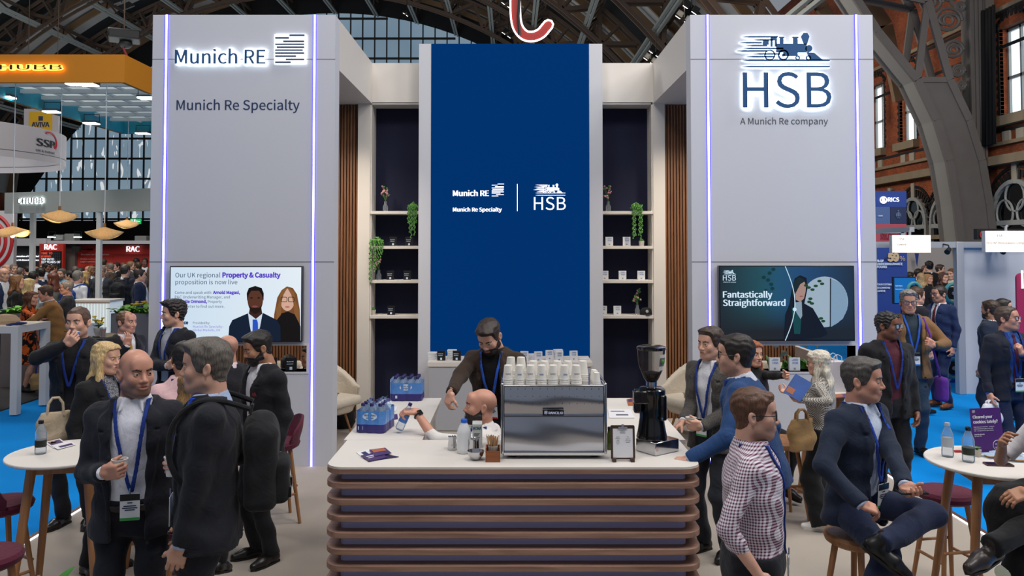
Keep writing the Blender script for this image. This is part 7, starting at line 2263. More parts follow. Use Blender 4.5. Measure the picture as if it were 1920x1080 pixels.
a, b_ = P(76, 522, Yk - .45), P(114.5, 471, Yk - .45); f = MB(); f.bb(a.x, b_.x, Yk - .45, Yk - .4, a.z, b_.z); lb = f.build('letter_board', mat('board_black', '0E0E10', .5), r)
f = MB()
for j in range(8):
 for i in range(10):
  q = P(78 + i * 3.7, 475.5 + j * 5.2, Yk - .46); f.box(q, (.055, .01, .075))
tag(f.build('flap', mat('flap_dark', '2E3238', .5), lb), kind='stuff')
for t, y, c in (('TIME TO', 477, 'E0503C'), ('REWIND', 482.5, 'E0503C'), ('TAP INTO', 488, 'E8ECF4'), ('107 YEARS OF', 493.5, 'E8ECF4'), ('INDUSTRY', 499.5, 'E8ECF4')):
 w = min(36, 3.0 * len(t)); lettering('lettering', t, em(c, 1.0), lb, P(77, y, Yk - .48), width=wpx(77, 77 + w, Yk), depth=.005, bold=.011)
a, b_ = P(135, 472, Yk - .6), P(149, 462, Yk - .6); f = MB(); f.bb(a.x, b_.x, Yk - .6, Yk - .5, a.z, b_.z); f.bb(a.x + .1, a.x + .16, Yk - .5, Yk + .5, a.z + .05, a.z + .11); tag(f.build('hanging_monitor', M_blkm), 'small dark monitor hung on the red stand', 'television')
# exit sign, drapes behind, boxes of kit on the stand roofs
Ye = 76.1
a, b_ = P(244, 420, Ye), P(264, 410, Ye); r = wthing('exit_sign', 'green lit emergency exit sign above the red stand', 'sign', ((a.x + b_.x) / 2, Ye, a.z))
f = MB(); f.bb(a.x, b_.x, Ye, Ye + .1, a.z, b_.z); ep = f.build('panel', emat('exit_green', '18B060', 1.0), r)
f = MB(); e_ = lambda x, y: P(244 + x * 20, 410 + y * 10, Ye - .01)
for (x0, x1, y0, y1) in ((.36, .50, .15, .85), (.60, .66, .3, .7), (.72, .92, .42, .58), (.06, .28, .2, .3), (.06, .24, .4, .5)):
 p, q = e_(x0, y1), e_(x1, y0); f.bb(p.x, q.x, Ye - .02, Ye, p.z, q.z)
f.build('pictogram', M_wht_e, ep)
def kit(px0, px1, py0, py1, Y, label, m_):
 a, b_ = P(px0, py1, Y), P(px1, py0, Y); r = wthing('stage_light_case', label, 'equipment', ((a.x + b_.x) / 2, Y, a.z))
 f = MB(); f.bb(a.x, b_.x, Y, Y + .4, a.z, b_.z); f.build('case', m_, r, bevel=.02)
 f = MB(); f.tube([(a.x + .05, Y + .2, a.z), (a.x + .05, Y + .2, P(0, 462, Y).z)], .03, 6); f.build('post', m_, r)
kit(100, 118, 440, 450, 29.5, 'grey lighting case on the roof of the red stand, left one', mat('kit_grey', '7A7A76', .7)); kit(120, 140, 438, 452, 29.6, 'grey lighting case on the roof of the red stand, middle one', mat('kit_grey', '7A7A76', .7)); kit(252, 274, 442, 454, 29.5, 'grey lighting case on the roof of the red stand, right one', mat('kit_grey', '7A7A76', .7))
for px, t in ((97, 'left'), (146, 'right')): floodlight('small spotlight on the red stand roof, %s one' % t, P(px, 443, 29.2), 0, .8)
# counters and planters of the neighbour stand
def white_counter(label, px0, px1, py0, Y, d=.6):
 a, b_ = P(px0, py0, Y), P(px1, py0, Y); r = wthing('demo_counter', label, 'counter', ((a.x + b_.x) / 2, Y, 0))
 f = MB(); f.bb(a.x + .03, b_.x - .03, Y + .03, Y + d, 0, a.z - .05)
 n = int((b_.x - a.x) / .06)
 for k in range(n): f.bb(a.x + .04 + k * .06, a.x + .085 + k * .06, Y + .012, Y + .03, .02, a.z - .06)
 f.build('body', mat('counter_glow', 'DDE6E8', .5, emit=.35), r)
 f = MB(); f.bb(a.x, b_.x, Y, Y + d, a.z - .045, a.z); f.build('top', M_white, r)
 f = MB(); f.bb(a.x + .01, b_.x - .01, Y + .005, Y + .02, a.z - .06, a.z - .045); f.build('wood_edge', M_ash, r)
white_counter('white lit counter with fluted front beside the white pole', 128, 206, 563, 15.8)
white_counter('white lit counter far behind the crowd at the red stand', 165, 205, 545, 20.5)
def fern_box(label, px0, px1, pyt, Y, n):
 a, b_ = P(px0, pyt, Y), P(px1, pyt, Y); r = wthing('fern_planter', label, 'planter', ((a.x + b_.x) / 2, Y, 0))
 f = MB(); f.bb(a.x, b_.x, Y, Y + .5, 0, a.z); f.build('planter_box', mat('planter_greige', '7A7270', .7, var=.12, vscale=6), r)
 f = MB()
 for k in range(n):
  q = Vector((a.x + rnd.uniform(.05, .95) * (b_.x - a.x), Y + rnd.uniform(.05, .45), a.z - .02)); t = rnd.uniform(0, 6.28)
  leaf(f, q, (.7 * math.cos(t), .7 * math.sin(t) - .2, .9), rnd.uniform(.2, .36), .04, .5, k % 2)
 tag(f.build('fern_fronds', [M_leafb, mat('fern_light', '7AB83E', .5)], r), kind='stuff')
 return r, a, b_
r, a, b_ = fern_box('long grey planter of ferns with yellow flowers left of the display wall', 208, 300, 588, 12.2, 90)
f = MB()
for k in range(16): f.ball((a.x + .25 + rnd.uniform(0, .25), 12.2 + rnd.uniform(0, .2), a.z + .12 + rnd.uniform(0, .06)), (.03, .03, .012), 5)
tag(f.build('yellow_flowers', mat('petal_yellow', 'D8B020', .6), r), kind='stuff')
fern_box('grey planter of ferns behind the hugging couple', 2, 42, 588, 13.6, 60)
# white parsons table at the left edge with a cloth bag and lanyards
r = wthing('white_table', 'white square legged table at the left edge with a beige bag', 'table', (P(10, 700, 11.4).x, 11.7, 0))
a = P(34, 612, 11.4); x1 = a.x
f = MB(); f.bb(x1 - 1.4, x1, 11.4, 12.2, a.z - .10, a.z); f.build('table_top', M_white, r)
for xx, yy in ((x1 - .10, 11.4), (x1 - 1.4, 11.4), (x1 - .1, 12.1), (x1 - 1.4, 12.1)):
 f = MB(); f.bb(xx, xx + .10, yy, yy + .10, 0, a.z - .1); f.build('leg', M_white, r)
tag(MB().lathe([(0, 0), (.16, .0), (.18, .05), (.12, .13), (0, .15)], (0, 0, 0), 16, sx=1.2, sy=.7).build('cloth_bag', clothmat('B49A7C'), off=(P(6, 605, 11.7).x, 11.75, a.z)), 'beige cloth bag lying on the white table at the left edge', 'bag')
f = MB()
for k in range(5): f.tube([(.10 * math.cos(t * .6 + k) + .02 * k, .07 * math.sin(t * .6 + k), .008 + .006 * k) for t in range(9)], .009, 5)
tag(f.build('lanyard_pile', clothmat('1E2C6A'), off=(P(22, 610, 11.5).x, 11.55, a.z)), 'pile of navy lanyards on the white table at the left edge', 'lanyards')
# little table plants with yellow flowers and a beer glass behind the drinking man
r = wthing('flower_pot', 'grey pot of yellow flowers behind the man drinking', 'plant', tuple(P(184, 622, 10.8)))
p = P(184, 630, 10.8); f = MB(); f.lathe([(.05, 0), (.06, .11), (.05, .11), (0, .1)], p, 14); f.build('pot', mat('pot_stone', 'B8B2A8', .7), r)
f = MB(); g = MB()
for k in range(14):
 t = 2.4 * k; q = p + Vector((.06 * math.cos(t), .05 * math.sin(t), .18 + .02 * (k % 5))); f.tube([p + Vector((0, 0, .1)), q], .004, 4); leaf(f, p + Vector((0, 0, .1)), (math.cos(t), math.sin(t), 1.2), .12, .018); g.ball(q, (.02, .02, .012), 5)
tag(f.build('foliage', M_leaf, r), kind='stuff'); tag(g.build('blossom', mat('petal_yellow', 'D8B020', .6), r), kind='stuff')
p0 = P(184, 631, 10.8)
r = wthing('cafe_table', 'dark round table under the pot of yellow flowers', 'table', (p0.x, 10.85, 0))
f = MB(); f.lathe([(0, p0.z - .03), (.4, p0.z - .03), (.4, p0.z - .002), (0, p0.z - .002)], (p0.x + .05, 10.9, 0), 30); f.build('table_top', M_blkm, r)
f = MB(); f.lathe([(.25, 0), (.25, .02), (.04, .04), (.035, p0.z - .03)], (p0.x + .05, 10.9, 0), 20); f.build('pedestal', M_blkm, r)
p = Vector((P(192, 630, 10.7).x, 10.72, p0.z)); r = wthing('beer_glass', 'glass of amber beer beside the yellow flowers', 'glass', tuple(p))
f = MB(); f.lathe([(.028, 0), (.038, .13), (.036, .13), (.027, .006), (0, .006)], p, 16); f.build('glass', M_pet, r)
f = MB(); f.lathe([(0, .008), (.026, .008), (.035, .11), (0, .11)], p, 16); f.build('beer', mat('beer_amber', 'B8661A', .2, emit=.05), r)
p = P(172, 630, 10.75); r = wthing('table_card', 'white folded table card beside the yellow flowers', 'card', tuple(p))
Mc = Matrix.Rotation(R_(-8), 3, 'X') @ FRONT
f = MB(); f.poly([(-.07, 0), (.07, 0), (.07, .17), (-.07, .17)], -.002, 0, 0, Mc, p); pg = f.build('card', M_paper, r)
f = MB(); f.beam(p + Vector((0, .06, .002)), p + Mc @ Vector((0, .15, -.003)), .10, .003); f.build('back_flap', M_paper, r)

# ================================================================== NEIGHBOURING STANDS, RIGHT
M_shell = mat('shell_white', 'B9BDC4', .65); M_alu = mat('shell_aluminium', 'A5A8AE', .45, .3)
Yw = 13.1
xw = P(1800, 600, Yw).x
f = MB(); f.bb(xw, xw + 5.5, Yw + .02, Yw + .08, -.02, 2.36); w_ = tag(f.build('stand_partition', M_shell), 'plain white stand partition behind the man in the red tie', 'partition')
r = wthing('shell_frame', 'white aluminium shell frame with posts and header rails, right of the display wall', 'stand frame', (xw, Yw, 0))
for x in (xw, xw - 1.42, xw + 3.0):
 f = MB(); f.bb(x - .06, x + .06, Yw - .05, Yw + .07, -.02, 2.46); f.build('post', M_alu, r, bevel=.01)
f = MB(); f.bb(xw - 1.5, xw + 4.5, Yw - .03, Yw + .05, 2.36, 2.46); f.build('header_rail', M_alu, r)
f = MB(); f.bb(xw - .8, xw - .72, Yw, Yw + 3, 2.62, 2.70); f.bb(xw - 1.2, xw - .2, Yw + 1.4, Yw + 1.48, 2.62, 2.70); f.bb(xw - .26, xw - .18, Yw + 1.4, Yw + 1.48, 2.36, 2.70); f.build('top_frame', M_alu, r)
def lit_sign(label, px0, px1, py0, py1, Y, lines):
 a, b_ = P(px0, py1, Y), P(px1, py0, Y); w = b_.x - a.x; c = (a.x + b_.x) / 2
 r = wthing('lit_sign', label, 'sign', (c, Y, a.z))
 f = MB(); n = 10; vs = []
 for k in range(n + 1):
  t = -1 + 2 * k / n
  for z in (a.z, b_.z): vs.append((c + t * w / 2, Y - .07 * (1 - t * t), z))
 o_ = len(vs)
 f._add(vs, [(2 * k, 2 * k + 2, 2 * k + 3, 2 * k + 1) for k in range(n)], 0, True)
 f.bb(a.x, b_.x, Y, Y + .1, a.z, b_.z, 1)
 bx_ = f.build('light_box', [emat('sign_glow', 'FFF4E4', .55), M_shell], r)
 for t, x, y, wd in lines: lettering('lettering', t, mat('letter_grey', '4A4C55', .5), bx_, P(x, y, Y - .09), width=wpx(x, x + wd, Y - .09), depth=.003)
 f = MB(); f.tube([(c, Y + .05, b_.z), (c, Y + .05, b_.z + .06), (c + .05, Y + .1, b_.z + .08)], .02, 6); f.build('hook', M_alu, r)
 f = MB(); f.bb(c - .06, c + .06, Y + .1, Yw - .02, 2.38, 2.43); f.build('bracket', M_alu, r)
lit_sign('glowing curved white stand sign at the doorway', 1673, 1745, 441, 473.5, Yw - .35, (('F58', 1687, 450, 8), ('Cowbell', 1683, 460, 16)))
lit_sign('glowing curved white stand sign cut by the right picture edge', 1848, 1932, 433, 472.5, Yw - .5, (('F54', 1870, 444, 9), ('Fine Art Restoration Company', 1850, 457.5, 80)))
f = MB(); a, b_ = P(1832, 449, Yw + .4), P(1960, 429, Yw + .4); f.bb(a.x, b_.x, Yw + .4, Yw + .5, a.z, b_.z); hb = tag(f.build('header_board', mat('board_black', '0E0E10', .5)), 'dark header board with red lettering above the white partition', 'sign')
lettering('lettering', 'Copart', mat('letter_red', 'A02A2E', .5), hb, P(1837, 446, Yw + .38), width=wpx(1837, 1890, Yw), depth=.005)
for px, t in ((1780, 'left of the partition'), (1884, 'under the right glowing sign')):
 p = P(px, 467, Yw - .3); r = wthing('arm_spotlight', 'small black arm spotlight ' + t, 'light', tuple(p))
 f = MB(); f.cyl(p, p + Vector((-.07, -.06, -.05)), .035, .045, 12); f.build('lamp_head', M_blkm, r)
 f = MB(); f.tube([p, p + Vector((.05, .12, .06)), p + Vector((.05, .28, .08))], .012, 6); f.build('arm', M_blkm, r)
# blue insurance-cover stand with tower banner
Yb = 17.0
def blockp(px0, px1, py0, py1, y, nm, m_, pr, t=.2):
 a, b_ = P(px0, py1, y), P(px1, py0, y); f = MB(); f.bb(a.x, b_.x, y, y + t, a.z, b_.z); return f.build(nm, m_, pr)
M_rb = mat('banner_royal', '1E3F8E', .6)
r = wthing('tower_banner', 'tall blue and red stand banner just right of the display wall', 'banner', (P(1660, 480, Yb).x, Yb, 0))
t1 = blockp(1600, 1699.5, 358, 388, Yb, 'top_panel', M_rb, r); blockp(1600, 1669, 388, 420, Yb, 'left_panel', mat('banner_slate', '4A6496', .6), r); blockp(1669, 1699.5, 388, 420, Yb, 'crest_panel', mat('banner_navy', '1A2A52', .6), r); t3 = blockp(1600, 1699.5, 420, 482, Yb, 'red_panel', mat('banner_rose', 'A84A58', .6), r)
lettering('lettering', 'RICS', M_wht_e, t1, P(1664.5, 378, Yb - .02), width=wpx(1664.5, 1686, Yb), depth=.006, bold=.011)
f = MB(); c = P(1656.5, 375, Yb - .03); f.tube([(c.x + .068 * math.cos(k * .35), Yb - .03, c.z + .068 * math.sin(k * .35)) for k in range(18)], .012, 6, closed=True); f.ball((c.x, Yb - .02, c.z + .01), (.035, .01, .045), 8); f.ball((c.x + .01, Yb - .02, c.z - .03), (.045, .01, .03), 8); f.build('round_emblem', M_wht_e, t1)
lettering('lettering', 'CIOB', M_pale, r, P(1646, 406, Yb - .02), width=wpx(1646, 1655, Yb), depth=.005, bold=.011)
f = MB(); c = P(1684.5, 402, Yb - .02)
for dx, dz, w, h in ((0, 0, .05, .09), (-.045, -.01, .02, .07), (.045, -.01, .02, .07), (0, .075, .03, .03), (0, -.075, .07, .015)): f.box((c.x + dx, Yb - .02, c.z + dz), (w, .01, h))
f.build('crest', mat('crest_slate', '5A6A8C', .6), r)
rl = mat('letter_crimson', '8A1E34', .6)
lettering('lettering', 'BUILDING', rl, t3, P(1651.5, 437, Yb - .02), width=wpx(1651.5, 1687, Yb), depth=.005, bold=.011); lettering('lettering', 'ON FIRM', rl, t3, P(1651.5, 443.8, Yb - .02), width=wpx(1651.5, 1684, Yb), depth=.005, bold=.011); lettering('lettering', 'FOUNDATIONS', rl, t3, P(1651.5, 449, Yb - .02), width=wpx(1651.5, 1692, Yb), depth=.005, bold=.011)
t4 = blockp(1600, 1700.5, 464, 678, Yb - .2, 'lower_panel', M_rb, r, .2)
gl = mat('letter_sand', 'C9B08C', .5)
for t, x, y, w, bo in (('59', 1664, 489, 22, .03), ('%', 1687, 489, 10, 0), ('% OF', 1644, 491, 13, .03), ('UNDERINSURANCE', 1644, 497, 48, .02), ('FOUND', 1644, 502.5, 19, .02), ('YOUR ESTIMATE', 1643, 535, 34, .02), ('RECOMMEND', 1643, 541, 26, .02), ('ACHIEVE', 1643, 547, 17, .02)):
 lettering('lettering', t, gl if t in ('59', '%') else M_pale, t4, P(x, y, Yb - .23), width=wpx(x, x + w, Yb - .2), depth=.004, bold=bo)
f = MB(); q = [P(1655, 487, Yb - .22), P(1678, 487, Yb - .22), P(1678, 472, Yb - .22)]; f._add(q + [v + Vector((0, .02, 0)) for v in q], [(0, 1, 2), (5, 4, 3)]); f.build('triangle', mat('banner_navy', '1A2A52', .6), t4)
# inner room of the far stand, blue counter, monitor and teal discs
f = MB(); a = P(1560, 480, 24); f.bb(a.x, a.x + 6.5, 24, 24.1, 0, 2.5); tag(f.build('stand_partition', mat('shell_cream', 'B5AFAA', .7)), 'cream partition at the back of the doorway stand behind the crowd', 'partition')
f = MB(); a, b_ = P(1716, 500, 23.6), P(1723, 475, 23.6); f._add([(a.x, 23.6, b_.z), (b_.x, 23.6, b_.z), ((a.x + b_.x) / 2, 23.6, a.z), (a.x, 23.62, b_.z), (b_.x, 23.62, b_.z), ((a.x + b_.x) / 2, 23.62, a.z)], [(0, 2, 1), (3, 4, 5), (0, 1, 4, 3), (1, 2, 5, 4), (2, 0, 3, 5)]); tag(f.build('pennant', M_rb), 'small blue pennant hanging in the doorway stand', 'pennant')
r = wthing('blue_counter', 'royal blue promotional counter with a white top behind the man in the blue suit', 'counter', (P(1760, 660, 14.2).x, 14.2, 0))
a, b_ = P(1716, 645, 14.2), P(1798, 645, 14.2); f = MB(); f.bb(a.x, b_.x, 14.2, 14.8, -.02, .86); f.build('body', mat('counter_blue', '1450B0', .5), r)
f = MB(); f.bb(a.x - .03, b_.x + .03, 14.15, 14.85, .86, .92); f.build('top', M_shell, r)
for px, py, R0, t in ((1753, 550, .16, 'above the blue counter'), (1714, 545, .13, 'beside the blue monitor'), (1787, 690, .15, 'low beside the white post')):
 p = P(px, py, 13.8) if px != 1753 else P(1786.5, 550, 13.8)
 if px == 1753: R0 = .15
 r = wthing('disc_stand', 'teal rimmed black disc on a leaning grey arm, ' + t, 'display', (p.x, 13.8, 0))
 f = MB(); f.tube([p + Vector((R0 * .85 * math.cos(k * .3142), 0, R0 * 1.05 * math.sin(k * .3142))) for k in range(20)], R0 * .22, 8, closed=True); f.build('rim', mat('rim_teal', '4A9AA0', .5), r)
 f = MB(); f.cyl(p + Vector((0, .02, 0)), p + Vector((0, -.03, 0)), R0 * .72, n=24); d = f.build('disc', M_blkm, r)
 f = MB(); f.cyl(p + Vector((0, -.03, 0)), p + Vector((0, -.05, 0)), R0 * .22, n=16); f.build('hub', M_alu, d)
 f = MB(); f.tube([p + Vector((0, .02, -R0)), (p.x - .12, 13.85, max(0, p.z - R0 - .55))], .022, 8); f.tube([(p.x - .12, 13.85, max(0, p.z - R0 - .55)), (p.x - .12, 13.85, -.02)], .03, 8); f.build('arm', M_alu, r)
r = wthing('blue_monitor', 'portrait monitor with a bright blue page beside the tower banner', 'television', (P(1685, 580, 14.8).x, 14.8, 0))
a, b_ = P(1675.5, 570, 14.8), P(1717, 519, 14.8); f = MB(); f.bb(a.x, b_.x, 14.8, 14.86, a.z, b_.z); f.build('casing', M_blkm, r)
f = MB(); f.bb(a.x + .02, b_.x - .02, 14.79, 14.8, a.z + .02, b_.z - .02); dp = f.build('display_panel', em('0E6AB8', .9), r)
lettering('screen_text', 'Get there', em('D8ECFF'), dp, P(1679, 537, 14.78), width=wpx(1679, 1692, 14.8), depth=.002); lettering('screen_text', 'faster with us', em('D8ECFF'), dp, P(1679, 543, 14.78), width=wpx(1679, 1694, 14.8), depth=.002)
f = MB(); f.tube([((a.x + b_.x) / 2, 14.9, a.z + .1), ((a.x + b_.x) / 2, 14.9, -.02)], .03, 8); f.build('stand', M_blkm, r)
r = wthing('pillar_display', 'magenta banner stand with a white letter at the right edge', 'banner', (P(1925, 600, 12.3).x, 12.3, 0))
a, b_ = P(1909, 740, 12.3), P(1960, 512, 12.3); f = MB(); f.poly([(x, y) for x, y in rrect(a.x, 0, b_.x, b_.z, .08)], -.02, .02, 0, FRONT, (0, 12.3, 0)); bo = f.build('panel', mat('banner_magenta', '9A1C4A', .6), r)
lettering('lettering', 'Il', M_wht_e, bo, P(1915, 541, 12.27), width=wpx(1915, 1935, 12.27), depth=.004)
# neon letter hung above the video wall, roof floodlights, projector rig
r = wthing('neon_letter', 'hanging red letter outlined in white neon above the video wall', 'sign', tuple(P(985, 20, 14)))
Yn = 14.0
path = [(966, -60), (966, 0), (967, 35), (972, 55), (984, 68), (1000, 70), (1014, 64), (1023, 54), (1028, 48)]
pts = [P(x, y, Yn) for x, y in path]
pts = [(pts[max(k - 1, 0)] * (-t ** 3 + 2 * t ** 2 - t) + pts[k] * (3 * t ** 3 - 5 * t ** 2 + 2) + pts[k + 1] * (-3 * t ** 3 + 4 * t ** 2 + t) + pts[min(k + 2, len(pts) - 1)] * (t ** 3 - t ** 2)) * .5 for k in range(1, len(pts) - 1) for t in (0, .25, .5, .75)] + [pts[-1]]
f = MB()
S = []
for i in range(len(pts)):
 d = (pts[min(i + 1, len(pts) - 1)] - pts[max(i - 1, 0)]).normalized(); n_ = Vector((-d.z, 0, d.x)); w = .085
 S.append((pts[i] + n_ * w, pts[i] - n_ * w))
vs = []
for l, q in S: vs += [l + Vector((0, -.05, 0)), q + Vector((0, -.05, 0)), l + Vector((0, .05, 0)), q + Vector((0, .05, 0))]
dn_ = (pts[-1] - pts[-2]).normalized(); end = pts[-1] + dn_ * .085; e_l, e_r = pts[-1] + dn_ * .06 + (S[-1][0] - pts[-1]) * .7, pts[-1] + dn_ * .06 + (S[-1][1] - pts[-1]) * .7
fs = []
for i in range(len(S) - 1):
 a = 4 * i; b2 = a + 4
 fs += [(a, a + 1, b2 + 1, b2), (a + 3, a + 2, b2 + 2, b2 + 3), (a, b2, b2 + 2, a + 2), (a + 1, a + 3, b2 + 3, b2 + 1)]
fs.append((4 * len(S) - 4, 4 * len(S) - 3, 4 * len(S) - 1, 4 * len(S) - 2))
f.poly([(e_l.x, e_l.z), (S[-1][0].x, S[-1][0].z), (S[-1][1].x, S[-1][1].z), (e_r.x, e_r.z), (end.x, end.z)][::-1], -.05, .05, 0, Matrix(((1, 0, 0), (0, 0, 1), (0, 1, 0))), (0, Yn, 0)); f._add(vs, fs); f.build('letter_body', mat('neon_red', '98160F', .5, emit=.10), r)
f = MB(); lo_ = [l + Vector((0, -.06, 0)) for l, q in S] + [e_l + Vector((0, -.06, 0)), end + Vector((0, -.06, 0)), e_r + Vector((0, -.06, 0))] + [q + Vector((0, -.06, 0)) for l, q in reversed(S)]
f.tube(lo_, .017, 6); f.build('neon_tube', emat('neon_white', 'FFE8E8', 2.6), r)
f = MB(); f.tube([P(978, -60, Yn - .1), P(972, 30, Yn - .1), P(974, 66, Yn - .1)], .03, 6); f.build('cable', M_blkm, r)
def roof_lamp(label, px, py, Y, s=1.0):
 p = P(px, py, Y); r = wthing('roof_floodlight', label, 'light', tuple(p))
 M = Matrix.Rotation(R_(35), 3, 'Y') @ Matrix.Rotation(R_(40), 3, 'X')
 for dx in (-.17, .17):
  f = MB(); f.box(p + M @ Vector((dx * s, 0, 0)), (.22 * s, .5 * s, .06), M=M); h_ = f.build('housing', M_blkm, r)
  f = MB(); f.box(p + M @ Vector((dx * s, 0, -.04)), (.18 * s, .45 * s, .03), M=M); f.build('lens', emat('lamp_warm', 'FFF4E0', 9.0), h_)
 f = MB(); f.tube([p, p + Vector((0, 0, .9))], .02, 6); f.build('bracket', M_blkm, r)
for i, (px, py, Y, s, t) in enumerate(((1297, 13, 26, 1.0, 'at the roof end of the right display wall, upper one'), (1283, 32, 26, 1.0, 'at the roof end of the right display wall, lower one'), (1230, 97, 33, 1.0, 'in the roof beside the right canopy beam, upper one'), (1220, 110, 33, 1.0, 'in the roof beside the right canopy beam, lower one'), (953, 62, 40, 1.0, 'just left of the red neon letter'), (953, 6, 34, .9, 'at the top left of the red neon letter'), (763, 25, 50, .7, 'small under the end window arch'), (228, 6, 30, 1.2, 'over the orange canopy'))):
 roof_lamp('paired floodlight ' + t, px, py, Y, s)
p = P(233, 68, 15); r = wthing('truss_speaker', 'black rigging box with cables hanging above the orange canopy corner', 'equipment', tuple(p))
f = MB(); f.box(p, (.55, .5, .18), M=Matrix.Rotation(R_(25), 3, 'Z')); f.build('case', M_blkm, r, bevel=.03)
f = MB(); f.ball(p + Vector((.03, 0, -.14)), (.12, .12, .1), 8); f.build('motor', M_blkm, r)
f = MB(); f.tube([p + Vector((-.02, -.05, -.15)), p + Vector((.04, -.05, -.3)), p + Vector((.10, -.05, -.42))], .02, 6); f.build('cable', mat('cable_red', '8A1E24', .5), r)
f = MB(); f.tube([p + Vector((0, 0, .09)), p + Vector((0, 0, 3.2))], .012, 6); f.build('suspension_chain', M_irond, r)
# black drape on the brick wall
a = WB(1846, 30); b2 = WB(1893, 30)
f = MB(); n = 30; vs = []
y0, y1 = WB(1894, 200).y, WB(1838, 200).y
for k in range(n + 1):
 y = y0 + (y1 - y0) * k / n; x = XB - .35 - .07 * math.sin(k * 1.7)
 for z in (5.35, 9.4): vs.append((x + (.0 if z < 6 else .05), y, z))
f._add(vs, [(2 * k, 2 * k + 1, 2 * k + 3, 2 * k + 2) for k in range(n)], 0, True)
dr = f.build('black_drape', mat('drape_black', '0B0B0D', .9)); so = dr.modifiers.new('thick', 'SOLIDIFY'); so.thickness = .03
tag(dr, 'long black drape hanging on the brick wall left of the bright window', 'curtain')
# ================================================================== PEOPLE
LN, GR, BL = '1A3480', '3AA24A', '2A7AD0'
def held_cup(i, side, label, col=None, h=.10, r=.039, dz=-.05, d=.07, out=.034, band=None, tilt=None):
 p = i['palm'](side, d, out) + Vector((0, 0, dz))
 r_ = wthing('paper_cup', label, 'cup', tuple(p))
 M = tilt or Matrix.Identity(3)
 f = MB(); f.lathe([(r * .72, 0), (r * .74, .004), (r * .97, h - .006), (r * 1.04, h - .005), (r * 1.05, h), (r * .96, h), (r * .9, h - .012), (0, h - .012)], p, 22, M=M); f.build('cup', M_cup, r_)
 f = MB(); f.lathe([(0, h - .011), (r * .9, h - .0105)], p, 20, M=M); f.build('coffee', mat('coffee', '5A3A24', .3), r_)
 if band:
  f = MB(); f.lathe([(r * .86, h * .42), (r * 1.0, h * .93)], p, 22, M=M); f.build('band', mat('band_' + band, band, .5), r_)
 return r_
def backpack(i, label, col, big=1.0):
 T = i['T']; Rz = i['Rz']; c = i['L2W'](T((0, .24, .24)))
 r = thing('backpack', label, 'backpack', tuple(c), 0)
 Rm = Rz @ i['Rt']
 def A(v): return Rm @ Vector(v)
 def sh(ops, name, m_, par, h=.011):
  S = Shape()
  for q, k in ops: S.u(q, k)
  S.fn(lambda D, X, Y, Z: D + wob(X, Y, Z, 24, 2.0, .004))
  V, Q = S.mesh(h); return np_mesh(name, V, Q, m_, par)
 m_ = clothmat(col)
 b = sh([(rbox(A((0, 0, -.02)), (.155 * big, .085, .22 * big), Rm, .06), 0), (ell(A((0, -.01, .18 * big)), (.12, .07, .07), Rm), .05)], 'body', m_, r)
 p_ = sh([(rbox(A((0, .095, -.10)), (.125 * big, .045, .11 * big), Rm, .035), 0)], 'front_pocket', m_, r)
 q = MB(); q.tube([A((-.10, .128, -.03)), A((0, .143, -.02)), A((.10, .128, -.03))], .004, 6); q.build('zip', mat('zip_grey', '6A6C70', .4, .6), p_)
 for sx in (-1, 1):
  q = MB(); pts = [i['L2W'](T(v)) - c for v in ((sx * .10, .19, .50), (sx * .118, .06, .545), (sx * .125, -.06, .535), (sx * .14, -.145, .44), (sx * .16, -.145, .28), (sx * .165, -.06, .14))]
  sm = []
  for k in range(len(pts) - 1): sm += [((pts[max(k - 1, 0)] * (-t ** 3 + 2 * t ** 2 - t) + pts[k] * (3 * t ** 3 - 5 * t ** 2 + 2) + pts[k + 1] * (-3 * t ** 3 + 4 * t ** 2 + t) + pts[min(k + 2, len(pts) - 1)] * (t ** 3 - t ** 2)) * .5) for t in (0, .25, .5, .75)]
  q.tube(sm + [pts[-1]], .014, 8); q.build('strap', m_, r)
  q = MB(); q.box(A((sx * .09, .145, -.15)), (.035, .012, .05), M=Rm); q.build('buckle', M_blk, p_)
 q = MB(); q.tube([A((-.03, -.06, .24)), A((-.02, -.05, .28)), A((.02, -.05, .28)), A((.03, -.06, .24))], .009, 6); q.build('grab_handle', m_, r)
 return r
def soft_bag(name, label, cat, p, w, h, d, col, yaw=0, handle=None, kind='plain', hcol=None):
 r = thing(name, label, cat, tuple(p), R_(yaw))
 S = Shape(); S.u(loft((0, 0, -h), np.eye(3), [(0, w * .42, d * .5), (h * .35, w * .52, d * .62), (h * .8, w * .48, d * .4), (h, w * .42, d * .22)], 3), 0)
 S.fn(lambda D, X, Y, Z: D + wob(X, Y, Z, 22, 3.1, .006)); V, Q = S.mesh(.011); np_mesh('body', V, Q, clothmat(col, kind), r)
 if handle:
  for yy in (-.02, .02):
   f = MB(); f.tube([(-w * .25, yy, -.03), (-w * .22, yy * .6, handle * .6), (-.02, yy * .3, handle), (.02, yy * .3, handle), (w * .22, yy * .6, handle * .6), (w * .25, yy, -.03)], .010, 6); f.build('handle', clothmat(hcol or col), r)
 return r
def watch(i, side, label, strap, face='0C0C10'):
 sh, el, wr, fd, nn, _ = i['arms'][side]; d = (wr - el).normalized(); c = i['L2W'](wr - d * .035); dw = i['Rz'] @ d; s = i['s']
 r = wthing('wrist_watch', label, 'watch', tuple(c)); F_ = frame(dw, i['Rz'] @ (Vector(nn) * -1))
 f = MB(); f.tube([c + F_ @ Vector((.031 * math.cos(k * .35), .031 * math.sin(k * .35), 0)) for k in range(18)], .006, 6, closed=True); f.build('strap', mat('strap_' + strap, strap, .4), r)
 f = MB(); f.box(c + F_ @ Vector((0, -.033, 0)), (.034, .010, .038), M=F_); f.build('watch_face', mat('watch_' + face, face, .15), r, bevel=.003)
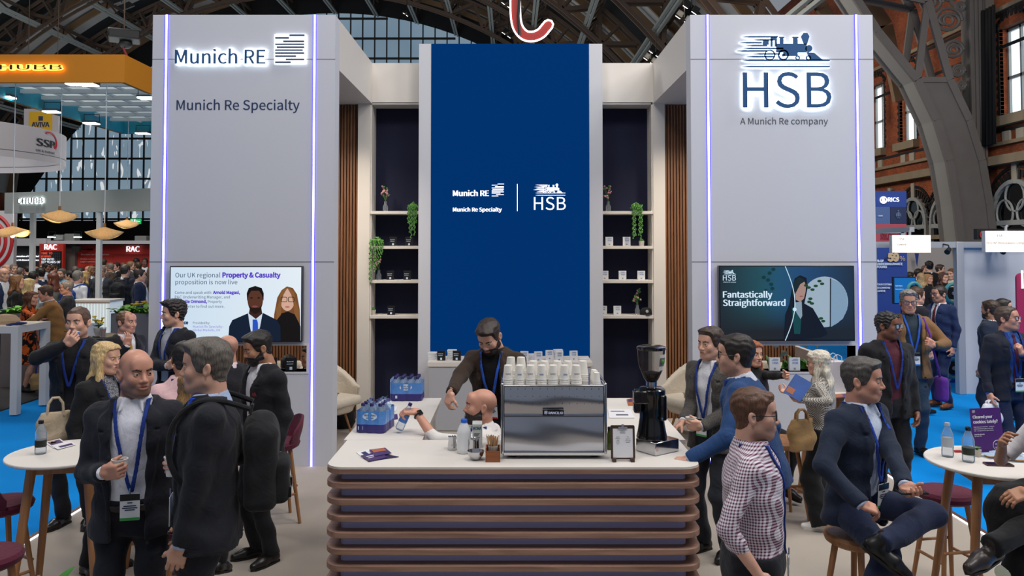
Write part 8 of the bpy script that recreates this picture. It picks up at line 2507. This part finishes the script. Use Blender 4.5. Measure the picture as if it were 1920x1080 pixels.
def phone(label, p, M):
 r = wthing('mobile_phone', label, 'phone', tuple(p))
 f = MB(); f.poly(rrect(-.036, -.076, .036, .076, .009), -.004, .004, 0, M, p); f.build('case', M_blkm, r)
 f = MB(); f.poly(rrect(-.033, -.072, .033, .072, .007), .004, .0048, 0, M, p); f.build('screen', M_blk, r)

# ---- left group
i = person('bald stubbled man in open navy jacket and white shirt holding a cup', 255, 657, 4.41, 12, hy=34, skin='ruddy', stub='5A4A42', head=dict(hair='none', bald=True, scalp=.45, stubble=.75, open=.5, lz=.10, lx=.02, seed=3, browcol='3A2A20', fat=1.04), tc='191B24', shirt='DCDDE6', vopen=.085, button=-.05, lan=LN, badge=GR, belt='2A1B16', trou='14161F', fat=1.05, hem=-.15,
 armR=dict(px=(193, 887, 4.16), f=(.85, -.35, .12), n=(.15, .9, .2), pose='grip', hint=(-.55, .8, -.5)))
held_cup(i, -1, 'white paper cup held by the bald man in the navy jacket')
i = person('grey haired man in profile wearing a dark suit and black backpack, holding a cup', 392, 641, 4.12, -76, hy=-4, skin='fair', hair='5E574F', stub='7A6258', head=dict(top=.018, front=.010, th=.008, seed=5, stubble=.25, lz=.10), tc='15171F', shirt='A9BCDD', vopen=.07, button=-.04, lan='2450C8', badge=GR, trou='171922', fat=1.05, pocket=None,
 armR=dict(px=(352, 872, 4.26), f=(.1, -1, .12), n=(1, .0, .1), pose='grip'), armL=dict(t=(.175, -.10, -.10), f=(-.1, -.25, -1), n=(-1, 0, 0), hint=(.4, 1, 0)))
held_cup(i, -1, 'white paper cup held by the grey haired man with the backpack')
backpack(i, 'black backpack worn by the grey haired man in the dark suit', '121316')
person('bearded man in a dark suit with a red pocket square', 480, 625, 6.15, -42, hy=-14, hp=14, skin='tan', hair='14100E', head=dict(beard=.009, fade=1, top=.016, th=.010, front=.008, seed=8, open=.4), tc='15161C', shirt='D2D2D8', vopen=.05, button=.08, trou='131419', pocket='7A2A34')
person('man with dark quiff and folded arms standing against the left display wall', 328, 566, 8.1, -28, hy=-30, skin='fair', hair='1C1512', head=dict(top=.024, front=.014, hair='curly', seed=11, stubble=.3), tc='16181F', shirt='B4B4BA', vopen=.06, button=.0, lan=LN, trou='14161C', armR=dict(t=(.13, -.185, .22), f=(.9, -.1, .25), n=(0, 1, 0), hint=(-1, -.1, -.6)), armL=dict(t=(-.12, -.215, .20), f=(-.9, -.05, .2), n=(0, 1, 0), hint=(1, -.1, -.6)))
person('bald man in a dark suit half hidden behind the grey haired man', 427, 630, 6.75, -118, skin='ruddy', head=dict(hair='none', bald=True, scalp=.4, seed=2), tc='171920', shirt='D8C8D0', lan=LN, trou='15171C')
person('dark haired man in a pale pink shirt with his back turned, left group', 346, 644, 5.75, 205, skin='tan', hair='17110E', head=dict(top=.010, seed=9), top='shirt', tc='DDB6B8', trou='16171C', lan=LN)
person('woman with long light brown hair and pale blue blouse seen from behind, seated', 362, 697, 5.0, 190, seat=.72, fem=True, hair='A07A4A', head=dict(hair='long', len=.36, seed=4), top='blouse', tc='A6C2D6', trou='121316', sc=.96, armR=dict(t=(-.12, -.3, .05)), armL=dict(t=(.12, -.3, .05)))
bar_stool('wooden stool under the seated woman with long light brown hair', -1.99, 5.0, 20, .70, False)
soft_bag('carrier_bag', 'turquoise cloth bag hanging between the two men holding cups', 'bag', P(324, 868, 4.62), .26, .36, .14, '3E9AB8', 20, .12)
person('woman with long straight blonde hair and black jacket turned to the right', 197, 645, 6.0, 66, hy=12, fem=True, skin='fair', hair='D2B27C', head=dict(hair='long', len=.44, wave=.002, seed=6), top='suit', tc='131417', shirt='8E9098', shkind='tweed', shcol2='3A3A40', trou='0F1013', lan=LN, vopen=.05, collar=True)
soft_bag('tote_bag', 'cream canvas tote bag on the shoulder of the blonde woman', 'bag', P(104, 772, 5.85), .21, .27, .09, 'B8A68C', 30, .10)
i = person('man in a black jacket drinking from a small blue cup', 148, 578, 6.95, 4, hp=-2, skin='fair', hair='5A4030', head=dict(top=.006, th=.006, seed=12, stubble=.3, gaze=(-14, 4), fat=1.03), tc='15161A', shirt='101012', vopen=.05, lan=LN, trou='121318', fat=1.08, shw=1.08,
 armR=dict(px=(124, 646, 6.62), f=(.75, -.05, .62), n=(-.25, .9, .3), pose='grip', hint=(-1, -.2, -.5)))
held_cup(i, -1, 'small blue and white cup at the mouth of the man in black', h=.085, r=.032, dz=-.04, band='3A7AC0', tilt=Matrix.Rotation(R_(-22), 3, 'X'))
person('balding man in a black suit raising a hand to his forehead', 236, 584, 8.5, 55, hy=18, skin='ruddy', hair='6A4C34', stub='6A4C34', head=dict(hair='balding', th=.007, top=.004, rec=.012, seed=13), tc='14151A', shirt='D8D8DC', tie='B0862C', trou='121318', armR=dict(px=(238, 648, 8.22), f=(.1, -.15, 1), n=(.1, .9, 0), pose='relaxed', hint=(-.6, -.3, -1)))
# the couple hugging and the near crowd of the neighbouring stand
person('man in a tan jacket hugging the woman in the orange dress', 84, 537, 13.0, -68, lean=16, hp=12, skin='ruddy', hair='4A3424', tc='8A6236', shirt='B9C2D4', vopen=.03, trou='3A3028', far=True, res=.014, head=dict(hh=.005), fat=1.12, armL=dict(px=(37, 612, 12.75), hint=(1, -.3, -.6)), armR=dict(px=(45, 600, 13.3)))
person('woman in a black and orange print dress being hugged', 57, 548, 13.25, 98, fem=True, hair='5A3620', head=dict(hair='bob', len=.2, hh=.005), top='dress', tc='C4561C', tkind='floral', tcol2='14100E', skirt=('dress', .46), shoe='121214', far=True, res=.014, skin='fair', sleeve=.5, armR=dict(px=(96, 604, 12.7), pose='flat', n=(0, 0, 1), hint=(-1, -.2, -1)))
soft_bag('handbag', 'blue and straw handbag at the feet of the couple hugging', 'bag', P(76, 700, 12.9), .28, .26, .14, 'A8885A', 10, .16, 'plain', '1E3A7A')
F_ = dict(far=True)
person('grey haired man with glasses and a grey jacket smiling to the left', 126, 528, 14.5, -62, skin='ruddy', hair='8A8078', glasses='2A2A2E', tc='23262E', shirt='A8BAD8', trou='181A20', head=dict(hh=.005), **F_)
i = person('man in a white shirt with a blue backpack, back turned', 146, 509, 16.8, 165, hair='7A746C', top='shirt', tc='D4D6DC', trou='20242E', **F_)
backpack(i, 'blue backpack on the man in the white shirt', '1A3F8A')
i = person('tall man in a navy coat with a black backpack, back turned', 235, 497, 18.2, 172, hair='3A3632', tc='141A28', trou='12141C', **F_)
backpack(i, 'black hard shell backpack on the tall man in navy', '15171A')
for a in (('man in a royal navy suit standing right of the tall man', 262, 506, 17.4, 118, '2A211C', '15213F', {}),
   ('smiling man with glasses, grey jacket and white shirt by the counter', 191, 500, 20.0, 8, '8A7A6C', '2A2D33', dict(glasses='1A1A1C', lan=LN, badge=GR)),
   ('balding man in a blue suit at the left picture edge', 7, 503, 16.2, 60, 'none', '1C2A4A', {}),
   ('man in a white shirt with dark curly hair, back turned', 63, 510, 17.2, 175, '17120F', 'D8DADE', dict(top='shirt')),
   ('grey bearded man in a light blue shirt facing forward', 116, 505, 19.0, 0, '5A544E', '8AB0CC', dict(top='shirt', bd=1)),
   ('dark haired man bending behind the man in white', 131, 508, 19.6, -80, '1A1614', '3A2A2C', {}),
   ('man in a navy jacket beside the white shirted man', 76, 503, 18.6, -110, '1C1712', '16203A', {}),
   ('grey haired man in navy below the charcoal stand slogan', 26, 496, 21.5, 50, '7E766C', '1A2440', {}),
   ('bald man behind the left edge crowd', 12, 496, 23.5, 100, 'none', '4A3A32', {})):
 h = a[5]; k = dict(a[7]); hd = dict(hair='none', bald=True, scalp=.4) if h == 'none' else {}
 if k.pop('bd', 0): hd['beard'] = .008
 person(a[0], a[1], a[2], a[3], a[4], hair='4A3A30' if h == 'none' else h, tc=a[6], head=hd, far=True, **k)
for l, px, py, Y, yw, hc_, st, tc_ in (('woman with long brown hair and a black puff sleeved top', 31, 517, 14.9, 125, '7A5432', 'long', '121214'), ('woman with a blonde bob behind the couple hugging', 53, 524, 15.6, 150, 'C8AE7A', 'bob', '3A403A'), ('woman with a reddish bob and grey jacket raising her hand', 100, 513, 16.6, -105, '6A3420', 'bob', '6A6C66'), ('blonde woman behind the white shirted backpacker', 158, 510, 19.2, 150, 'C0A068', 'long', '1A1C22')):
 person(l, px, py, Y, yw, fem=True, hair=hc_, head=dict(hair=st, len=.2), top='blouse', tc=tc_, far=True)
tones = ('fair', 'ruddy', 'tan', 'fair', 'brown')
hairs = ('2A201A', '7A7068', '4A3626', '18120F', '8A6A48', 'none')
coats = ('1A1E2A', '2A2C30', '16203C', '3A3A3E', 'B9BCC4', '5A4A3E', '101114')
row = ((37, 503, 22), (51, 499, 24), (67, 500, 24.5), (80, 495, 25), (87, 494, 23.5), (100, 497, 26), (150, 503, 22), (166, 499, 24), (172, 500, 22.5), (195, 486, 27.2), (207, 494, 24.8), (219, 493, 25.5), (231, 492, 26.5), (245, 491, 24.5), (256, 485, 27), (259, 492, 24), (272, 485, 26), (268, 519, 18.8), (141, 500, 25), (181, 497, 26))
for k, (px, py, Y) in enumerate(sorted(row)):
 h = hairs[(k * 5 + 1) % 6]; w = k in (3, 9, 14)
 hd = dict(hair='none', bald=True, scalp=.4) if h == 'none' else (dict(hair='bob', len=.12) if w else {})
 person('%s person in %s top, number %d from left in the red stand back row' % ({'2A201A': 'dark haired', '7A7068': 'grey haired', '4A3626': 'brown haired', '18120F': 'black haired', '8A6A48': 'fair haired', 'none': 'bald'}[h], 'pale' if coats[k % 7] == 'B9BCC4' else 'dark', k + 1), px, py, Y, (k * 67) % 360 - 180, hair='4A3A30' if h == 'none' else h, skin=tones[k % 5], tc=coats[k % 7], top='shirt' if coats[k % 7] == 'B9BCC4' else 'suit', fem=w, head=hd, far=True, group='back row of the crowd by the red stand')

# ---- behind the bar
i = person('bearded man in a brown overshirt leaning over the left wing of the bar', 912, 607, 6.32, -16, lean=13, hp=34, hy=-6, skin='fair', hair='2A1E18', head=dict(beard=.006, top=.016, th=.010, front=.010, fade=1, seed=21), tc='33261D', shirt='0E0E10', vopen=.075, button=-.1, collar=False, lan='2A5ABE', badge='B8242C', trou='101116', hem=-.05, armR=dict(px=(845, 735, 6.0), f=(-.25, -.2, -1), n=(.5, .6, 0), pose='curl', hint=(-1, .5, 0)))
i = person('bald bearded barista in a white shirt reaching left with a water bottle', 906, 731, 5.72, -82, seat=.45, hp=-4, skin='ruddy', stub='4A3A34', hair='241A15', head=dict(hair='none', bald=True, scalp=.3, beard=.010, seed=22, browcol='2A1E18'), top='shirt', tc='DEDAD6', trou='15161B', lan='1B3A86', sleeve=.66, sc=1.0, lean=10, twist=-24, armL=dict(px=(780, 772, 5.6), f=(0, -1, .05), n=(-.2, 0, -1), pose='grip', hint=(.3, .2, -.3)))
watch(i, 1, 'black watch on the reaching barista', '121214')
p = i['palm'](1, .075, .035); b0 = wthing('water_bottle', 'small water bottle held out by the barista', 'bottle', tuple(p)); Mb = Matrix.Rotation(R_(24), 3, 'Y'); water_bottle(b0, p - Mb @ Vector((0, 0, .10)), .030, .20, (M_hlab,), M_capv, 'body', Mb)
# ---- right group
i = person('man in a checked shirt and glasses facing right, bottom of the picture', 1410, 733, 3.87, 74, hy=4, skin='fair', stub='7A5A48', hair='5A3A26', head=dict(top=.012, th=.009, seed=31, stubble=.55, lz=.02, fade=.6), top='shirt', tc='DED8E2', tkind='check', tcol2='5E2440', trou='14161E', lan=LN, badge=BL, glasses='15181E', sleeve=.78, fat=1.12, shw=1.04, armR=dict(t=(-.27, -.03, .0), hint=(-.5, 1, 0)), armL=dict(t=(.25, -.05, -.02)))
i = person('seated man in a navy suit with crossed leg, holding a phone in his lap', 1613, 675, 4.8, 32, hy=26, seat=.74, skin='ruddy', hair='4A4642', stub='6A5A50', head=dict(top=.016, th=.009, front=.008, seed=32, stubble=.3, lz=.13, lx=.02), tc='1A2438', shirt='BFCBE0', vopen=.06, button=.0, lan='2448B0', badge=GR, trou='1B2540', shoe='0D0D0F', fat=1.04, lean=4, sc=1.02,
 armR=dict(px=(1615, 945, 4.42), f=(.75, -.5, -.35), n=(.1, .4, -.8), pose='curl', hint=(-1, .5, -.4)), armL=dict(px=(1700, 918, 4.40), f=(-.35, -.7, -.3), n=(-.3, .1, .9), pose='curl', hint=(1, .6, -.3)),
 legs={1: dict(w=P(1655, 1018, 4.28), k=(1, -.55, .25), toe=(.5, -.7, -.75), up=(.35, -.45, .8)), -1: dict(w=P(1600, 1190, 4.32), k=(-.1, -1, .3))})
watch(i, 1, 'steel watch on the seated man in the navy suit', 'A8A49C', 'C8C8C4')
phone('black phone held in the lap of the seated man', i['palm'](1, .075, .012), i['Rz'] @ Matrix.Rotation(R_(60), 3, 'Z'))
bar_stool('wooden stool under the seated man in the navy suit', i['root'].location.x + .02, i['root'].location.y + .02, 30, .68, False, True)
i = person('man in a bright blue suit leaning on the bar, back turned', 1382, 632, 5.25, -118, lean=15, hy=6, skin='fair', hair='1E1713', head=dict(top=.016, th=.010, seed=33, stubble=.5), glasses='14161A', tc='20406E', shirt='C8CCD8', trou='1B2C50', lan=LN, fat=1.03, armL=dict(px=(1292, 862, 4.90), f=(-.0, -1, -.12), n=(0, 0, -1), pose='flat', hint=(.4, .3, -.4)))
i = person('man in a grey tweed jacket holding a cup, left of the blue suit', 1334, 617, 6.3, -48, hy=-8, skin='fair', hair='3A2A20', head=dict(top=.018, front=.008, seed=34, stubble=.25, lz=.12), tc='4B4844', tkind='tweed', tcol2='3A3835', shirt='D6D6DA', vopen=.08, button=-.05, lan=LN, badge=GR, trou='20242C', armR=dict(px=(1281, 790, 6.12), f=(-.3, -.7, -.5), n=(.3, 0, -.8), pose='relaxed'), armL=dict(t=(.10, -.30, .10), f=(-.6, -.7, .1), n=(-.5, .6, .1), pose='grip'))
held_cup(i, 1, 'white paper cup held by the man in the grey tweed jacket')
person('smiling ginger haired woman in black below the right display wall', 1408, 641, 7.75, 28, seat=.66, fem=True, skin='fair', hair='9A5630', head=dict(hair='bob', len=.12, seed=35, open=.5), top='blouse', tc='131316', trou='15151A', armR=dict(px=(1387, 690, 7.4), f=(-.2, -.2, 1), pose='relaxed', n=(.2, .9, 0), hint=(-.8, -.3, -1)), armL=dict(px=(1480, 705, 7.2), pose='relaxed'))
bar_stool('wooden stool left of the woman in wide black trousers', P(1468, 900, 7.1).x, 7.1, 10, .70, False, True)
i = person('woman with long white hair, houndstooth top and wide black trousers', 1537, 660, 6.9, -122, fem=True, skin='fair', hair='CFC6B4', head=dict(hair='long', len=.24, seed=36), top='blouse', tc='C9C4BA', tkind='hounds', tcol2='1C1C1E', trou='w0E0F11', shoe='E8E6E2', glasses='5A2A1E', fat=1.08, hem=-.02, armL=dict(px=(1500, 752, 6.6), f=(-.2, -1, .1), n=(-.5, 0, .8), pose='curl'), armR=dict(px=(1480, 735, 6.9), f=(0, -1, .1), n=(.3, 0, .8), pose='curl'))
p = P(1487, 741, 6.6); r = wthing('magazine', 'blue magazine in the hands of the white haired woman', 'magazine', tuple(p)); Mg = Matrix.Rotation(R_(-20), 3, 'Z') @ Matrix.Rotation(R_(-28), 3, 'X') @ FRONT @ Matrix.Rotation(R_(-30), 3, 'Z')
f = MB(); f.poly([(-.075, -.02), (.075, -.02), (.075, .17), (-.075, .17)], -.004, .004, 0, Mg, p); c_ = f.build('cover', mat('cover_blue', '24509A', .35, var=.5, vscale=9), r)
f = MB(); f.poly([(-.065, .0), (-.005, .0), (-.005, .05), (-.065, .05)], .0045, .0055, 0, Mg, p); f.build('cover_photo', M_orange, c_)
soft_bag('shoulder_bag', 'tan shoulder bag hanging beside the white haired woman', 'bag', P(1503, 786, 6.72), .22, .26, .10, '9A7A50', 15, .08)
person('man in a black jacket, maroon shirt and glasses looking right', 1663, 587, 7.4, 6, hy=34, skin='brown', hair='14100E', stub='1A120E', head=dict(top=.008, th=.008, hair='curly', seed=37, stubble=.4, fat=1.08, lz=.14), tc='17171A', shirt='4A1C28', vopen=.055, button=.05, glasses='14141A', lan=LN, trou='15151A', fat=1.12, shw=1.05, armL=dict(t=(.2, -.12, -.08), f=(-.1, -.3, -1), n=(-1, 0, 0)))
i = person('man in a tan blazer and dark jumper with a purple bag strap', 1703, 547, 9.3, -6, hy=-12, skin='ruddy', hair='8A8480', head=dict(top=.022, front=.010, hair='curly', seed=38, lz=.16), tc='7C5C3C', shirt='22303A', vopen=.085, button=-.1, glasses='1C2A4A', lan='2A5ABE', badge=BL, trou='243648', fat=1.12, armL=dict(px=(1752, 648, 9.0), f=(-.7, -.2, .35), n=(-.2, .9, 0), pose='fist', hint=(1, .2, -.6)))
f = MB(); T_ = lambda v: i['L2W'](i['T'](v)); f.tube([T_(v) for v in ((.12, .06, .53), (.125, -.08, .52), (.15, -.18, .36), (.17, -.20, .22), (.24, -.15, .0), (.30, -.05, -.12))], .014, 6); r = wthing('purple_bag', 'purple bag and strap on the shoulder of the man in the tan blazer', 'bag', tuple(T_((.3, -.05, -.3)))); f.build('strap', clothmat('5A2A8A'), r)
S = Shape(); c = T_((.31, -.05, -.24)); S.u(rbox(c, (.05, .10, .14), None, .04), 0); V, Q = S.mesh(.016); np_mesh('body', V, Q, clothmat('5A2A8A'), r)
person('man in a blue suit and dark red tie in profile, brown shoes', 1762, 537, 12.0, -72, hy=-8, skin='ruddy', hair='2A201A', stub='4A3A32', head=dict(top=.007, th=.006, seed=39, stubble=.4), tc='1B2B50', shirt='C4CCDC', tie='5A1820', trou='1A294A', shoe='7A4422', glasses='16161A', fat=1.1, res=.012)
i = person('man in a navy suit, blue shirt and red tie with a hand on his chin', 1884, 577, 8.3, 8, hy=32, hp=-6, skin='ruddy', hair='4A3C32', stub='8A7266', head=dict(top=.012, th=.008, rec=.008, seed=40, stubble=.5, lz=.10), tc='171C2A', shirt='2C5496', vopen=.075, button=-.02, tie=('5E1A2A', 'tie', '1A2040'), lan=LN, badge=GR, trou='16203A', glasses='5A1A20', belt='14120F', armL=dict(px=(1916, 664, 8.05), f=(-.35, -.1, 1), n=(-.5, .8, 0), pose='chin', hint=(.8, -.2, -1)), armR=dict(t=(-.27, -.06, -.06)))
p = i['palm'](-1, .08, .0); soft_bag('carrier_bag', 'small white carrier bag in the hand of the man with the red tie', 'bag', p + Vector((0, 0, -.02)), .22, .26, .10, 'D2D6DC', 20, .03)
person('brown bearded man passing behind the man with the red tie', 1858, 565, 10.2, -150, skin='tan', hair='3A2A20', head=dict(beard=.008, seed=41), tc='1A2334', trou='1A2030', far=True, res=.014)
person('dark haired man furthest back behind the man with the red tie', 1880, 562, 11.2, 60, skin='fair', hair='1C1613', tc='2A2C30', far=True)
person('dark haired woman in grey at the edge of the right display wall', 1652, 590, 9.9, 60, fem=True, hair='1A1512', head=dict(hair='bob', len=.06, top=.02), top='blouse', tc='4A505A', far=True)
person('brown haired man hidden behind the man in the tan blazer', 1718, 540, 11.6, 100, hair='4A3222', tc='1A1C24', far=True)
for l, px, py, Y, yw, hc_, w, tc_ in (('man with curly black hair and red lanyard, back turned, in the doorway crowd', 1742, 491, 21.5, 180, '14100E', 0, '141416'), ('short haired man in navy at the back of the doorway crowd', 1762, 497, 22, 60, '3A2A1E', 0, '182038'), ('blonde woman in black in the doorway crowd', 1727, 513, 18.5, 150, 'B8986A', 1, '15151A'), ('fair haired woman facing forward in the doorway crowd', 1740, 515, 19, 20, 'B08050', 1, '1A1A1C'), ('smiling woman with reddish brown hair in the doorway crowd', 1768, 512, 18.6, 20, '4A2A1C', 1, '17171A'), ('woman with long brown hair and cream top at the doorway post', 1785, 505, 19, -60, '6A4628', 1, 'C8BEAC'), ('person with dark hair left in the doorway crowd', 1722, 505, 20.5, 100, '241A14', 0, '2A2A2E'), ('dark haired person just right of the tower banner', 1706, 511, 20, 90, '2A201A', 0, '3A2E2A'), ('man with short brown hair peering between the doorway crowd', 1734, 499, 23, 0, '5A3C26', 0, '3A3A40')):
 person(l, px, py, Y, yw, hair=hc_, fem=bool(w), head=dict(hair='long' if w else ('curly' if px == 1742 else 'short'), len=.16, top=.02 if px == 1742 else .012), top='blouse' if w else 'suit', tc=tc_, far=True)
# the woman cut by the bottom right corner
i = person('seated woman in a white top and black trousers cut by the right edge, crossed legs', 1985, 695, 4.35, -72, seat=.7, fem=True, skin='tan', hair='2A1E18', head=dict(hair='long', seed=50), top='tee', tc='D4D2D6', trou='101114', shoe='2A2220', sleeve=.42, lean=16, fat=1.1, armL=dict(px=(1862, 972, 3.98), f=(-.3, -.8, -.35), n=(-.5, -.2, -.8), pose='relaxed', hint=(.4, .6, -1)), armR=dict(px=(1880, 830, 4.4)),
 legs={1: dict(w=P(1862, 1022, 4.0), k=(.2, -1, .7), toe=(.1, -1, -.3), up=(.35, -.2, 1)), -1: dict(w=P(1880, 1190, 4.3), k=(0, -1, .2))})
watch(i, 1, 'white strapped smart watch on the seated woman at the right edge', 'D8D4D0')
soft_bag('handbag', 'black leather handbag in the lap of the seated woman at the right edge', 'bag', P(1905, 905, 4.25), .34, .26, .16, '131316', 20)
bar_stool('maroon stool under the seated woman at the right edge', i['root'].location.x, i['root'].location.y, 40, .64, False)
# seen through the window opening of the left display wall
person('dark haired man seated in the left bay seen through the window opening', 541, 668, 9.55, 175, seat=.45, skin='fair', hair='1E1915', head=dict(top=.014), tc='1A1E28', shirt='C8CCD4')
person('man in a navy suit seated at the right side of the left bay', 583, 652, 9.75, -60, seat=.45, skin='tan', hair='1A1512', tc='1C2640')
